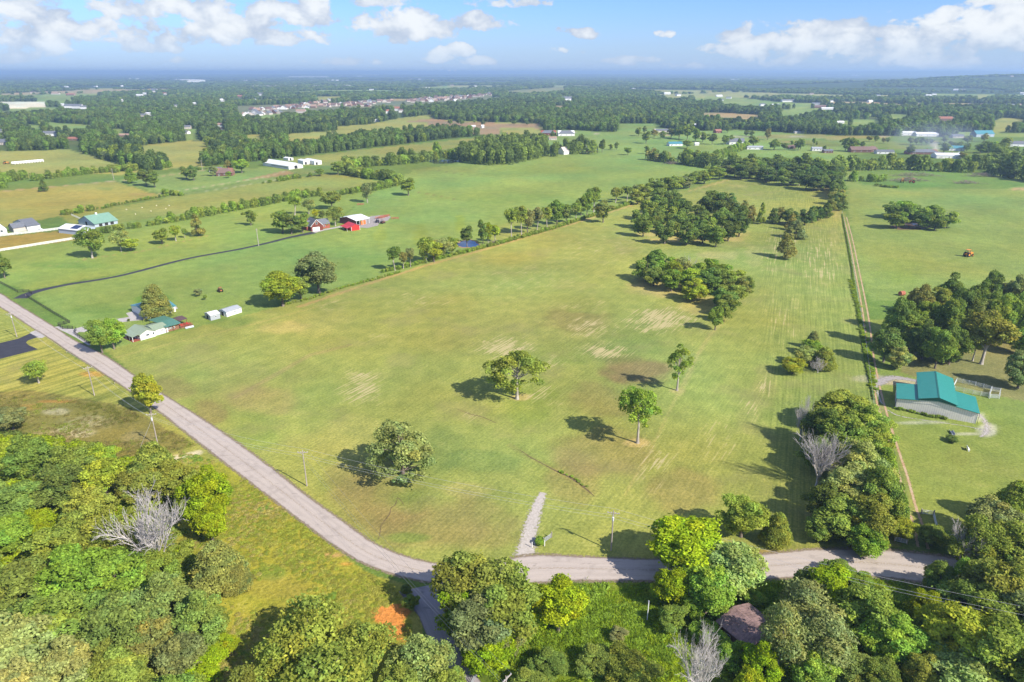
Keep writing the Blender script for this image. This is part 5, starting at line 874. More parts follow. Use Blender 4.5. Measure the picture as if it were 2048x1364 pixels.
def make_far_tree(name, seed, n, leaf, zb=1.0, lobes=7):
    r = np.random.default_rng(seed); P, N, SS = [], [], []
    for i in range(lobes):
        a = r.uniform(0, 6.28); rr = r.uniform(0, .62); q = np.array([math.cos(a) * rr * 4, math.sin(a) * rr * 4, r.uniform(4.2, 7.8) - rr * 1.6]); lr = r.uniform(1.5, 2.5); m = n // lobes
        d = unit(r.normal(size=(m, 3))); d[:, 2] = np.where(d[:, 2] < -.6, -d[:, 2], d[:, 2]); p = q + d * lr * (1 + r.normal(0, .09, (m, 1))) * np.array([1, 1, .95]); p[:, 2] = np.maximum(p[:, 2], zb)
        P.append(p); N.append(unit(d + r.normal(size=d.shape) * .35)); s = r.uniform(.75, 1.25) * r.uniform(.75, 1.3, m); SS.append(s)
    m = n // 4; a = r.uniform(0, 6.28, m); z = r.uniform(zb * .3, 5, m); rad = 3.0 + .5 * np.sin(a * 3); p = np.stack([np.cos(a) * rad, np.sin(a) * rad, z], 1); P.append(p); N.append(unit(np.stack([np.cos(a), np.sin(a), r.normal(0, .3, m)], 1))); SS.append(r.uniform(.6, 1.1, m))
    P = np.concatenate(P); N = np.concatenate(N); s = np.concatenate(SS); V, F = leaf_quads(P, N, leaf, r)
    return mesh_np(name, V, F, [M['leafi']], {'leafshade': ('POINT', 'FLOAT_COLOR', np.repeat(np.stack([s, s, s, np.ones(len(s))], 1), 4, 0))})
FAR = [make_far_tree('far_tree', 200 + i, 420, .55) for i in range(4)]
FARLOW = [make_far_tree('very_far_tree', 210 + i, 150, .95) for i in range(4)]
CLUMP = [make_clump('leafy_clump', 220 + i, 150, .13) for i in range(3)]
TUFT = [make_tuft('grass_tuft', 230 + i, 40) for i in range(3)]
def scatter(name, label, cat, pts, rots, scs, tints, protos, kind='stuff', group=None):
    """many small growths as ONE object through geometry nodes"""
    n = len(pts); me = bpy.data.meshes.new(name); me.vertices.add(n); me.vertices.foreach_set('co', np.asarray(pts, np.float32).ravel())
    for an, typ, arr, key in (('rot', 'FLOAT_VECTOR', np.stack([np.zeros(n), np.zeros(n), rots], 1), 'vector'), ('scl', 'FLOAT_VECTOR', scs, 'vector'), ('tint', 'FLOAT_COLOR', np.concatenate([tints, np.ones((n, 1))], 1), 'color'), ('pick', 'INT', np.arange(n) * 7919 % len(protos), 'value')):
        a = me.attributes.new(an, typ, 'POINT'); a.data.foreach_set(key, np.asarray(arr, np.int32 if typ == 'INT' else np.float32).ravel())
    o = link(name, me, kind=kind, label=label, category=cat, group=group)
    ng = bpy.data.node_groups.new(name, 'GeometryNodeTree'); ng.interface.new_socket('Geometry', in_out='INPUT', socket_type='NodeSocketGeometry'); ng.interface.new_socket('Geometry', in_out='OUTPUT', socket_type='NodeSocketGeometry')
    g = NT(ng); gi = g.node('NodeGroupInput'); go = g.node('NodeGroupOutput'); jn = g.node('GeometryNodeJoinGeometry')
    def na(nm, dt):
        nd = g.node('GeometryNodeInputNamedAttribute', data_type=dt); nd.inputs[0].default_value = nm; return nd.outputs[0]
    for k, pm in enumerate(protos):
        po = bpy.data.objects.get('proto_' + pm.name) or bpy.data.objects.new('proto_' + pm.name, pm)
        oi = g.node('GeometryNodeObjectInfo'); oi.inputs[0].default_value = po; oi.inputs[1].default_value = True
        ip = g.node('GeometryNodeInstanceOnPoints'); cmp_ = g.node('FunctionNodeCompare', data_type='INT', operation='EQUAL')
        g.l.new(na('pick', 'INT'), cmp_.inputs[2]); cmp_.inputs[3].default_value = k
        g.l.new(gi.outputs[0], ip.inputs[0]); g.l.new(cmp_.outputs[0], ip.inputs[1]); g.l.new(oi.outputs[4], ip.inputs[2])
        g.l.new(na('rot', 'FLOAT_VECTOR'), ip.inputs[5]); g.l.new(na('scl', 'FLOAT_VECTOR'), ip.inputs[6]); g.l.new(ip.outputs[0], jn.inputs[0])
    g.l.new(jn.outputs[0], go.inputs[0]); md = o.modifiers.new('scatter', 'NODES'); md.node_group = ng; return o
def tints_for(n, r, x=None, y=None, bias=0):
    base = np.array([T['dark'], T['mid'], T['mid'], T['green'], T['olive'], T['dark'], T['deep'], T['yolive'], T['grey']])
    if x is None: i = r.integers(0, len(base), n)
    else: i = np.clip(((fbm(x * .008, y * .008, 2, 3) - .5) * 9 + 3.5 + r.normal(0, 1.0, n)).astype(int), 0, len(base) - 1)
    return base[i] * r.uniform(.8, 1.2, (n, 1))

SUBI = [i for i, c_ in enumerate(CLEAR) if c_[0][0] == (470, 212)][0]
# distant woodland: denser, smaller trees near, coarser crowns far off
r_ = np.random.default_rng(5); PT, SC, TN = [], [], []; PF, SF, TF = [], [], []
def crop(n0, d0, d1, cell, wf, hh, far):
    # stratified points of the annulus between d0 and d1
    ys = np.arange(d0, d1, cell); half_ = d1 * .98 + 200; xs = np.arange(-half_, half_, cell); gx, gy = np.meshgrid(xs, ys); gx = gx + r_.uniform(-.5, .5, gx.shape) * cell; gy = gy + r_.uniform(-.5, .5, gy.shape) * cell
    gx, gy = gx.ravel(), gy.ravel(); de = gy * c21 + CAM_H * s21; px = 1024 + FPX * gx / de; py = 682 - FPX * (gy * s21 - CAM_H * c21) / de
    k = (px > -500) & (px < 2550) & is_forest(px, py)
    for hz_ in (4, 8, 12, 15):                                           # a tree never stands where it would hide a clearing the photograph shows
        ptx, pty = proj(gx, gy, hz_)
        for pi_, (poly, _) in enumerate(CLEAR):
            q_ = inpoly(ptx, pty, poly)
            k &= ~q_ | ((r_.random(len(k)) < (.35 if hz_ < 5 else .12)) if pi_ == SUBI else False)
        if not far or d0 < 6000:
            for (a_, b_, c_, e_) in HSPOT: k &= ~((ptx > a_) & (ptx < b_) & (pty > c_) & (pty < e_))
    fz = farm(gx, gy); k &= fz == 0
    k &= ~((farm(gx, gy + 120) > 0) & (r_.random(len(k)) < .75))                  # thin the trees that would screen a field
    gx, gy = gx[k], gy[k]; n = len(gx); s = r_.uniform(.75, 1.3, n) * (1 + .25 * (fbm(gx * .01, gy * .01, 2, 4) - .5))
    p = np.stack([gx, gy, np.zeros(n)], 1); sc = np.stack([s * wf, s * wf, s * hh * r_.uniform(.8, 1.2, n)], 1)
    tn = tints_for(n, r_, gx, gy) * np.array([.64, .70, .95])
    (PF if far else PT).append(p); (SF if far else SC).append(sc); (TF if far else TN).append(tn)
crop(0, 700, 1500, 8.2, 1.22, 1.35, False); crop(0, 1500, 2600, 10.5, 1.55, 1.45, False)
crop(0, 2600, 4500, 17, 2.4, 1.25, True); crop(0, 4500, 8000, 34, 5.0, 1.3, True); crop(0, 8000, 15000, 80, 12, 1.5, True); crop(0, 15000, 26000, 200, 30, 1.9, True)
def terrain(x, y):
    """low hills far off"""
    h = 62 * np.exp(-(((x - 3750) / 1300) ** 2 + ((y - 5200) / 1000) ** 2)) + 40 * np.exp(-(((x - 5200) / 1500) ** 2 + ((y - 5600) / 1300) ** 2))
    h += (22 + 100 * sstep(x, 4500, 9000) * (.55 + .45 * np.sin(x * .0011 + 1)) * sstep(12500 - np.abs(x - 9500), 0, 8000)) * sstep(y, 15000, 19000) * (.8 + .2 * np.sin(x * .0007))
    h += 12 * (fbm(x * .0006, y * .0006, 3, 8) - .35) * sstep(y, 3500, 7000)
    return h * sstep(y, 2600, 4200)
PT = np.concatenate(PT); PF = np.concatenate(PF); PF[:, 2] = terrain(PF[:, 0], PF[:, 1])
print('woodland', len(PT), len(PF))
scatter('woodland', 'broken green woodland between the middle-distance fields', 'woodland', PT, r_.uniform(0, 6.28, len(PT)), np.concatenate(SC), np.concatenate(TN), FAR)
scatter('distant_woodland', 'blue green wooded plain running to the horizon', 'woodland', PF, r_.uniform(0, 6.28, len(PF)), np.concatenate(SF), np.concatenate(TF), FARLOW)

# hedgerows
def hedgerow(pts, hgt, wid, label, step=None, tone=('mid', 'dark', 'olive', 'green'), jit=1., gaps=0., group='hedgerows'):
    P = np.array([G(*p) for p in pts]); seg = np.linalg.norm(np.diff(P, axis=0), axis=1); d = np.concatenate([[0], np.cumsum(seg)]); step = step or wid * .42
    q = np.arange(0, d[-1], step); r = np.random.default_rng(len(label)); q = q[r.random(len(q)) >= gaps]; n = len(q)
    x = np.interp(q, d, P[:, 0]) + r.normal(0, wid * .18 * jit, n); y = np.interp(q, d, P[:, 1]) + r.normal(0, wid * .18 * jit, n)
    s = r.uniform(.75, 1.25, n); sc = np.stack([s * wid / 8.6, s * wid / 8.6, s * hgt / 9.2 * r.uniform(.75, 1.2, n)], 1)
    tn = np.array([T[tone[i]] for i in r.integers(0, len(tone), n)]) * r.uniform(.85, 1.15, (n, 1))
    return scatter('hedgerow', label, 'hedgerow', np.stack([x, y, np.zeros(n)], 1), r.uniform(0, 6.28, n), sc, tn, FAR, group=group)
hedgerow([(-300, 420), (-100, 385), (0, 366), (60, 357)], 9, 9, 'tall bushy hedgerow cut by the left edge above the pale lane')
hedgerow([(66, 362), (140, 352), (230, 343), (262, 340)], 7, 7, 'bushy hedgerow along the pale lane at left', tone=('mid', 'olive', 'green'))
hedgerow([(230, 345), (300, 338), (345, 335)], 7, 8, 'thick end of the hedgerow along the lane beside the egg-shaped tree')
hedgerow([(-100, 395), (-20, 380), (8, 375)], 8, 10, 'rounded bushes at the left edge below the lane', tone=('green', 'mid'))
hedgerow([(130, 430), (150, 427), (165, 424), (182, 421)], 4.5, 6, 'clipped row of bushes left of the green-roofed barn')
hedgerow([(184, 419), (212, 416), (218, 414), (262, 405), (325, 394), (350, 389)], 2.2, 2.6, 'thin broken hedge along the bottom of the far yellow field', gaps=.3)
hedgerow([(325, 387), (336, 390), (352, 391), (360, 392)], 4, 5, 'dark bushes at the corner of the far yellow field')
hedgerow([(562, 363), (580, 359), (604, 356)], 4.5, 5, 'short row of dark bushes below the long white barn'); hedgerow([(528, 367), (537, 366), (545, 364)], 3, 3.4, 'three small round bushes below the long white barn', step=4.5)
hedgerow([(205, 466), (240, 461), (262, 458), (300, 452), (322, 447)], 4.5, 5, 'broken line of bushes right of the green-roofed barn', gaps=.25)
hedgerow([(340, 446), (362, 441), (380, 437)], 5, 5.5, 'bushes before the brownish cedar')
hedgerow([(380, 438), (440, 427), (500, 416), (540, 408), (580, 400), (620, 394), (640, 391)], 6.5, 6.5, 'long even hedgerow rising toward the brick garage')
hedgerow([(684, 390), (720, 384), (760, 379), (796, 370)], 6, 7, 'dense hedgerow above the red barn')
hedgerow([(690, 349), (720, 353), (750, 358), (780, 361), (800, 370)], 8, 10, 'thick dark hedge curving between two fields'); hedgerow([(690, 342), (712, 336), (740, 333)], 12, 12, 'high block of trees at the head of the thick curved hedge')
hedgerow([(728, 333), (770, 331), (810, 328), (850, 323), (868, 320)], 11, 11, 'tall hedge of trees left of the far pond'); hedgerow([(800, 312), (830, 318), (860, 322)], 8, 9, 'loose trees behind the far pond', gaps=.2); hedgerow([(870, 317), (890, 316), (915, 318)], 13, 11, 'trees standing over the far pond')
for a, b in [((918, 326), (1085, 320)), ((918, 318), (1075, 312)), ((930, 310), (1090, 303)), ((960, 304), (1100, 298))]: pass
GV = [(918, 322), (935, 327), (975, 331), (1010, 330), (1040, 326), (1065, 319), (1090, 314), (1094, 300), (1070, 292), (1040, 290), (1010, 293), (960, 300), (925, 308)]
r2 = np.random.default_rng(8); gp = []
for _ in range(4000):
    q = np.array((r2.uniform(910, 1100), r2.uniform(285, 332)))
    if inpoly(np.array([q[0]]), np.array([q[1]]), GV)[0]:
        g = G(*q)
        if all(np.hypot(*(g - o)) > 9 for o in gp): gp.append(g)
gp = np.array(gp); n = len(gp); s = r2.uniform(.85, 1.2, n)
scatter('dark_grove', 'dense dark grove of tall trees at the far edge of the bright field', 'grove', np.concatenate([gp, np.zeros((n, 1))], 1), r2.uniform(0, 6.28, n), np.stack([s * 1.5, s * 1.5, s * 1.9], 1), np.array([T['dark'], T['deep'], T['mid'], T['dark']])[r2.integers(0, 4, n)] * r2.uniform(.85, 1.1, (n, 1)), FAR)
for (ax, ay, bx, by, lb, hh) in [(1105, 312, 1118, 314, 'two tall trees left of the white chapel', 17), (1108, 306, 1130, 304, 'trees behind the two tall trees left of the white chapel', 17), (1142, 308, 1172, 307, 'dark trees between white chapel and grey house', 15), (1150, 300, 1180, 300, 'trees behind the white chapel', 15), (1175, 309, 1184, 308, 'tree touching the grey-roofed house', 12)]:
    hedgerow([(ax, ay), (bx, by)], hh, 13, lb, step=8, tone=('dark', 'deep', 'mid'), group='trees about the chapel')
hedgerow([(1298, 320), (1330, 324), (1345, 327)], 12, 11, 'line of dark trees right of the bright field', tone=('dark', 'mid', 'brown')); hedgerow([(1362, 327), (1390, 332), (1420, 335)], 13, 12, 'line of tall trees before the hamlet', tone=('olive', 'dark', 'mid')); hedgerow([(1365, 318), (1420, 325), (1480, 300), (1495, 296)], 10, 10, 'low wood before the hamlet')
hedgerow([(1440, 338), (1490, 340), (1560, 342), (1660, 348), (1690, 345)], 15, 16, 'back of the tree belt behind the upper field', tone=('dark', 'mid')); hedgerow([(1700, 342), (1760, 338), (1830, 340), (1900, 344), (1960, 346)], 14, 14, 'tree line behind the burn piles', tone=('mid', 'dark', 'olive'))
hedgerow([(1960, 340), (1990, 330), (2020, 350), (2060, 345), (2120, 340)], 16, 17, 'tall dark wood at the right edge behind the pasture', tone=('dark', 'deep', 'mid')); hedgerow([(1990, 350), (2030, 358), (2080, 366), (2200, 375)], 15, 16, 'front of the tall wood at the right edge', tone=('dark', 'deep')); hedgerow([(1985, 315), (2010, 322), (2060, 325)], 16, 17, 'back of the tall wood at the right edge', tone=('mid', 'dark')); hedgerow([(1972, 300), (1990, 306), (2010, 300)], 12, 14, 'wood left of the farthest right house')
hedgerow([(1725, 362), (1750, 364), (1765, 361)], 6, 8, 'dark bushes at the pasture head'); hedgerow([(1755, 372), (1775, 375), (1795, 376)], 2.2, 4, 'low green weeds at the pasture head'); hedgerow([(1700, 362), (1706, 363)], 7, 8, 'round dark tree at the pasture head')
hedgerow([(1665, 372), (1672, 385), (1668, 398)], 12, 9, 'dark trees at the corner of the small upper field', tone=('deep', 'dark'))
hedgerow([(560, 612), (620, 598), (690, 575), (740, 562), (800, 545)], 1.1, 1.6, 'weedy fence row between the bright and the mown field', tone=('green', 'olive', 'sage'), group='weeds'); hedgerow([(770, 545), (880, 518), (1000, 488), (1100, 460), (1262, 408)], 2.2, 2.6, 'weedy undergrowth along the long fence row', tone=('green', 'mid', 'olive'), group='weeds')
hedgerow([(1684, 428), (1694, 480), (1704, 540), (1712, 600), (1722, 660), (1730, 715), (1742, 770), (1748, 800)], .55, 1.0, 'rank dark weed strip along the wire fence beside the dirt track', tone=('mid', 'green'), group='weeds')
hedgerow([(1701, 560), (1716, 620), (1728, 670), (1738, 720), (1750, 780)], .5, 2.2, 'bright weeds between fence and dirt track', tone=('green', 'lime', 'mid'), group='weeds', gaps=.2)
hedgerow([(1120, 944), (1150, 957), (1175, 975)], .35, 1.2, 'green tufts along the eroded gully in the field', tone=('green', 'mid'), group='weeds', gaps=.6); hedgerow([(1793, 818), (1830, 826), (1862, 834), (1890, 838)], .9, 1.3, 'weeds growing along the cream barn wall', tone=('mid', 'green'), group='weeds')
for (x0, y0, x1, y1, lb) in [(1350, 250, 1440, 252, 'pale young trees behind the hamlet'),]: pass

# rank meadow and undergrowth near the camera
def fill(poly, n, protos, name, label, sc, tones, hz=1.0, zs=0., seed=1, avoid=True):
    r = np.random.default_rng(seed); P = np.array([G(*p) for p in poly]); lo, hi = P.min(0), P.max(0); k = int(n * 2.6); x = r.uniform(lo[0], hi[0], k); y = r.uniform(lo[1], hi[1], k)
    m = inpoly(x, y, [tuple(p) for p in P])
    if avoid:
        for q in range(0, 260, 3):
            cxy = (Lw[q] + Rw[q]) / 2; m &= np.hypot(x - cxy[0], y - cxy[1]) > 4.6
        sr = [G(*p) for p in [(850, 1172), (862, 1215), (878, 1262), (905, 1320), (960, 1400)]]
        for i in range(len(sr) - 1):
            for f in np.linspace(0, 1, 8): c_ = sr[i] * (1 - f) + sr[i + 1] * f; m &= np.hypot(x - c_[0], y - c_[1]) > 4.2
    nz = fbm(x * .09, y * .09, 3, seed); m &= r.random(k) < sstep(nz, .25, .6)
    cp = G(780, 1240); m &= (((x - cp[0]) / 3.4) ** 2 + ((y - cp[1]) / 4) ** 2) > 1
    x, y, nz = x[m][:n], y[m][:n], nz[m][:n]; k = len(x); s = r.uniform(.6, 1.4, k) * sc
    tt = np.array([T[q] if isinstance(q, str) else q for q in tones]); ti = np.clip((fbm(x * .06 + 9, y * .06, 3, seed + 3) * len(tt) * 1.5 - len(tt) * .25 + r.normal(0, .5, k)).astype(int), 0, len(tt) - 1)
    return scatter(name, label, 'vegetation', np.stack([x, y, np.full(k, zs)], 1), r.uniform(0, 6.28, k), np.stack([s, s, s * hz], 1), tt[ti] * r.uniform(.8, 1.2, (k, 1)), protos)
MEADOW = [(360, 900), (452, 930), (558, 1014), (700, 1122), (790, 1180), (835, 1290), (800, 1500), (380, 1500), (330, 1150)]
fill(MEADOW, 6000, CLUMP, 'meadow_grass', 'tall yellowing meadow grass between road and lower wood', .5, [(.34, .36, .05), (.38, .36, .07), (.30, .34, .05), (.42, .36, .11), (.22, .32, .05)], .45, seed=11)
SOUTH = [(1000, 1174), (1283, 1172), (1517, 1172), (1720, 1160), (1900, 1180), (2200, 1260), (2300, 1600), (900, 1600), (905, 1330), (960, 1300)]
fill(SOUTH, 6500, CLUMP, 'undergrowth', 'bright weedy undergrowth south of the road', .9, ['green', 'lime', (.21, .31, .03), (.21, .31, .03), 'green', 'yolive'], .8, seed=12); fill(SOUTH, 3500, TUFT, 'tall_weeds', 'tall bright weeds south of the road', 1.2, [(.27, .38, .03), (.32, .40, .03), (.22, .34, .04)], .8, seed=13)
WEST = [(-200, 860), (60, 870), (240, 900), (330, 960), (380, 1100), (430, 1300), (420, 1600), (-300, 1600)]
fill(WEST, 5000, CLUMP, 'forest_undergrowth', 'shaded brush under the lower left wood', 1.3, ['mid', 'olive', 'lime', 'yolive', 'dark'], 1.0, seed=14, avoid=False)
fill([(-200, 800), (60, 790), (250, 815), (390, 888), (350, 905), (250, 940), (0, 900), (-300, 900)], 2600, TUFT, 'rough_grass', 'rough patchy grass round the power pole', .8, [(.2, .21, .05), (.26, .22, .08), 'olive'], .5, seed=15)


# ------------------------------------------------------------------ buildings
def bm_box(V, F, x0, x1, y0, y1, z0, z1):
    o = len(V); V += [(x0, y0, z0), (x1, y0, z0), (x1, y1, z0), (x0, y1, z0), (x0, y0, z1), (x1, y0, z1), (x1, y1, z1), (x0, y1, z1)]
    F += [tuple(o + q for q in f) for f in ((3, 2, 1, 0), (4, 5, 6, 7), (0, 1, 5, 4), (1, 2, 6, 5), (2, 3, 7, 6), (3, 0, 4, 7))]
def pyobj(name, V, F, mat, parent=None, loc=None, **pr):
    me = bpy.data.meshes.new(name); me.from_pydata([tuple(v) for v in V], [], F); me.materials.append(mat); me.update()
    o = link(name, me, parent, **pr)
    if loc: o.location = loc
    return o
def box(name, x0, x1, y0, y1, z0, z1, mat, parent=None, **pr):
    V, F = [], []; bm_box(V, F, x0, x1, y0, y1, z0, z1); return pyobj(name, V, F, mat, parent, **pr)
def prism(name, prof, a0, a1, axis, mat, parent):
    """profile in (u, z) pulled along the other axis"""
    n = len(prof); V = [((u, a, z) if axis == 'y' else (a, u, z)) for a in (a0, a1) for u, z in prof]
    F = [tuple(range(n)), tuple(range(2 * n - 1, n - 1, -1))] + [(i + n, (i + 1) % n + n, (i + 1) % n, i) for i in range(n)]
    o = pyobj(name, V, F, mat, parent); bmn = o.data
    import bmesh
    b = bmesh.new(); b.from_mesh(bmn); bmesh.ops.recalc_face_normals(b, faces=b.faces); b.to_mesh(bmn); b.free(); return o
def gable(parent, w, d, hw, hr, axis, wall, roof, over=.4, ox=0, oy=0, th=.14, hip=False, parts=True):
    """walls and a pitched roof; ridge runs along axis"""
    if axis == 'x': half, a0, a1, c0 = d / 2, ox, ox + w, oy + d / 2
    else: half, a0, a1, c0 = w / 2, oy, oy + d, ox + w / 2
    prism('wall', [(c0 - half, 0), (c0 + half, 0), (c0 + half, hw), (c0, hr - .05), (c0 - half, hw)], a0, a1, 'x' if axis == 'x' else 'y', wall, parent)
    sl = (hr - hw) / half; e = half + over; ze = hw - sl * over
    prof = [(c0 - e, ze + .03), (c0, hr + .03), (c0 + e, ze + .03), (c0 + e, ze + .03 + th), (c0, hr + .03 + th), (c0 - e, ze + .03 + th)]
    if hip:
        k = min(half * .95, (a1 - a0) * .45); A0, A1 = a0 - over, a1 + over
        P = [(c0 - e, A0, ze), (c0 + e, A0, ze), (c0 + e, A1, ze), (c0 - e, A1, ze), (c0, A0 + k, hr), (c0, A1 - k, hr)]
        V = [((u, a, z + .06) if axis == 'y' else (a, u, z + .06)) for u, a, z in P]; F = [(0, 1, 4), (1, 2, 5, 4), (2, 3, 5), (3, 0, 4, 5), (3, 2, 1, 0)]
        o = pyobj('roof', V, F, roof, parent)
        import bmesh
        b = bmesh.new(); b.from_mesh(o.data); bmesh.ops.recalc_face_normals(b, faces=b.faces); b.to_mesh(o.data); b.free(); return o
    return prism('roof', prof, a0 - over * .8, a1 + over * .8, 'x' if axis == 'x' else 'y', roof, parent)
def opening(parent, side, w, d, u, z, ww, hh, kind='window', ox=0, oy=0, frame=None, pane=None):
    """framed window or door on one wall; side F (front, y low), B, L, R"""
    fr = frame or M['white']; pn = pane or (M['glass'] if kind == 'window' else M['door']); t_ = .07
    def put(nm, u0, u1, z0, z1, dp, mat, par):
        if side == 'F': return box(nm, ox + u0, ox + u1, oy - dp, oy + .03, z0, z1, mat, par)
        if side == 'B': return box(nm, ox + u0, ox + u1, oy + d - .03, oy + d + dp, z0, z1, mat, par)
        if side == 'L': return box(nm, ox - dp, ox + .03, oy + u0, oy + u1, z0, z1, mat, par)
        return box(nm, ox + w - .03, ox + w + dp, oy + u0, oy + u1, z0, z1, mat, par)
    f = put(kind, u - ww / 2, u + ww / 2, z, z + hh, .04, fr, parent)
    m_ = min(.09, ww * .15); put('pane' if kind == 'window' else 'panel', u - ww / 2 + m_, u + ww / 2 - m_, z + m_, z + hh - m_, .06, pn, f); return f
def rect(A, B, D, z=0.):
    a, b, d = G(*A, z), G(*B, z), G(*D, z); v = b - a; w_ = float(np.linalg.norm(v)); rz = math.atan2(v[1], v[0]); n = np.array([-v[1], v[0]]) / w_; dd = float(abs(np.dot(d - a, n))); return (a[0], a[1], 0), w_, dd, rz
R_ = lambda nm, c, **k: M.setdefault(nm, mat_ribbed(nm, c, **k))
M['teal'] = mat_ribbed('teal_metal_roof', (.035, .24, .20), 1, .9, .35, .05, .5); M['teal2'] = mat_ribbed('dark_green_metal', (.02, .13, .10), 0, .45, .4, .06, .5); M['cream'] = mat_ribbed('cream_metal_siding', (.76, .70, .63), 0, .6, .5, .04, .7)
M['sage_roof'] = mat_ribbed('pale_green_metal_roof', (.27, .33, .22), 0, .5, .4, .06); M['dkgreen'] = mat_ribbed('green_metal_roof', (.08, .20, .15), 0, .5, .4, .08); M['bluegreen'] = mat_ribbed('blue_green_metal_roof', (.07, .24, .28), 0, .5, .35, .06)
M['whitem'] = mat_ribbed('white_metal', (.74, .74, .73), 0, .5, .4, .03); M['greym'] = mat_ribbed('grey_metal', (.36, .38, .40), 0, .4, .35, .05); M['redm'] = mat_ribbed('red_metal', (.50, .035, .03), 0, .4, .4, .06); M['redroof'] = mat_ribbed('crimson_metal_roof', (.52, .04, .06), 0, .4, .4, .06); M['maroon'] = mat_ribbed('maroon_metal', (.16, .04, .05), 0, .4, .5, .06)
M['greenbarn'] = mat_ribbed('weathered_green_roof', (.19, .33, .24), 0, .6, .5, .1); M['bluewall'] = mat_ribbed('pale_blue_siding', (.38, .44, .52), 0, .4, .6, .05); M['brick'] = mat_shingle('red_brick', (.33, .09, .055)); M['brownbrick'] = mat_shingle('brown_brick', (.28, .14, .10))
M['greysh'] = mat_shingle('grey_shingle', (.16, .17, .19)); M['brownsh'] = mat_shingle('brown_shingle', (.20, .13, .11)); M['redtile'] = mat_shingle('red_tile', (.34, .15, .10)); M['tansh'] = mat_shingle('tan_shingle', (.36, .24, .18)); M['siding'] = mat_plain('white_siding', (.72, .71, .69), .6, .03); M['siding2'] = mat_plain('beige_siding', (.52, .46, .40), .7, .05); M['rust'] = mat_ribbed('rusty_metal_roof', (.21, .135, .125), 0, .6, .7, .35, .6)
M['deckwood'] = mat_plain('stained_deck_wood', (.23, .11, .06), .7, .25, 3); M['solar'] = mat_glass('solar_glass', (.02, .025, .06), .15); M['brownroof'] = mat_ribbed('brown_metal_roof', (.10, .06, .055), 0, .4, .5, .1)

# teal-roofed barn with low wings
a = G(1790.5, 817.3); b_ = G(1951, 847.4); v = b_ - a; BW = float(np.linalg.norm(v)); brz = math.atan2(v[1], v[0])
barn = thing('teal_roofed_barn', 'cream metal barn with teal roof, raised middle and two low wings', 'barn', (a[0], a[1], 0), brz)
WD, CD, cu0, cu1, eh, ph = 12.3, 21.8, 5.9, 15.8, 3.65, 5.1; cc = (cu0 + cu1) / 2; k_ = (ph - eh) / cc
def wz(u): return eh + k_ * (cc - abs(u - cc)) if True else 0
prism('wall', [(0, 0), (BW, 0), (BW, eh), (cc, wz(cc)), (0, eh)], 0, WD, 'y', M['cream'], barn)
prism('wall', [(cu0, 0), (cu1, 0), (cu1, 5.0), (cc, 6.35), (cu0, 5.0)], WD + .003, CD, 'y', M['cream'], barn)
import bmesh
for u0, u1, nm in ((-.35, cu0, 'wing_roof'), (cu1, BW + .35, 'wing_roof')):
    prism(nm, [(u0, wz(u0) + .02), (u1, wz(u1) + .02), (u1, wz(u1) + .14), (u0, wz(u0) + .14)], -.35, WD + .3, 'y', M['teal'], barn)
prism('clerestory_wall', [(cu0 + .02, wz(cu0) + .02), (cc, wz(cc) + .02), (cu1 - .02, wz(cu1) + .02), (cu1 - .02, 5.0), (cc, 6.3), (cu0 + .02, 5.0)], -.02, WD, 'y', M['teal2'], barn)
cr = prism('roof', [(cu0 - .4, 4.92), (cc, 6.42), (cu1 + .4, 4.92), (cu1 + .4, 5.05), (cc, 6.56), (cu0 - .4, 5.05)], -.45, CD + .4, 'y', M['teal'], barn)
box('ridge_cap', cc - .18, cc + .18, -.47, CD + .42, 6.52, 6.60, M['teal2'], cr)
for x in (-.36, BW + .30): box('downspout', x, x + .09, -.12, -.03, 0, 3.5, M['dark'], barn)
prism('eave_trim', [(-.36, wz(-.36) - .04), (cc, wz(cc) - .04), (BW + .36, wz(BW + .36) - .04), (BW + .36, wz(BW + .36) + .06), (cc, wz(cc) + .06), (-.36, wz(-.36) + .06)], -.37, -.33, 'y', M['teal2'], barn)
for y in (2.5, 7.5): opening(barn, 'L', BW, WD, y, .02, 3.2, 2.9, 'door', pane=M['greym'])
opening(barn, 'L', cu1 - cu0, CD, 17, .02, 3.4, 3.2, 'door', ox=cu0, pane=M['greym'])
# white house with green roofs
a = G(282, 681); hz = math.radians(53)
wh = thing('white_house', 'white ranch house with pale green metal roof and corner porch by the road', 'house', (a[0], a[1], 0), hz)
gable(wh, 6.0, 9.5, 2.45, 3.75, 'y', M['siding'], M['sage_roof'], .5); gable(wh, 5.6, 8.2, 2.45, 3.3, 'x', M['siding'], M['sage_roof'], .3, ox=6.003, oy=.6)
for u, ww in ((3.0, 1.5),): opening(wh, 'F', 6, 9.5, u, 1.1, ww, .9)
opening(wh, 'F', 6, 9.5, 5.3, .9, .7, 1.2); opening(wh, 'F', 5.6, 8.2, 3.2, 1.3, .9, .6, ox=6.003, oy=.6)
prism('porch_roof', [(-3.0, 2.05), (0, 2.6), (0, 2.72), (-3.0, 2.17)], .3, 9.3, 'y', M['sage_roof'], wh)
for y in (.5, 3.3, 6.1, 8.9): box('porch_post', -2.85, -2.68, y, y + .16, .12, 2.1, M['white'], wh)
box('porch_floor', -3.0, -.003, .3, 9.3, 0, .12, M['brick'], wh); opening(wh, 'L', 6, 9.5, 3, .15, 1.0, 2.0, 'door'); opening(wh, 'L', 6, 9.5, 6, .9, 1.5, 1.1); opening(wh, 'L', 6, 9.5, 1.4, .9, 1.2, 1.1)
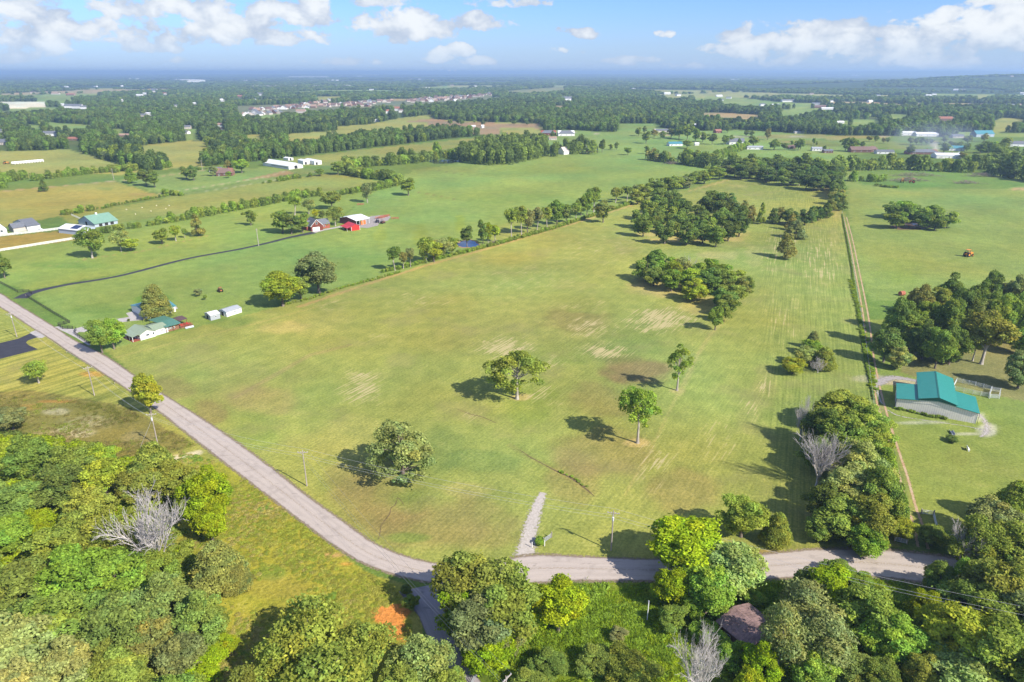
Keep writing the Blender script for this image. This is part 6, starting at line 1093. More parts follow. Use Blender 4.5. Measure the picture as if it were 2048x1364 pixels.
# patio roof beside it
A_, w_, d_, rz = rect((331, 654), (361, 645.6), (305, 638), 2.7)
pt = thing('patio_cover', 'dark green metal patio roof over a brown porch beside the white house', 'patio', A_, rz)
prism('roof', [(-.2, 2.55), (d_ / 2, 3.1), (d_ + .2, 2.75), (d_ + .2, 2.86), (d_ / 2, 3.21), (-.2, 2.66)], -.2, w_ + .2, 'x', M['dkgreen'], pt)
for x in (.2, w_ / 2, w_ - .2):
    for y in (.2, d_ - .2): box('post', x - .08, x + .08, y - .08, y + .08, 0, 2.6, M['deckwood'], pt)
box('wall', .5, w_ - .5, .9, 1.1, 0, 1.9, M['deckwood'], pt)
wl = [c_ for c_ in pt.children if c_.name.startswith('wall')][0]
for u in (1.2, 2.2, 3.4): 
    f = box('window', u, u + .75, .84, .9, .9, 1.7, M['white'], pt); box('pane', u + .1, u + .65, .82, .86, 1.0, 1.6, M['glass'], f)
A_, w_, d_, rz = rect((359, 642), (373, 636.5), (347, 636), 2.4)
pv_ = thing('brown_pavilion', 'small brown roofed pavilion behind the patio', 'pavilion', A_, rz)
gable_roof = prism('roof', [(-.2, 2.3), (d_ / 2, 3.1), (d_ + .2, 2.3), (d_ + .2, 2.42), (d_ / 2, 3.22), (-.2, 2.42)], -.2, w_ + .2, 'x', M['brownroof'], pv_)
for x in (.1, w_ - .1):
    for y in (.1, d_ - .1): box('post', x - .08, x + .08, y - .08, y + .08, 0, 2.35, M['deckwood'], pv_)
A_, w_, d_, rz = rect((363, 657), (386, 651), (356, 650), 0)
dk = thing('wooden_deck', 'brown railed deck crowded with red chairs beside the patio', 'deck', A_, rz)
box('floor', 0, w_, 0, d_, 0, .35, M['deckwood'], dk)
for i in range(7):
    x = i * w_ / 6; box('post', x - .05, x + .05, -.05, .05, .35, 1.3, M['deckwood'], dk)
for z in (.6, .9, 1.2): box('rail', 0, w_, -.03, .03, z, z + .08, M['deckwood'], dk)
for i in range(5):
    for j in range(2):
        c_ = thing('garden_chair', 'red garden chair on the brown deck, %s in %s row' % (ORD[i], ('front', 'back')[j]), 'chair', (0, 0, 0), 0, 'chairs on the deck'); p = Matrix.Rotation(rz, 3, 'Z') @ Vector((.7 + i * (w_ - 1.2) / 4.2, .7 + j * 1.5, .35)); c_.location = (A_[0] + p.x, A_[1] + p.y, .35); c_.rotation_euler.z = rz + i
        box('seat', -.28, .28, -.28, .28, .38, .45, M['redm'], c_); box('backrest', -.28, .28, .24, .3, .45, 1.0, M['redm'], c_)
        for lx in (-.24, .24):
            for ly in (-.24, .24): box('leg', lx - .03, lx + .03, ly - .03, ly + .03, 0, .38, M['redm'], c_)
bt = thing('rowing_boat', 'pale blue upturned boat lying below the deck', 'boat', (*G(379, 655), 0), rz - .1); prism('hull', [(-.55, 0), (.55, 0), (.35, .4), (0, .52), (-.35, .4)], -1.7, 1.7, 'x', M['bluewall'], bt); box('keel', -1.7, 1.7, -.03, .03, .5, .58, M['white'], bt)
# blue green garage
A_, w_, d_, rz = rect((292, 626), (350, 612), (284, 606), 2.6)
ga = thing('blue_green_garage', 'garage with blue green metal roof half hidden behind the tall yard tree', 'garage', A_, rz); gable(ga, w_, d_, 2.7, 3.9, 'x', M['siding'], M['bluegreen'], .5)
for u in (.2, .5, .8): opening(ga, 'F', w_, d_, w_ * u, .02, 2.6, 2.1, 'garage_door', pane=M['white'])
# two sheds
for nm, A, B, D, hh, mt, rf, lb in [('storage_shed', (422, 641.5), (441, 636.5), (413, 635.5), 2.3, 'greym', 'whitem', 'small grey metal shed with pale roof, nearer the house'), ('storage_shed', (454, 634), (484, 624.5), (444, 627.5), 2.1, 'siding', 'greym', 'longer white metal shed with grey roof, farther from the house')]:
    A_, w_, d_, rz = rect(A, B, D, 0); sh_ = thing(nm, lb, 'shed', A_, rz, 'metal sheds behind the house'); gable(sh_, w_, d_, hh, hh + .75, 'x', M[mt], M[rf], .15)
    opening(sh_, 'L', w_, d_, d_ / 2, .02, 1.8, 2.0, 'door', pane=M['dark']); opening(sh_, 'F', w_, d_, w_ * .55, 1.0, .8, .7)
# red brick garage house
A_, w_, d_, rz = rect((623, 463), (645, 460), (618, 452), 0)
rb = thing('brick_house', 'red brick house with steep gable and white garage door at the driveway end', 'house', A_, rz); w_ = 8.2; gable(rb, w_, 11, 3.3, 7.6, 'y', M['brick'], M['greysh'], .35); gable(rb, 16.5, 7, 3.1, 6.0, 'x', M['brick'], M['greysh'], .35, ox=-1.5, oy=4.2)
opening(rb, 'F', w_, 11, w_ * .42, .02, 4.9, 2.5, 'garage_door', pane=M['white']); opening(rb, 'F', w_, 11, w_ / 2, 4.3, 1.3, 1.7); opening(rb, 'F', 16.5, 7, 12.5, 1.0, 1.2, 1.3, ox=-1.5, oy=4.2)
for s_ in (0, 1):
    prism('gable_trim', [(0 - .35, 3.0), (w_ / 2, 7.45), (w_ / 2, 7.75), (-.35, 3.3)] if s_ == 0 else [(w_ + .35, 3.0), (w_ / 2, 7.45), (w_ / 2, 7.75), (w_ + .35, 3.3)], -.34, -.28, 'y', M['white'], rb)
ch = [c_ for c_ in rb.children if c_.name.startswith('roof')][0]; box('chimney', 1, 1.8, 9, 9.8, 5, 8.4, M['brick'], ch)
# red barn with white roof
A_, w_, d_, rz = rect((712, 441), (738, 435.5), (686, 433.5), 3.8)
bn = thing('red_barn', 'dark red open-fronted barn with bright white roof', 'barn', A_, rz)
box('wall', 0, .2, .2, d_, 0, 3.7, M['maroon'], bn); box('wall', .2, w_, d_ - .2, d_, 0, 3.7, M['redm'], bn); box('wall', w_ * .35, w_ * .72, 0, .15, 0, 2.7, mat_ribbed('orange_panel', (.62, .17, .04), 0, .3), bn)
prism('roof', [(-.6, 3.55), (d_ / 2, 5.3), (d_ + .6, 3.55), (d_ + .6, 3.75), (d_ / 2, 5.5), (-.6, 3.75)], -.6, w_ + .6, 'x', M['whitem'], bn)
for i in range(5): x = .1 + i * (w_ - .3) / 4; box('post', x, x + .2, -.1, .1, 0, 3.7, M['white'], bn)
A_, w_, d_, rz = rect((703, 462), (720, 459.5), (686, 457.5), 0)
rs = thing('red_shed', 'bright red metal shed with crimson roof and lean-to carport', 'shed', A_, rz); gable(rs, w_, d_, 2.9, 4.3, 'y', M['redm'], M['redroof'], .3)
prism('carport_roof', [(-3.2, 2.2), (0, 2.85), (0, 2.97), (-3.2, 2.32)], -.2, d_ + .2, 'y', M['redroof'], rs)
for y in (0, d_ / 2, d_ - .1): box('carport_post', -3.1, -2.98, y, y + .12, 0, 2.25, M['white'], rs)
for x in (0, w_): box('corner_trim', x - .1, x + .1, -.05, .1, 0, 2.95, M['white'], rs)
# green roofed barn, solar shed, white-fenced house at the left
A_, w_, d_, rz = rect((190.5, 455), (236, 447), (176, 445), 0)
gb = thing('green_roofed_barn', 'pale blue barn with weathered green roof on the left', 'barn', A_, rz); gable(gb, w_, d_, 2.6, 6.8, 'x', M['bluewall'], M['greenbarn'], .7)
for u in (.25, .5, .75): opening(gb, 'F', w_, d_, w_ * u, .02, 2.6, 2.2, 'stall_door', pane=M['dark'])
opening(gb, 'L', w_, d_, d_ / 2, .02, 2.6, 3.0, 'door', pane=M['dark'])
rf = [c_ for c_ in gb.children if c_.name.startswith('roof')][0]; box('cupola', w_ * .45, w_ * .45 + 1.1, d_ / 2 - .5, d_ / 2 + .5, 6.6, 8.0, M['white'], rf)
A_, w_, d_, rz = rect((157, 470), (192, 462), (140, 461), 0)
sb_ = thing('solar_shed', 'white shed carrying a dark solar array on its roof', 'shed', A_, rz); gable(sb_, w_, d_, 3.1, 4.9, 'y', M['bluewall'], M['whitem'], .5)
srf = [c_ for c_ in sb_.children if c_.name.startswith('roof')][0]; w2 = w_ / 2; sl = (4.9 - 3.1) / w2
for i in range(3):
    for j in range(6):
        x0 = 1.0 + i * (w2 - 1.6) / 3; x1 = x0 + (w2 - 1.6) / 3 - .06; y0 = 1.5 + j * 1.15; pyobj('solar_panel', [(x0, y0, 3.1 + sl * x0 + .26), (x1, y0, 3.1 + sl * x1 + .26), (x1, y0 + 1.1, 3.1 + sl * x1 + .26), (x0, y0 + 1.1, 3.1 + sl * x0 + .26), (x0, y0, 3.1 + sl * x0 + .2), (x1, y0, 3.1 + sl * x1 + .2), (x1, y0 + 1.1, 3.1 + sl * x1 + .2), (x0, y0 + 1.1, 3.1 + sl * x0 + .2)], [(0, 1, 2, 3), (7, 6, 5, 4), (0, 4, 5, 1), (1, 5, 6, 2), (2, 6, 7, 3), (3, 7, 4, 0)], M['solar'], srf)
opening(sb_, 'F', w_, d_, w2, .02, 3, 2.5, 'garage_door', pane=M['white'])
A_, w_, d_, rz = rect((56, 462), (82, 458), (48, 450), 0)
lh = thing('grey_roofed_house', 'white house with grey shingle roofs behind the white paddock fence', 'house', A_, rz); gable(lh, w_, d_, 3.0, 6.2, 'x', M['siding'], M['greysh'], .4); gable(lh, 7.5, 8, 3.0, 5.4, 'x', M['siding2'], M['greysh'], .4, ox=-7.503, oy=2); gable(lh, 6, 9, 3.3, 7.2, 'y', M['siding'], M['greysh'], .4, ox=-17, oy=3)
opening(lh, 'F', w_, d_, w_ * .3, .02, 3.6, 2.3, 'garage_door', pane=M['white']); opening(lh, 'F', w_, d_, w_ * .72, .02, 3.6, 2.3, 'garage_door', pane=M['white']); opening(lh, 'F', 6, 9, 3, 1.2, 1.6, 1.5, ox=-17, oy=3)
rf = [c_ for c_ in lh.children if c_.name.startswith('roof')][0]
for u in (.45, .62): box('skylight', w_ * u, w_ * u + .8, d_ * .28, d_ * .28 + .9, 4.7, 4.95, M['glass'], rf)
# long white barn with windows and its neighbours
A_, w_, d_, rz = rect((526, 331), (578, 339), (556, 325), 0)
lbn = thing('long_white_barn', 'long low white barn with a row of blue windows', 'barn', A_, rz); gable(lbn, w_, 18, 3.6, 6.4, 'x', M['siding'], M['whitem'], .6)
for i in range(14): opening(lbn, 'F', w_, 18, w_ * (.36 + .044 * i), 1.3, 1.6, 1.3, frame=M['bluewall'])
opening(lbn, 'R', w_, 18, 9, .02, 4.2, 3.6, 'door', pane=M['dark'])
for A, B, D, hh, lb in [((609, 326), (629, 330), (615, 323), 4.2, 'longer white trailer barn right of the long barn'), ((596, 327), (607, 329.5), (601, 324), 4.2, 'shorter white trailer barn between long barn and longer trailer'), ((567, 320), (577, 321.5), (570, 318), 2.8, 'small white outbuilding behind the long barn')]:
    A_, w_, d_, rz = rect(A, B, D, 0); q = thing('trailer_barn', lb, 'barn', A_, rz); gable(q, w_, max(d_, 6), hh, hh + .9, 'x', M['siding'], M['whitem'], .2); opening(q, 'R', w_, max(d_, 6), 3, .02, 2.6, 3, 'door', pane=M['dark'])
# rusty shed near the bottom edge
A_, w_, d_, rz = rect((1438, 1240), (1500, 1292), (1492, 1203), 3.2)
rr = thing('rusty_shed', 'old shed with rusty pinkish metal roof under the trees at bottom right', 'shed', A_, rz); gable(rr, w_, max(d_, 8), 2.9, 4.1, 'x', M['deckwood'], M['rust'], .5)
opening(rr, 'F', w_, max(d_, 8), w_ * .35, .9, 1, .9)

# simple houses, each with roof, windows, door
def simple_house(px, py, w_, d_, hw, hr, deg, wall, roof, label, hip=False, cat='house', nwin=3, name=None, group=None, zb=0):
    g = G(px, py); e = thing(name or 'farmhouse', label, cat, (g[0], g[1], terrain(g[0], g[1])), math.radians(deg), group)
    rf = gable(e, w_, d_, hw, hr, 'x', M[wall], M[roof], .4, ox=-w_ / 2, hip=hip)
    for i in range(nwin): opening(e, 'F', w_, d_, w_ * (i + .7) / (nwin + .4), 1.0, 1.2, 1.2, ox=-w_ / 2)
    if nwin: opening(e, 'F', w_, d_, w_ * .12 + .6, .02, 1.0, 2.1, 'door', ox=-w_ / 2); box('chimney', w_ * .2, w_ * .2 + .8, d_ * .55, d_ * .55 + .8, hr - 1, hr + .8, M['brick'], rf)
    return e
for (px, py, w_, d_, hw, hr, dg, wl, rf, lb, hip) in SH:
    simple_house(px, py, w_, d_, hw, hr, dg, wl, rf, lb, bool(hip), 'house' if any(q in lb for q in ('house', 'cottage', 'home', 'chapel')) else 'building', 3 if py > 240 and w_ > 9 else 0)
r4 = random.Random(4); hn = 0
M['hw0'], M['hw1'], M['hw2'] = M['siding'], M['siding2'], M['tansh']
protos = []
for i in range(6):
    e_ = None; rfm = ['greysh', 'brownsh', 'greysh', 'tansh', 'greysh', 'brownsh'][i]; wlm = ['siding2', 'siding2', 'siding', 'tansh', 'brownbrick', 'siding2'][i]
    tmp = thing('suburban_house', 'x', 'house'); gable(tmp, 14, 12, 3.8, 8.5, 'x' if i % 2 else 'y', M[wlm], M[rfm], .4, ox=-7.5); protos.append(([(c_.name.split('.')[0], c_.data) for c_ in tmp.children], rfm))
    for c_ in list(tmp.children): bpy.data.objects.remove(c_)
    bpy.data.objects.remove(tmp)
SUBS = [((488, 232), (560, 226), 16, 'the near left subdivision end'), ((500, 224), (600, 214), 20, 'the left subdivision rows'), ((555, 218), (680, 211), 22, 'the middle subdivision rows'), ((600, 212), (660, 203), 14, 'the back subdivision rows'), ((640, 211), (740, 212), 16, 'the right front subdivision row'), ((690, 209), (790, 204), 14, 'the strip between subdivision and tan field'),
        ((815, 204), (900, 197), 24, 'the left part of the upper subdivision'), ((830, 200), (985, 190), 34, 'the long upper subdivision row'), ((850, 203), (940, 196), 18, 'the front of the upper subdivision')]
for (a, b, n, where) in SUBS:
    for i in range(n):
        f = (i + r4.random()) / n; px = a[0] + (b[0] - a[0]) * f; py = a[1] + (b[1] - a[1]) * f + r4.uniform(-2, 2); g = G(px, py); pc, rfm = protos[r4.randrange(6)]
        e = thing('suburban_house', '%s-roofed house, %s from %s in %s' % ({'greysh': 'grey', 'brownsh': 'brown', 'tansh': 'tan'}[rfm], ORD[min(i, n - 1 - i)], 'left' if i < n / 2 else 'right', where), 'house', (g[0], g[1], 0), r4.uniform(-.5, .5), where.replace('the ', '', 1)); s_ = r4.uniform(.8, 1.25); e.scale = (s_, s_, s_)
        for nm, da in pc: link(nm, da, e)
        hn += 1
for (a, b, n, tw) in [((470, 175.5), (560, 174.8), 20, 'left part of the long pale town row'), ((560, 174.8), (650, 174.1), 20, 'middle part of the long pale town row'), ((650, 174.1), (735, 173.5), 20, 'right part of the long pale town row'), ((735, 169), (820, 168), 16, 'short town row right of the long one'), ((1025, 168), (1120, 166), 14, 'town row right of the water towers'), ((670, 171.5), (705, 167.5), 12, 'knot of roofs above the long town row'), ((545, 165), (700, 161), 8, 'sparse roofs below the longest warehouse')]:
    for i in range(n):
        f = (i + r4.random()) / n; px = a[0] + (b[0] - a[0]) * f; py = a[1] + (b[1] - a[1]) * f + r4.uniform(-.6, .6); g = G(px, py); s_ = r4.uniform(1.2, 2.6)
        V, F = [], []; bm_box(V, F, -8 * s_, 8 * s_, -6, 6, 0, 9); bm_box(V, F, -6 * s_, 6 * s_, -4, 4, 9.01, 12)
        link('distant_house', pyobj('tmp', V, F, M[r4.choice(['siding', 'siding', 'siding2', 'tansh'])]).data, label='pale roof, %s from %s in the %s' % (ORD[min(i, n - 1 - i)], 'left' if i < n / 2 else 'right', tw), category='house', group='town rows near the skyline').location = (g[0], g[1], terrain(*g)); bpy.data.objects.remove([o for o in bpy.data.objects if o.name.startswith('tmp')][0])
# scattered far farmhouses and barns standing in the far fields
rq = np.random.default_rng(12); nf = 0
for (y0, y1, n_, s_) in ((1750, 3000, 14, 1.0), (3000, 6000, 26, 1.15), (6000, 11000, 24, 1.7)):
    y = rq.uniform(y0, y1, 4000); x = rq.uniform(-.85, .85, 4000) * y; px_, py_ = proj(x, y, 0); k = (farm(x, y) > 0) & (farm(x, y - 60 * s_) > 0) & is_forest(px_, py_) & (px_ > 0) & (px_ < 2048)
    fcount = {}
    for x_, y_, px1 in sorted(list(zip(x[k], y[k], px_[k]))[:n_], key=lambda q: q[2]):
        V, F = [], []; L, D, Hh = rq.uniform(7, 13) * s_, 6 * s_, rq.uniform(4, 6) * (.6 + .4 * s_); rfh = Hh + 3 * s_; o_ = 0
        V = [(-L, -D, 0), (L, -D, 0), (L, D, 0), (-L, D, 0), (-L, -D, Hh), (L, -D, Hh), (L, D, Hh), (-L, D, Hh), (-L, 0, rfh), (L, 0, rfh)]; F = [(0, 1, 5, 4), (2, 3, 7, 6), (1, 2, 6, 9, 5), (3, 0, 4, 8, 7), (4, 5, 9, 8), (6, 7, 8, 9)]
        wm, rm, cn = [('siding', 'whitem', 'white'), ('siding', 'greysh', 'grey-roofed'), ('siding2', 'brownsh', 'brown-roofed'), ('siding', 'greysh', 'dull grey-roofed'), ('siding', 'whitem', 'white')][rq.integers(0, 5)]
        me = bpy.data.meshes.new('far_farmhouse'); me.from_pydata(V, [], F); me.materials.append(M[wm]); me.materials.append(M[rm]); me.polygons[4].material_index = 1; me.polygons[5].material_index = 1
        band = 'nearer' if y0 < 2000 else 'middle' if y0 < 5000 else 'farthest'; side = 'left' if px1 < 680 else 'centre' if px1 < 1370 else 'right'
        fcount[side] = fcount.get(side, 0) + 1
        o = link('far_farmhouse', me, label='tiny %s farmhouse, %s from left, %s part of %s plain' % (cn, ORD[min(fcount[side] - 1, 19)], side, band), category='house', group='farmhouses of the wooded plain'); o.location = (x_, y_, terrain(x_, y_)); o.rotation_euler.z = rq.uniform(-.6, .6); nf += 1
# very large white warehouses near the skyline, water towers
for (px0, px1, py, dpt, hh, lb) in [(576, 650, 157, 260, 24, 'longest white warehouse near the skyline'), (726, 755, 153, 160, 24, 'white warehouse on the right near the skyline'), (357, 399, 163.5, 160, 20, 'white warehouse on the left near the skyline'), (670, 697, 153.5, 120, 14, 'thin pale warehouse between two large ones'), (715, 724, 153.6, 100, 14, 'short pale warehouse beside the right one'), (520, 545, 157, 90, 10, 'faint pale warehouse left of the longest one'), (1440, 1480, 162, 120, 10, 'thin white sheds far off right of centre'), (1705, 1716, 153.5, 90, 14, 'small white speck of a factory under the right hills')]:
    a, b = G(px0, py), G(px1, py); v = b - a; w_ = float(np.linalg.norm(v)); e = thing('warehouse', lb, 'warehouse', (a[0], a[1], terrain(*a)), math.atan2(v[1], v[0])); box('wall', 0, w_, 0, dpt, 0, hh, M['siding'], e); prism('roof', [(-3, hh), (dpt / 2, hh + 5), (dpt + 3, hh), (dpt + 3, hh + 1), (dpt / 2, hh + 6), (-3, hh + 1)], -3, w_ + 3, 'x', M['whitem'], e)
for px, py, lb in [(898.5, 149.6, 'left white water tower on the skyline'), (910.5, 149.3, 'right white water tower on the skyline')]:
    g = G(px, py); e = thing('water_tower', lb, 'tower', (g[0], g[1], terrain(*g)))
    v, f = tube([(0, 0, 0), (0, 0, 60)], [30, 28], 10); pyobj('stem', v, f, M['siding'], e); v, f = tube([(0, 0, 60), (0, 0, 90), (0, 0, 150), (0, 0, 172)], [30, 60, 60, 6], 12); pyobj('tank', v, f, M['siding'], e)

# hills and very far ground: one terrain sheet
xs = np.linspace(-30000, 40000, 210); ys = np.concatenate([np.linspace(2600, 8000, 70), np.linspace(8200, 60000, 90)]); TX, TY = np.meshgrid(xs, ys); TZ = terrain(TX, TY) - .8
k = (np.arange(len(ys) - 1)[:, None] * len(xs) + np.arange(len(xs) - 1)[None, :]).ravel(); mf, t, out = new_mat('wooded_hill'); pos = t.node('ShaderNodeNewGeometry').outputs['Position']
principled(t, out, t.mix(t.noise(pos, .012, 5, .7), (.03, .055, .02), (.07, .105, .035)), .95, None, spec=.05)
link('hills', mesh_np('hills', np.stack([TX, TY, TZ], -1).reshape(-1, 3), np.stack([k, k + 1, k + len(xs) + 1, k + len(xs)], 1), [mf], smooth=True), kind='structure')

# ------------------------------------------------------------------ poles and wires
def pole(base, top, label, rz=.6, transformer=False, hgt=10.7, loc=None):
    g = G(*base) if loc is None else loc; e = thing('utility_pole', label, 'pole', (g[0], g[1], 0), rz, 'poles along the road')
    v, f = tube([(0, 0, -.5), (0, 0, 5), (0, 0, hgt)], [.17, .15, .11], 8); pyobj('pole_shaft', v, f, M['pole'], e)
    ca = box('crossarm', -1.35, 1.35, -.07, .07, hgt - .75, hgt - .6, M['pole'], e)
    for x in (-1.2, -.45, .45, 1.2): v, f = tube([(x, 0, hgt - .6), (x, 0, hgt - .5), (x, 0, hgt - .4), (x, 0, hgt - .33)], [.05, .07, .05, .02], 6); pyobj('insulator', v, f, M['insul'], ca)
    for s_ in (-1, 1): v, f = tube([(s_ * .75, .05, hgt - .7), (0, .12, hgt - 1.5)], [.03, .03], 4); pyobj('brace', v, f, M['steel'], e)
    if transformer: v, f = tube([(0, -.38, hgt - 2.4), (0, -.38, hgt - 2.38), (0, -.38, hgt - 1.5), (0, -.38, hgt - 1.45)], [.05, .24, .24, .05], 10); pyobj('transformer', v, f, M['insul'], e)
    return g
p1 = pole((189, 791), 0, 'pole with crossarm on the striped lawn beside the road', .7); p2 = pole((316, 891), 0, 'pole with transformer and guy wire near the road above the wood', .2, True); p3 = pole((614, 972), 0, 'lone pole inside the road bend on the field side', .0)
p4 = pole((1222, 1101), 0, 'pole on the field side of the road near the gravel strip', -.2, True); p0 = pole((34, 674), 0, 'pole at the left edge beside the widened road', .7, True)
g5 = G(1012, 1352, 10.7); p5 = pole(0, 0, 'pole whose crossarm shows at the bottom edge', .9, True, loc=g5); g6 = G(2080, 1225, 10.7); p6 = pole(0, 0, 'pole beyond the right edge carrying the road wires', -.3, loc=g6); g7 = G(-140, 560, 10.7)
for (bx, by, tp, lb) in [(517.5, 492, 457, 'pale pole standing on the dark driveway'), (228, 360, 337, 'thin pole beside the pale lane above the yellow field'), (405, 340, 320, 'thin pole behind the far brick house')]:
    h_ = height_at(bx, by, tp); g = G(bx, by); e = thing('utility_pole', lb, 'pole', (g[0], g[1], 0)); v, f = tube([(0, 0, -.3), (0, 0, h_)], [.26, .2], 6); pyobj('pole_shaft', v, f, M['barkp'], e); box('crossarm', -.8, .8, -.08, .08, h_ - .9, h_ - .7, M['barkp'], e)
h_ = height_at(1294, 1242, 1203); g = G(1294, 1242); e = thing('service_post', 'short white post standing in the weeds south of the road', 'post', (g[0], g[1], 0)); v, f = tube([(0, 0, -.3), (0, 0, h_)], [.1, .09], 8); pyobj('pole_shaft', v, f, M['white'], e); box('cap', -.14, .14, -.14, .14, h_ + .003, h_ + .12, M['steel'], e)
def wire(a, b, za, zb, offs, label, sag=1.2, group='overhead wires', rad=.022):
    d = Vector((b[0] - a[0], b[1] - a[1], 0)).normalized(); n_ = Vector((-d.y, d.x, 0)) * offs; P = []
    for i in range(25): f = i / 24; P.append(Vector((a[0], a[1], za)).lerp(Vector((b[0], b[1], zb)), f) + n_ - Vector((0, 0, 4 * sag * f * (1 - f))))
    v, f_ = tube(P, [rad] * 25, 3); o = pyobj('overhead_wire', v, f_, M['wire'], label=label, category='wire', group=group)
runs = [(g7, p0, 'beyond the left edge and the first pole'), (p0, p1, 'the first pole and the lawn pole'), (p1, p2, 'the lawn pole and the transformer pole'), (p2, p3, 'the transformer pole and the bend pole'), (p3, p4, 'the bend pole and the gravel strip pole'), (p4, p6, 'the gravel strip pole and the right edge'), (p3, p5, 'the bend pole and the bottom edge pole')]
for i, (a, b, lb) in enumerate(runs):
    for o_, nm in ((-1.2, 'upper left'), (1.2, 'upper right')): wire(a, b, 10.4, 10.4, o_, '%s wire between %s' % (nm, lb), 1.3 if i < 6 else 1.6)
    wire(a, b, 8.6, 8.6, 0.15, 'lower wire between %s' % lb, 1.2)
v, f = tube([(p2[0], p2[1], 8.6), (*G(273, 912), .05)], [.03, .03], 4); pyobj('guy_wire', v, f, M['wire'], label='guy wire staying the transformer pole to the ground', category='wire')

# ------------------------------------------------------------------ fences
def fence(pts, label, mat, hgt=1.35, step=2.4, rails=3, name='board_fence', rh=.15, ps=.07, group=None, cat='fence'):
    P = [G(*p) for p in pts]; e = thing(name, label, cat, (P[0][0], P[0][1], 0), 0, group); o = P[0]; postme = railme = None
    for a, b in zip(P[:-1], P[1:]):
        L = float(np.linalg.norm(b - a)); n = max(1, round(L / step)); an = math.atan2(b[1] - a[1], b[0] - a[0]); s_ = L / n
        V, F = [], []; bm_box(V, F, 0, s_ - .01, -.025, .025, 0, rh); rme = bpy.data.meshes.new('rail'); rme.from_pydata(V, [], F); rme.materials.append(mat)
        if postme is None: V, F = [], []; bm_box(V, F, -ps, ps, -ps, ps, -.2, hgt + .08); postme = bpy.data.meshes.new('post'); postme.from_pydata(V, [], F); postme.materials.append(mat)
        for i in range(n):
            q = a + (b - a) * i / n - o; p_ = link('post', postme, e); p_.location = (q[0], q[1], 0); p_.rotation_euler.z = an
            for k in range(rails): r__ = link('rail', rme, e); r__.location = (q[0] + .09 * math.sin(an), q[1] - .09 * math.cos(an), .25 + k * (hgt - .35) / max(rails - 1, 1)); r__.rotation_euler.z = an
    q = P[-1] - o; p_ = link('post', postme, e); p_.location = (q[0], q[1], 0); return e
fence([(-40, 549), (0, 566), (36, 585), (58, 584), (64, 588)], 'black board fence between left edge and the dark driveway', M['black']); fence([(54, 594), (110, 629), (140, 646), (117, 652), (126, 658), (146, 658)], 'black board fence zigzagging between driveway and house drive', M['black'], rh=.17)
fence([(153, 661), (149, 667), (160, 676), (183, 691)], 'short black board fence in front of the road pair of trees', M['black'], rh=.17)
fence([(-200, 492), (0, 473), (60, 466.5), (117, 459.5), (141, 467)], 'upper white paddock fence at left', M['white'], 1.5, 2.4, 4, rh=.2, group='white paddock fences'); fence([(-200, 530), (0, 503), (80, 490), (160, 477)], 'lower white paddock fence at left', M['white'], 1.5, 2.4, 4, rh=.2, group='white paddock fences'); fence([(143, 431), (158, 437.5), (175, 445)], 'white fence running up to the green-roofed barn', M['white'], 1.4, 2.4, 3, group='white paddock fences')
e = fence([(1684, 424), (1703, 520), (1728, 660), (1745, 790), (1760, 880)], 'thin wire fence with steel posts along the dirt track', M['steel'], 1.1, 4.5, 2, 'wire_fence', .03, .04)
def farm_gate(a, b, label, mat=None, rz=None, n=5, hgt=1.25):
    A, B = G(*a), G(*b); v = B - A; L = float(np.linalg.norm(v)); e = thing('farm_gate', label, 'gate', (A[0], A[1], 0), math.atan2(v[1], v[0])); mt = mat or M['steel']
    for k in range(n): z = .25 + k * (hgt - .25) / (n - 1); vv, f = tube([(0, 0, z), (L, 0, z)], [.045, .045], 6); pyobj('rail', vv, f, mt, e)
    for x in (0, L / 2, L): vv, f = tube([(x, 0, .18), (x, 0, hgt + .05)], [.05, .05], 6); pyobj('upright', vv, f, mt, e)
    for x in (-.18, L + .18): box('post', x - .09, x + .09, -.09, .09, 0, hgt + .35, M['pole'], e)
farm_gate((1088, 1086), (1102, 1076), 'grey tube gate folded back beside the gravel strip'); farm_gate((1790, 1083), (1812, 1088), 'white tube gate by the road under the trees', M['white']); farm_gate((1843, 1028), (1865, 1031), 'white tube gate across the end of the dirt track', M['white']); farm_gate((1866, 1033), (1877, 1076), 'long pale gate panel along the track end', M['steel']); farm_gate((938, 1382), (952, 1354), 'grey tube gate at the bottom edge beside the side road')
M['penrail'] = mat_plain('pale_pen_steel', (.62, .64, .62), .5, .08)
# round pen of panels behind the barn
for j, (pts, lb) in enumerate([([(1906, 775), (1912, 764), (1950, 772), (1982, 781), (1977, 795), (1945, 789), (1908, 781)], 'long pen of pale steel panels behind the barn'), ([(1977, 796), (1982, 782), (2000, 785), (1998, 798), (1979, 797)], 'small pen of pale steel panels with weeds inside')]): fence(pts, lb, M['penrail'], 1.6, 2.2, 6, 'livestock_pen', .07, .06, cat='pen')
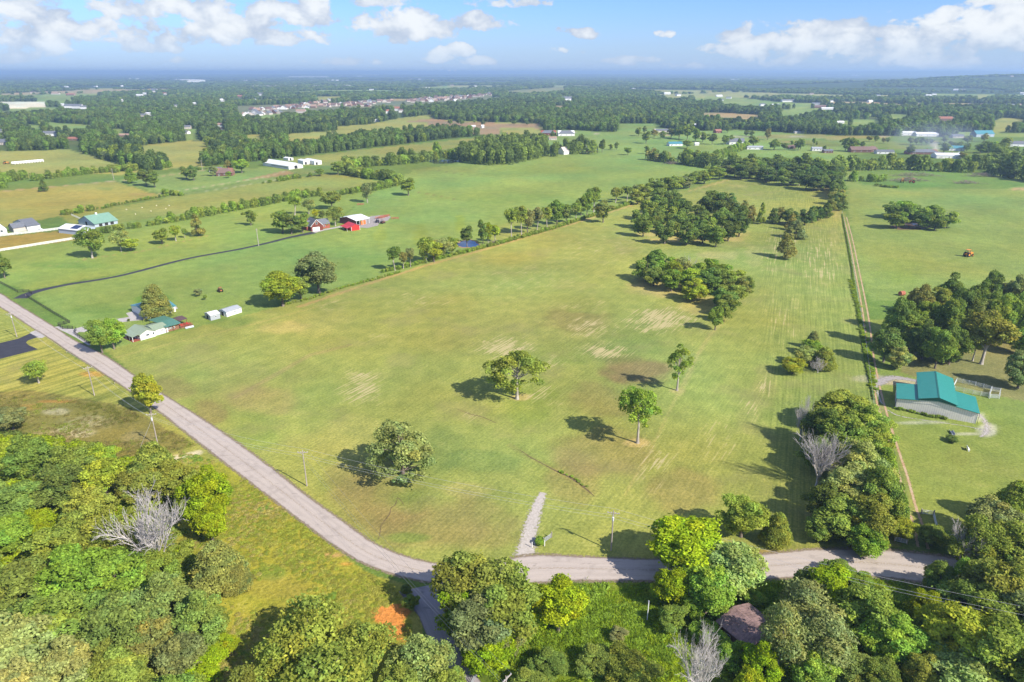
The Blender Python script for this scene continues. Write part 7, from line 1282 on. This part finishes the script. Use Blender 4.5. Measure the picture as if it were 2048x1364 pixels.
# ------------------------------------------------------------------ vehicles and odd things
def tractor(px, py, rz, label, body, scale=1.0, name='tractor', cat='tractor'):
    g = G(px, py); e = thing(name, label, cat, (g[0], g[1], 0), rz); e.scale = (scale,) * 3; m_ = mat_plain(body[0], body[1], .5, .1)
    V, F = [], []; bm_box(V, F, .3, 2.0, -.38, .38, .75, 1.45); bm_box(V, F, -.9, .297, -.5, .5, .7, 1.15); pyobj('body', V, F, m_, e); box('bonnet_grille', 2.003, 2.06, -.34, .34, .8, 1.4, M['dark'], e)
    V, F = [], []
    for x in (-.75, .15):
        for y in (-.5, .5): bm_box(V, F, x - .04, x + .04, y - .04, y + .04, 1.15, 2.35)
    pyobj('roll_frame', V, F, M['dark'], e); box('canopy', -.95, .4, -.65, .65, 2.353, 2.45, m_, e); box('seat', -.6, -.2, -.25, .25, 1.153, 1.45, M['dark'], e)
    for x, r0, y in ((-.5, .78, .72), (1.6, .45, .6)):
        for s_ in (-1, 1):
            v, f = tube([(x, s_ * y - .17, r0), (x, s_ * y - .15, r0), (x, s_ * y + .15, r0), (x, s_ * y + .17, r0)], [r0 * .6, r0, r0, r0 * .6], 14); w__ = pyobj('wheel', v, f, M['rubber'], e)
            v, f = tube([(x, s_ * y - .18, r0), (x, s_ * y + .18, r0)], [r0 * .45, r0 * .45], 10); F2 = f + [tuple(range(9, -1, -1)), tuple(range(10, 20))]; pyobj('rim', v, F2, m_, w__)
    v, f = tube([(1.2, .2, 1.45), (1.2, .2, 2.1)], [.05, .05], 6); pyobj('exhaust', v, f, M['dark'], e); return e
t1 = tractor(441, 584, 2.4, 'orange and dark tractor parked on the lawn behind the sheds', ('faded_orange_paint', (.42, .13, .05)))
t2 = tractor(1935, 513, .4, 'orange machine standing alone in the right pasture', ('orange_paint', (.65, .24, .03)), 1.7); tractor(12, 328, .2, 'orange tractor in the far left field', ('digger_orange', (.65, .3, .05)), 1.8); tractor(1804, 365, 1.0, 'yellow excavator-like machine at the burn pile', ('yellow_paint', (.7, .35, .04)), 1.7); tractor(1825, 366, 2.6, 'orange red machine at the burn pile', ('orange_red_paint', (.7, .14, .05)), 1.6)
tractor(755, 445, 2.0, 'dark tractor parked on the gravel yard by the red barn', ('dark_blue_paint', (.06, .06, .09)), 1.2); tractor(765, 447, 1.0, 'second dark machine at the lower end of the gravel yard', ('dark_red_paint', (.2, .07, .06)), 1.1)
def hay_rake(px, py, rz, label, s_=1.0):
    g = G(px, py); e = thing('farm_implement', label, 'machinery', (g[0], g[1], 0), rz); e.scale = (s_,) * 3; m_ = M['oxide']; box('frame', -1.8, 1.8, -.1, .1, .7, .85, m_, e); box('drawbar', -.08, .08, .103, 2.0, .6, .7, m_, e)
    for i in range(4): x = -1.5 + i; v, f = tube([(x, -.3, .5), (x, -.25, .5), (x, -.15, .5), (x, -.12, .5)], [.3, .5, .5, .3], 10); pyobj('disc', v, f, m_, e)
M['oxide'] = mat_plain('rusty_red_steel', (.36, .12, .07), .8, .3)
for i, (px, py, rz, lb) in enumerate([(758, 437, .3, 'rusty implement parked first along the yard behind the red barn'), (763, 436, .6, 'rusty implement parked second along the yard behind the red barn'), (768, 434, .2, 'rusty implement parked third along the yard behind the red barn'), (773, 433, .9, 'rusty implement parked fourth along the yard behind the red barn'), (790, 438, .3, 'lone rusty implement at the far end of the yard'), (721, 410, .4, 'red implement left alone in the bright field above the barn')]): hay_rake(px, py, rz, lb, 1.5)
def bale(px, py, rz, label, col=None, s_=1.0, zb=0):
    g = G(px, py); e = thing('round_bale', label, 'bale', (g[0], g[1], 0), rz, 'bales'); v, f = tube([(-.8 * s_, 0, .75 * s_), (-.78 * s_, 0, .75 * s_), (.78 * s_, 0, .75 * s_), (.8 * s_, 0, .75 * s_)], [.6 * s_, .75 * s_, .75 * s_, .6 * s_], 14); f += [tuple(range(13, -1, -1)), tuple(range(42, 56))]; pyobj('wrap', v, f, col or M['white'], e)
bale(1803, 591, .3, 'rusty brown round tank lying in the pasture above the grove', M['oxide'], 1.5)
for i in range(11): bale(28 + i * 5.6, 329 - i * .5, .1, 'white wrapped bale, %s from left in the far field row' % ORD[i], None, 2.2)
for i, (px, py) in enumerate([(253, 420), (284, 416), (271, 429), (302, 423), (313, 412), (332, 418), (338, 412)]): bale(px, py, i, 'tiny pale bale in the yellow field, %s from left' % ORD[i], mat_plain('straw', (.6, .55, .35)) if i == 0 else bpy.data.materials['straw'], .5)
def car(px, py, rz, col, label):
    g = G(px, py); e = thing('parked_car', label, 'car', (g[0], g[1], 0), rz); m_ = mat_plain('car_paint', col, .3, .03)
    prism('body', [(-2.2, .35), (2.2, .35), (2.25, .8), (1.3, .95), (.7, 1.45), (-1.1, 1.48), (-1.8, 1.0), (-2.25, .9)], -.85, .85, 'y', m_, e); prism('side_glass', [(-1.0, 1.0), (1.1, 1.0), (.6, 1.38), (-1.0, 1.4)], -.87, .87, 'y', M['glass'], e)
    for x in (-1.4, 1.4):
        for s_ in (-1, 1): v, f = tube([(x, s_ * .8 - .1, .33), (x, s_ * .8 - .09, .33), (x, s_ * .8 + .09, .33), (x, s_ * .8 + .1, .33)], [.2, .33, .33, .2], 12); pyobj('wheel', v, f, M['rubber'], e)
car(70, 463, .2, (.75, .75, .76), 'white car parked left before the grey-roofed house'); car(81, 461.5, .2, (.7, .7, .72), 'white car parked right before the grey-roofed house'); car(1918, 306, 1, (.7, .7, .7), 'pale car at the end of the hamlet drive')
# bench frame, pallet and posts on the barn lawn
g = G(1936, 900); e = thing('white_bench', 'white slatted bench standing on the barn lawn', 'bench', (g[0], g[1], 0), 1.2); box('seat', -.9, .9, -.25, .25, .42, .48, M['white'], e); box('backrest', -.9, .9, .25, .31, .5, 1.05, M['white'], e)
for x in (-.8, .8): box('leg', x - .05, x + .05, -.2, .2, 0, .42, M['white'], e)
g = G(1904, 866); e = thing('feed_trough', 'grey metal trough by the gravel below the barn wall', 'trough', (g[0], g[1], 0), 1.3); prism('basin', [(-.4, 0), (.4, 0), (.5, .5), (.42, .5), (.34, .08), (-.34, .08), (-.42, .5), (-.5, .5)], -1.3, 1.3, 'x', M['steel'], e)
g = G(288, 926); e = thing('road_sign', 'dark little sign post on the bare track below the transformer pole', 'sign', (g[0], g[1], 0), .3); box('post', -.05, .05, -.05, .05, 0, 1.2, M['dark'], e); box('panel', -.35, .35, -.08, -.053, .7, 1.3, M['dark'], e)
def mailbox(px, py, label):
    g = G(px, py); e = thing('mailbox', label, 'mailbox', (g[0], g[1], 0), .6); box('post', -.05, .05, -.05, .05, 0, 1.0, M['pole'], e); prism('box', [(-.13, 1.0), (.13, 1.0), (.13, 1.18), (0, 1.28), (-.13, 1.18)], -.28, .28, 'x', M['dark'], e)
mailbox(134, 706, 'mailbox at the road edge below the asphalt lot'); mailbox(230, 768, 'mailbox on the verge left of the lone roadside tree'); mailbox(52, 592, 'mailbox at the mouth of the dark driveway')
for i, (px, py) in enumerate([(1089, 1092), (1064, 1095)]): g = G(px, py); e = thing('gate_post', 'white post %s the gravel strip mouth' % ('right of' if i == 0 else 'on'), 'post', (g[0], g[1], 0)); v, f = tube([(0, 0, 0), (0, 0, 1.5)], [.1, .1], 8); pyobj('shaft', v, f, M['white'], e)
# brush piles: heaps of dead limbs
def brush(px, py, w_, d_, hh, label, seed, n=220):
    r = random.Random(seed); tb = []
    for _ in range(n):
        x, y = r.gauss(0, w_ / 4), r.gauss(0, d_ / 4); z = r.uniform(0, hh) * max(0, 1 - (abs(x) / w_) * 1.6); a, b = r.uniform(0, 6.28), r.uniform(-.3, .7); L = r.uniform(1.5, 4)
        tb.append(tube([(x, y, z), (x + L * math.cos(a) * math.cos(b) * .5, y + L * math.sin(a) * math.cos(b) * .5, z + L * .4 * math.sin(b)), (x + L * math.cos(a + .3), y + L * math.sin(a + .3), max(z + L * math.sin(b), .05))], [.12, .08, .02], 3))
    v, f = join_tubes(tb); g = G(px, py); o = pyobj('brush_pile', v, f, M['brush'], label=label, category='brush pile'); o.location = (g[0], g[1], 0)
M['brush'] = mat_plain('dead_brush', (.24, .185, .16), .9, .3)
for i, q in enumerate([(1815, 362, 36, 12, 4, 'long heap of dead limbs being burned at the pasture head', 420), (1830, 352, 50, 10, 4, 'second heap of dead limbs behind the burning one', 360), (1960, 353, 30, 10, 4, 'heap of dead limbs against the tall wood at right', 240), (1932, 367, 26, 8, 3, 'low heap of dead limbs in the rank grass', 200), (1345, 328, 24, 8, 3, 'pale brush heap at the edge of the bright field', 200), (991, 486, 9, 2.5, 1.0, 'fallen dead branches at the end of the blue pond bank', 60), (1560, 720, .1, .1, .1, '', 0)]):
    if q[6]: brush(*q[:6], seed=i, n=q[6])
# thin smoke of the burn pile
ms, t, out = new_mat('wood_smoke'); pos = t.node('ShaderNodeTexCoord').outputs['Object']; nz = t.noise(pos, .03, 3, .5); vl = t.node('ShaderNodeVolumePrincipled'); vl.inputs['Color'].default_value = (.72, .82, 1, 1)
ln = t.node('ShaderNodeVectorMath', operation='LENGTH'); t.l.new(t.mapping(pos, (0, 0, 0), (1 / 70, 1 / 60, 1 / 24)), ln.inputs[0]); fall = t.ramp(ln.outputs['Value'], 1.0, .1); t.put(vl.inputs['Density'], t.math('MULTIPLY', t.math('MULTIPLY', fall, t.ramp(nz, .35, .65)), .011)); t.l.new(vl.outputs[0], out.inputs[1])
bpy.ops.mesh.primitive_uv_sphere_add(segments=24, ring_count=14, radius=1); so_ = bpy.context.object; so_.name = 'smoke'; so_.data.transform(Matrix.Diagonal((70, 60, 24, 1))); so_.data.materials.append(ms); g = G(1880, 330); so_.location = (g[0] + 20, g[1] + 60, 26); so_['kind'] = 'stuff'; so_['label'] = 'thin blue smoke drifting from the burning brush'; so_['category'] = 'smoke'
print('objects', len(bpy.data.objects))

# ------------------------------------------------------------------ haze: one closed box of thin air
mh = bpy.data.materials.new('thin_air'); mh.use_nodes = True; mh.node_tree.nodes.clear(); t = NT(mh.node_tree); out = t.node('ShaderNodeOutputMaterial')
pv = t.node('ShaderNodeVolumePrincipled'); pv.inputs['Color'].default_value = (.51, .73, 1.0, 1); pv.inputs['Density'].default_value = HAZE; pv.inputs['Anisotropy'].default_value = .2; t.l.new(pv.outputs[0], out.inputs[1])
x0, x1, y0, y1, z0, z1 = -45000, 45000, -500, 66000, -1.0, 136.0
me = bpy.data.meshes.new('haze'); me.from_pydata([(x0, y0, z0), (x1, y0, z0), (x1, y1, z0), (x0, y1, z0), (x0, y0, z1), (x1, y0, z1), (x1, y1, z1), (x0, y1, z1)], [], [(3, 2, 1, 0), (4, 5, 6, 7), (0, 1, 5, 4), (1, 2, 6, 5), (2, 3, 7, 6), (3, 0, 4, 7)])
me.materials.append(mh); link('haze', me, kind='stuff', label='thin blue air over the plain', category='haze')
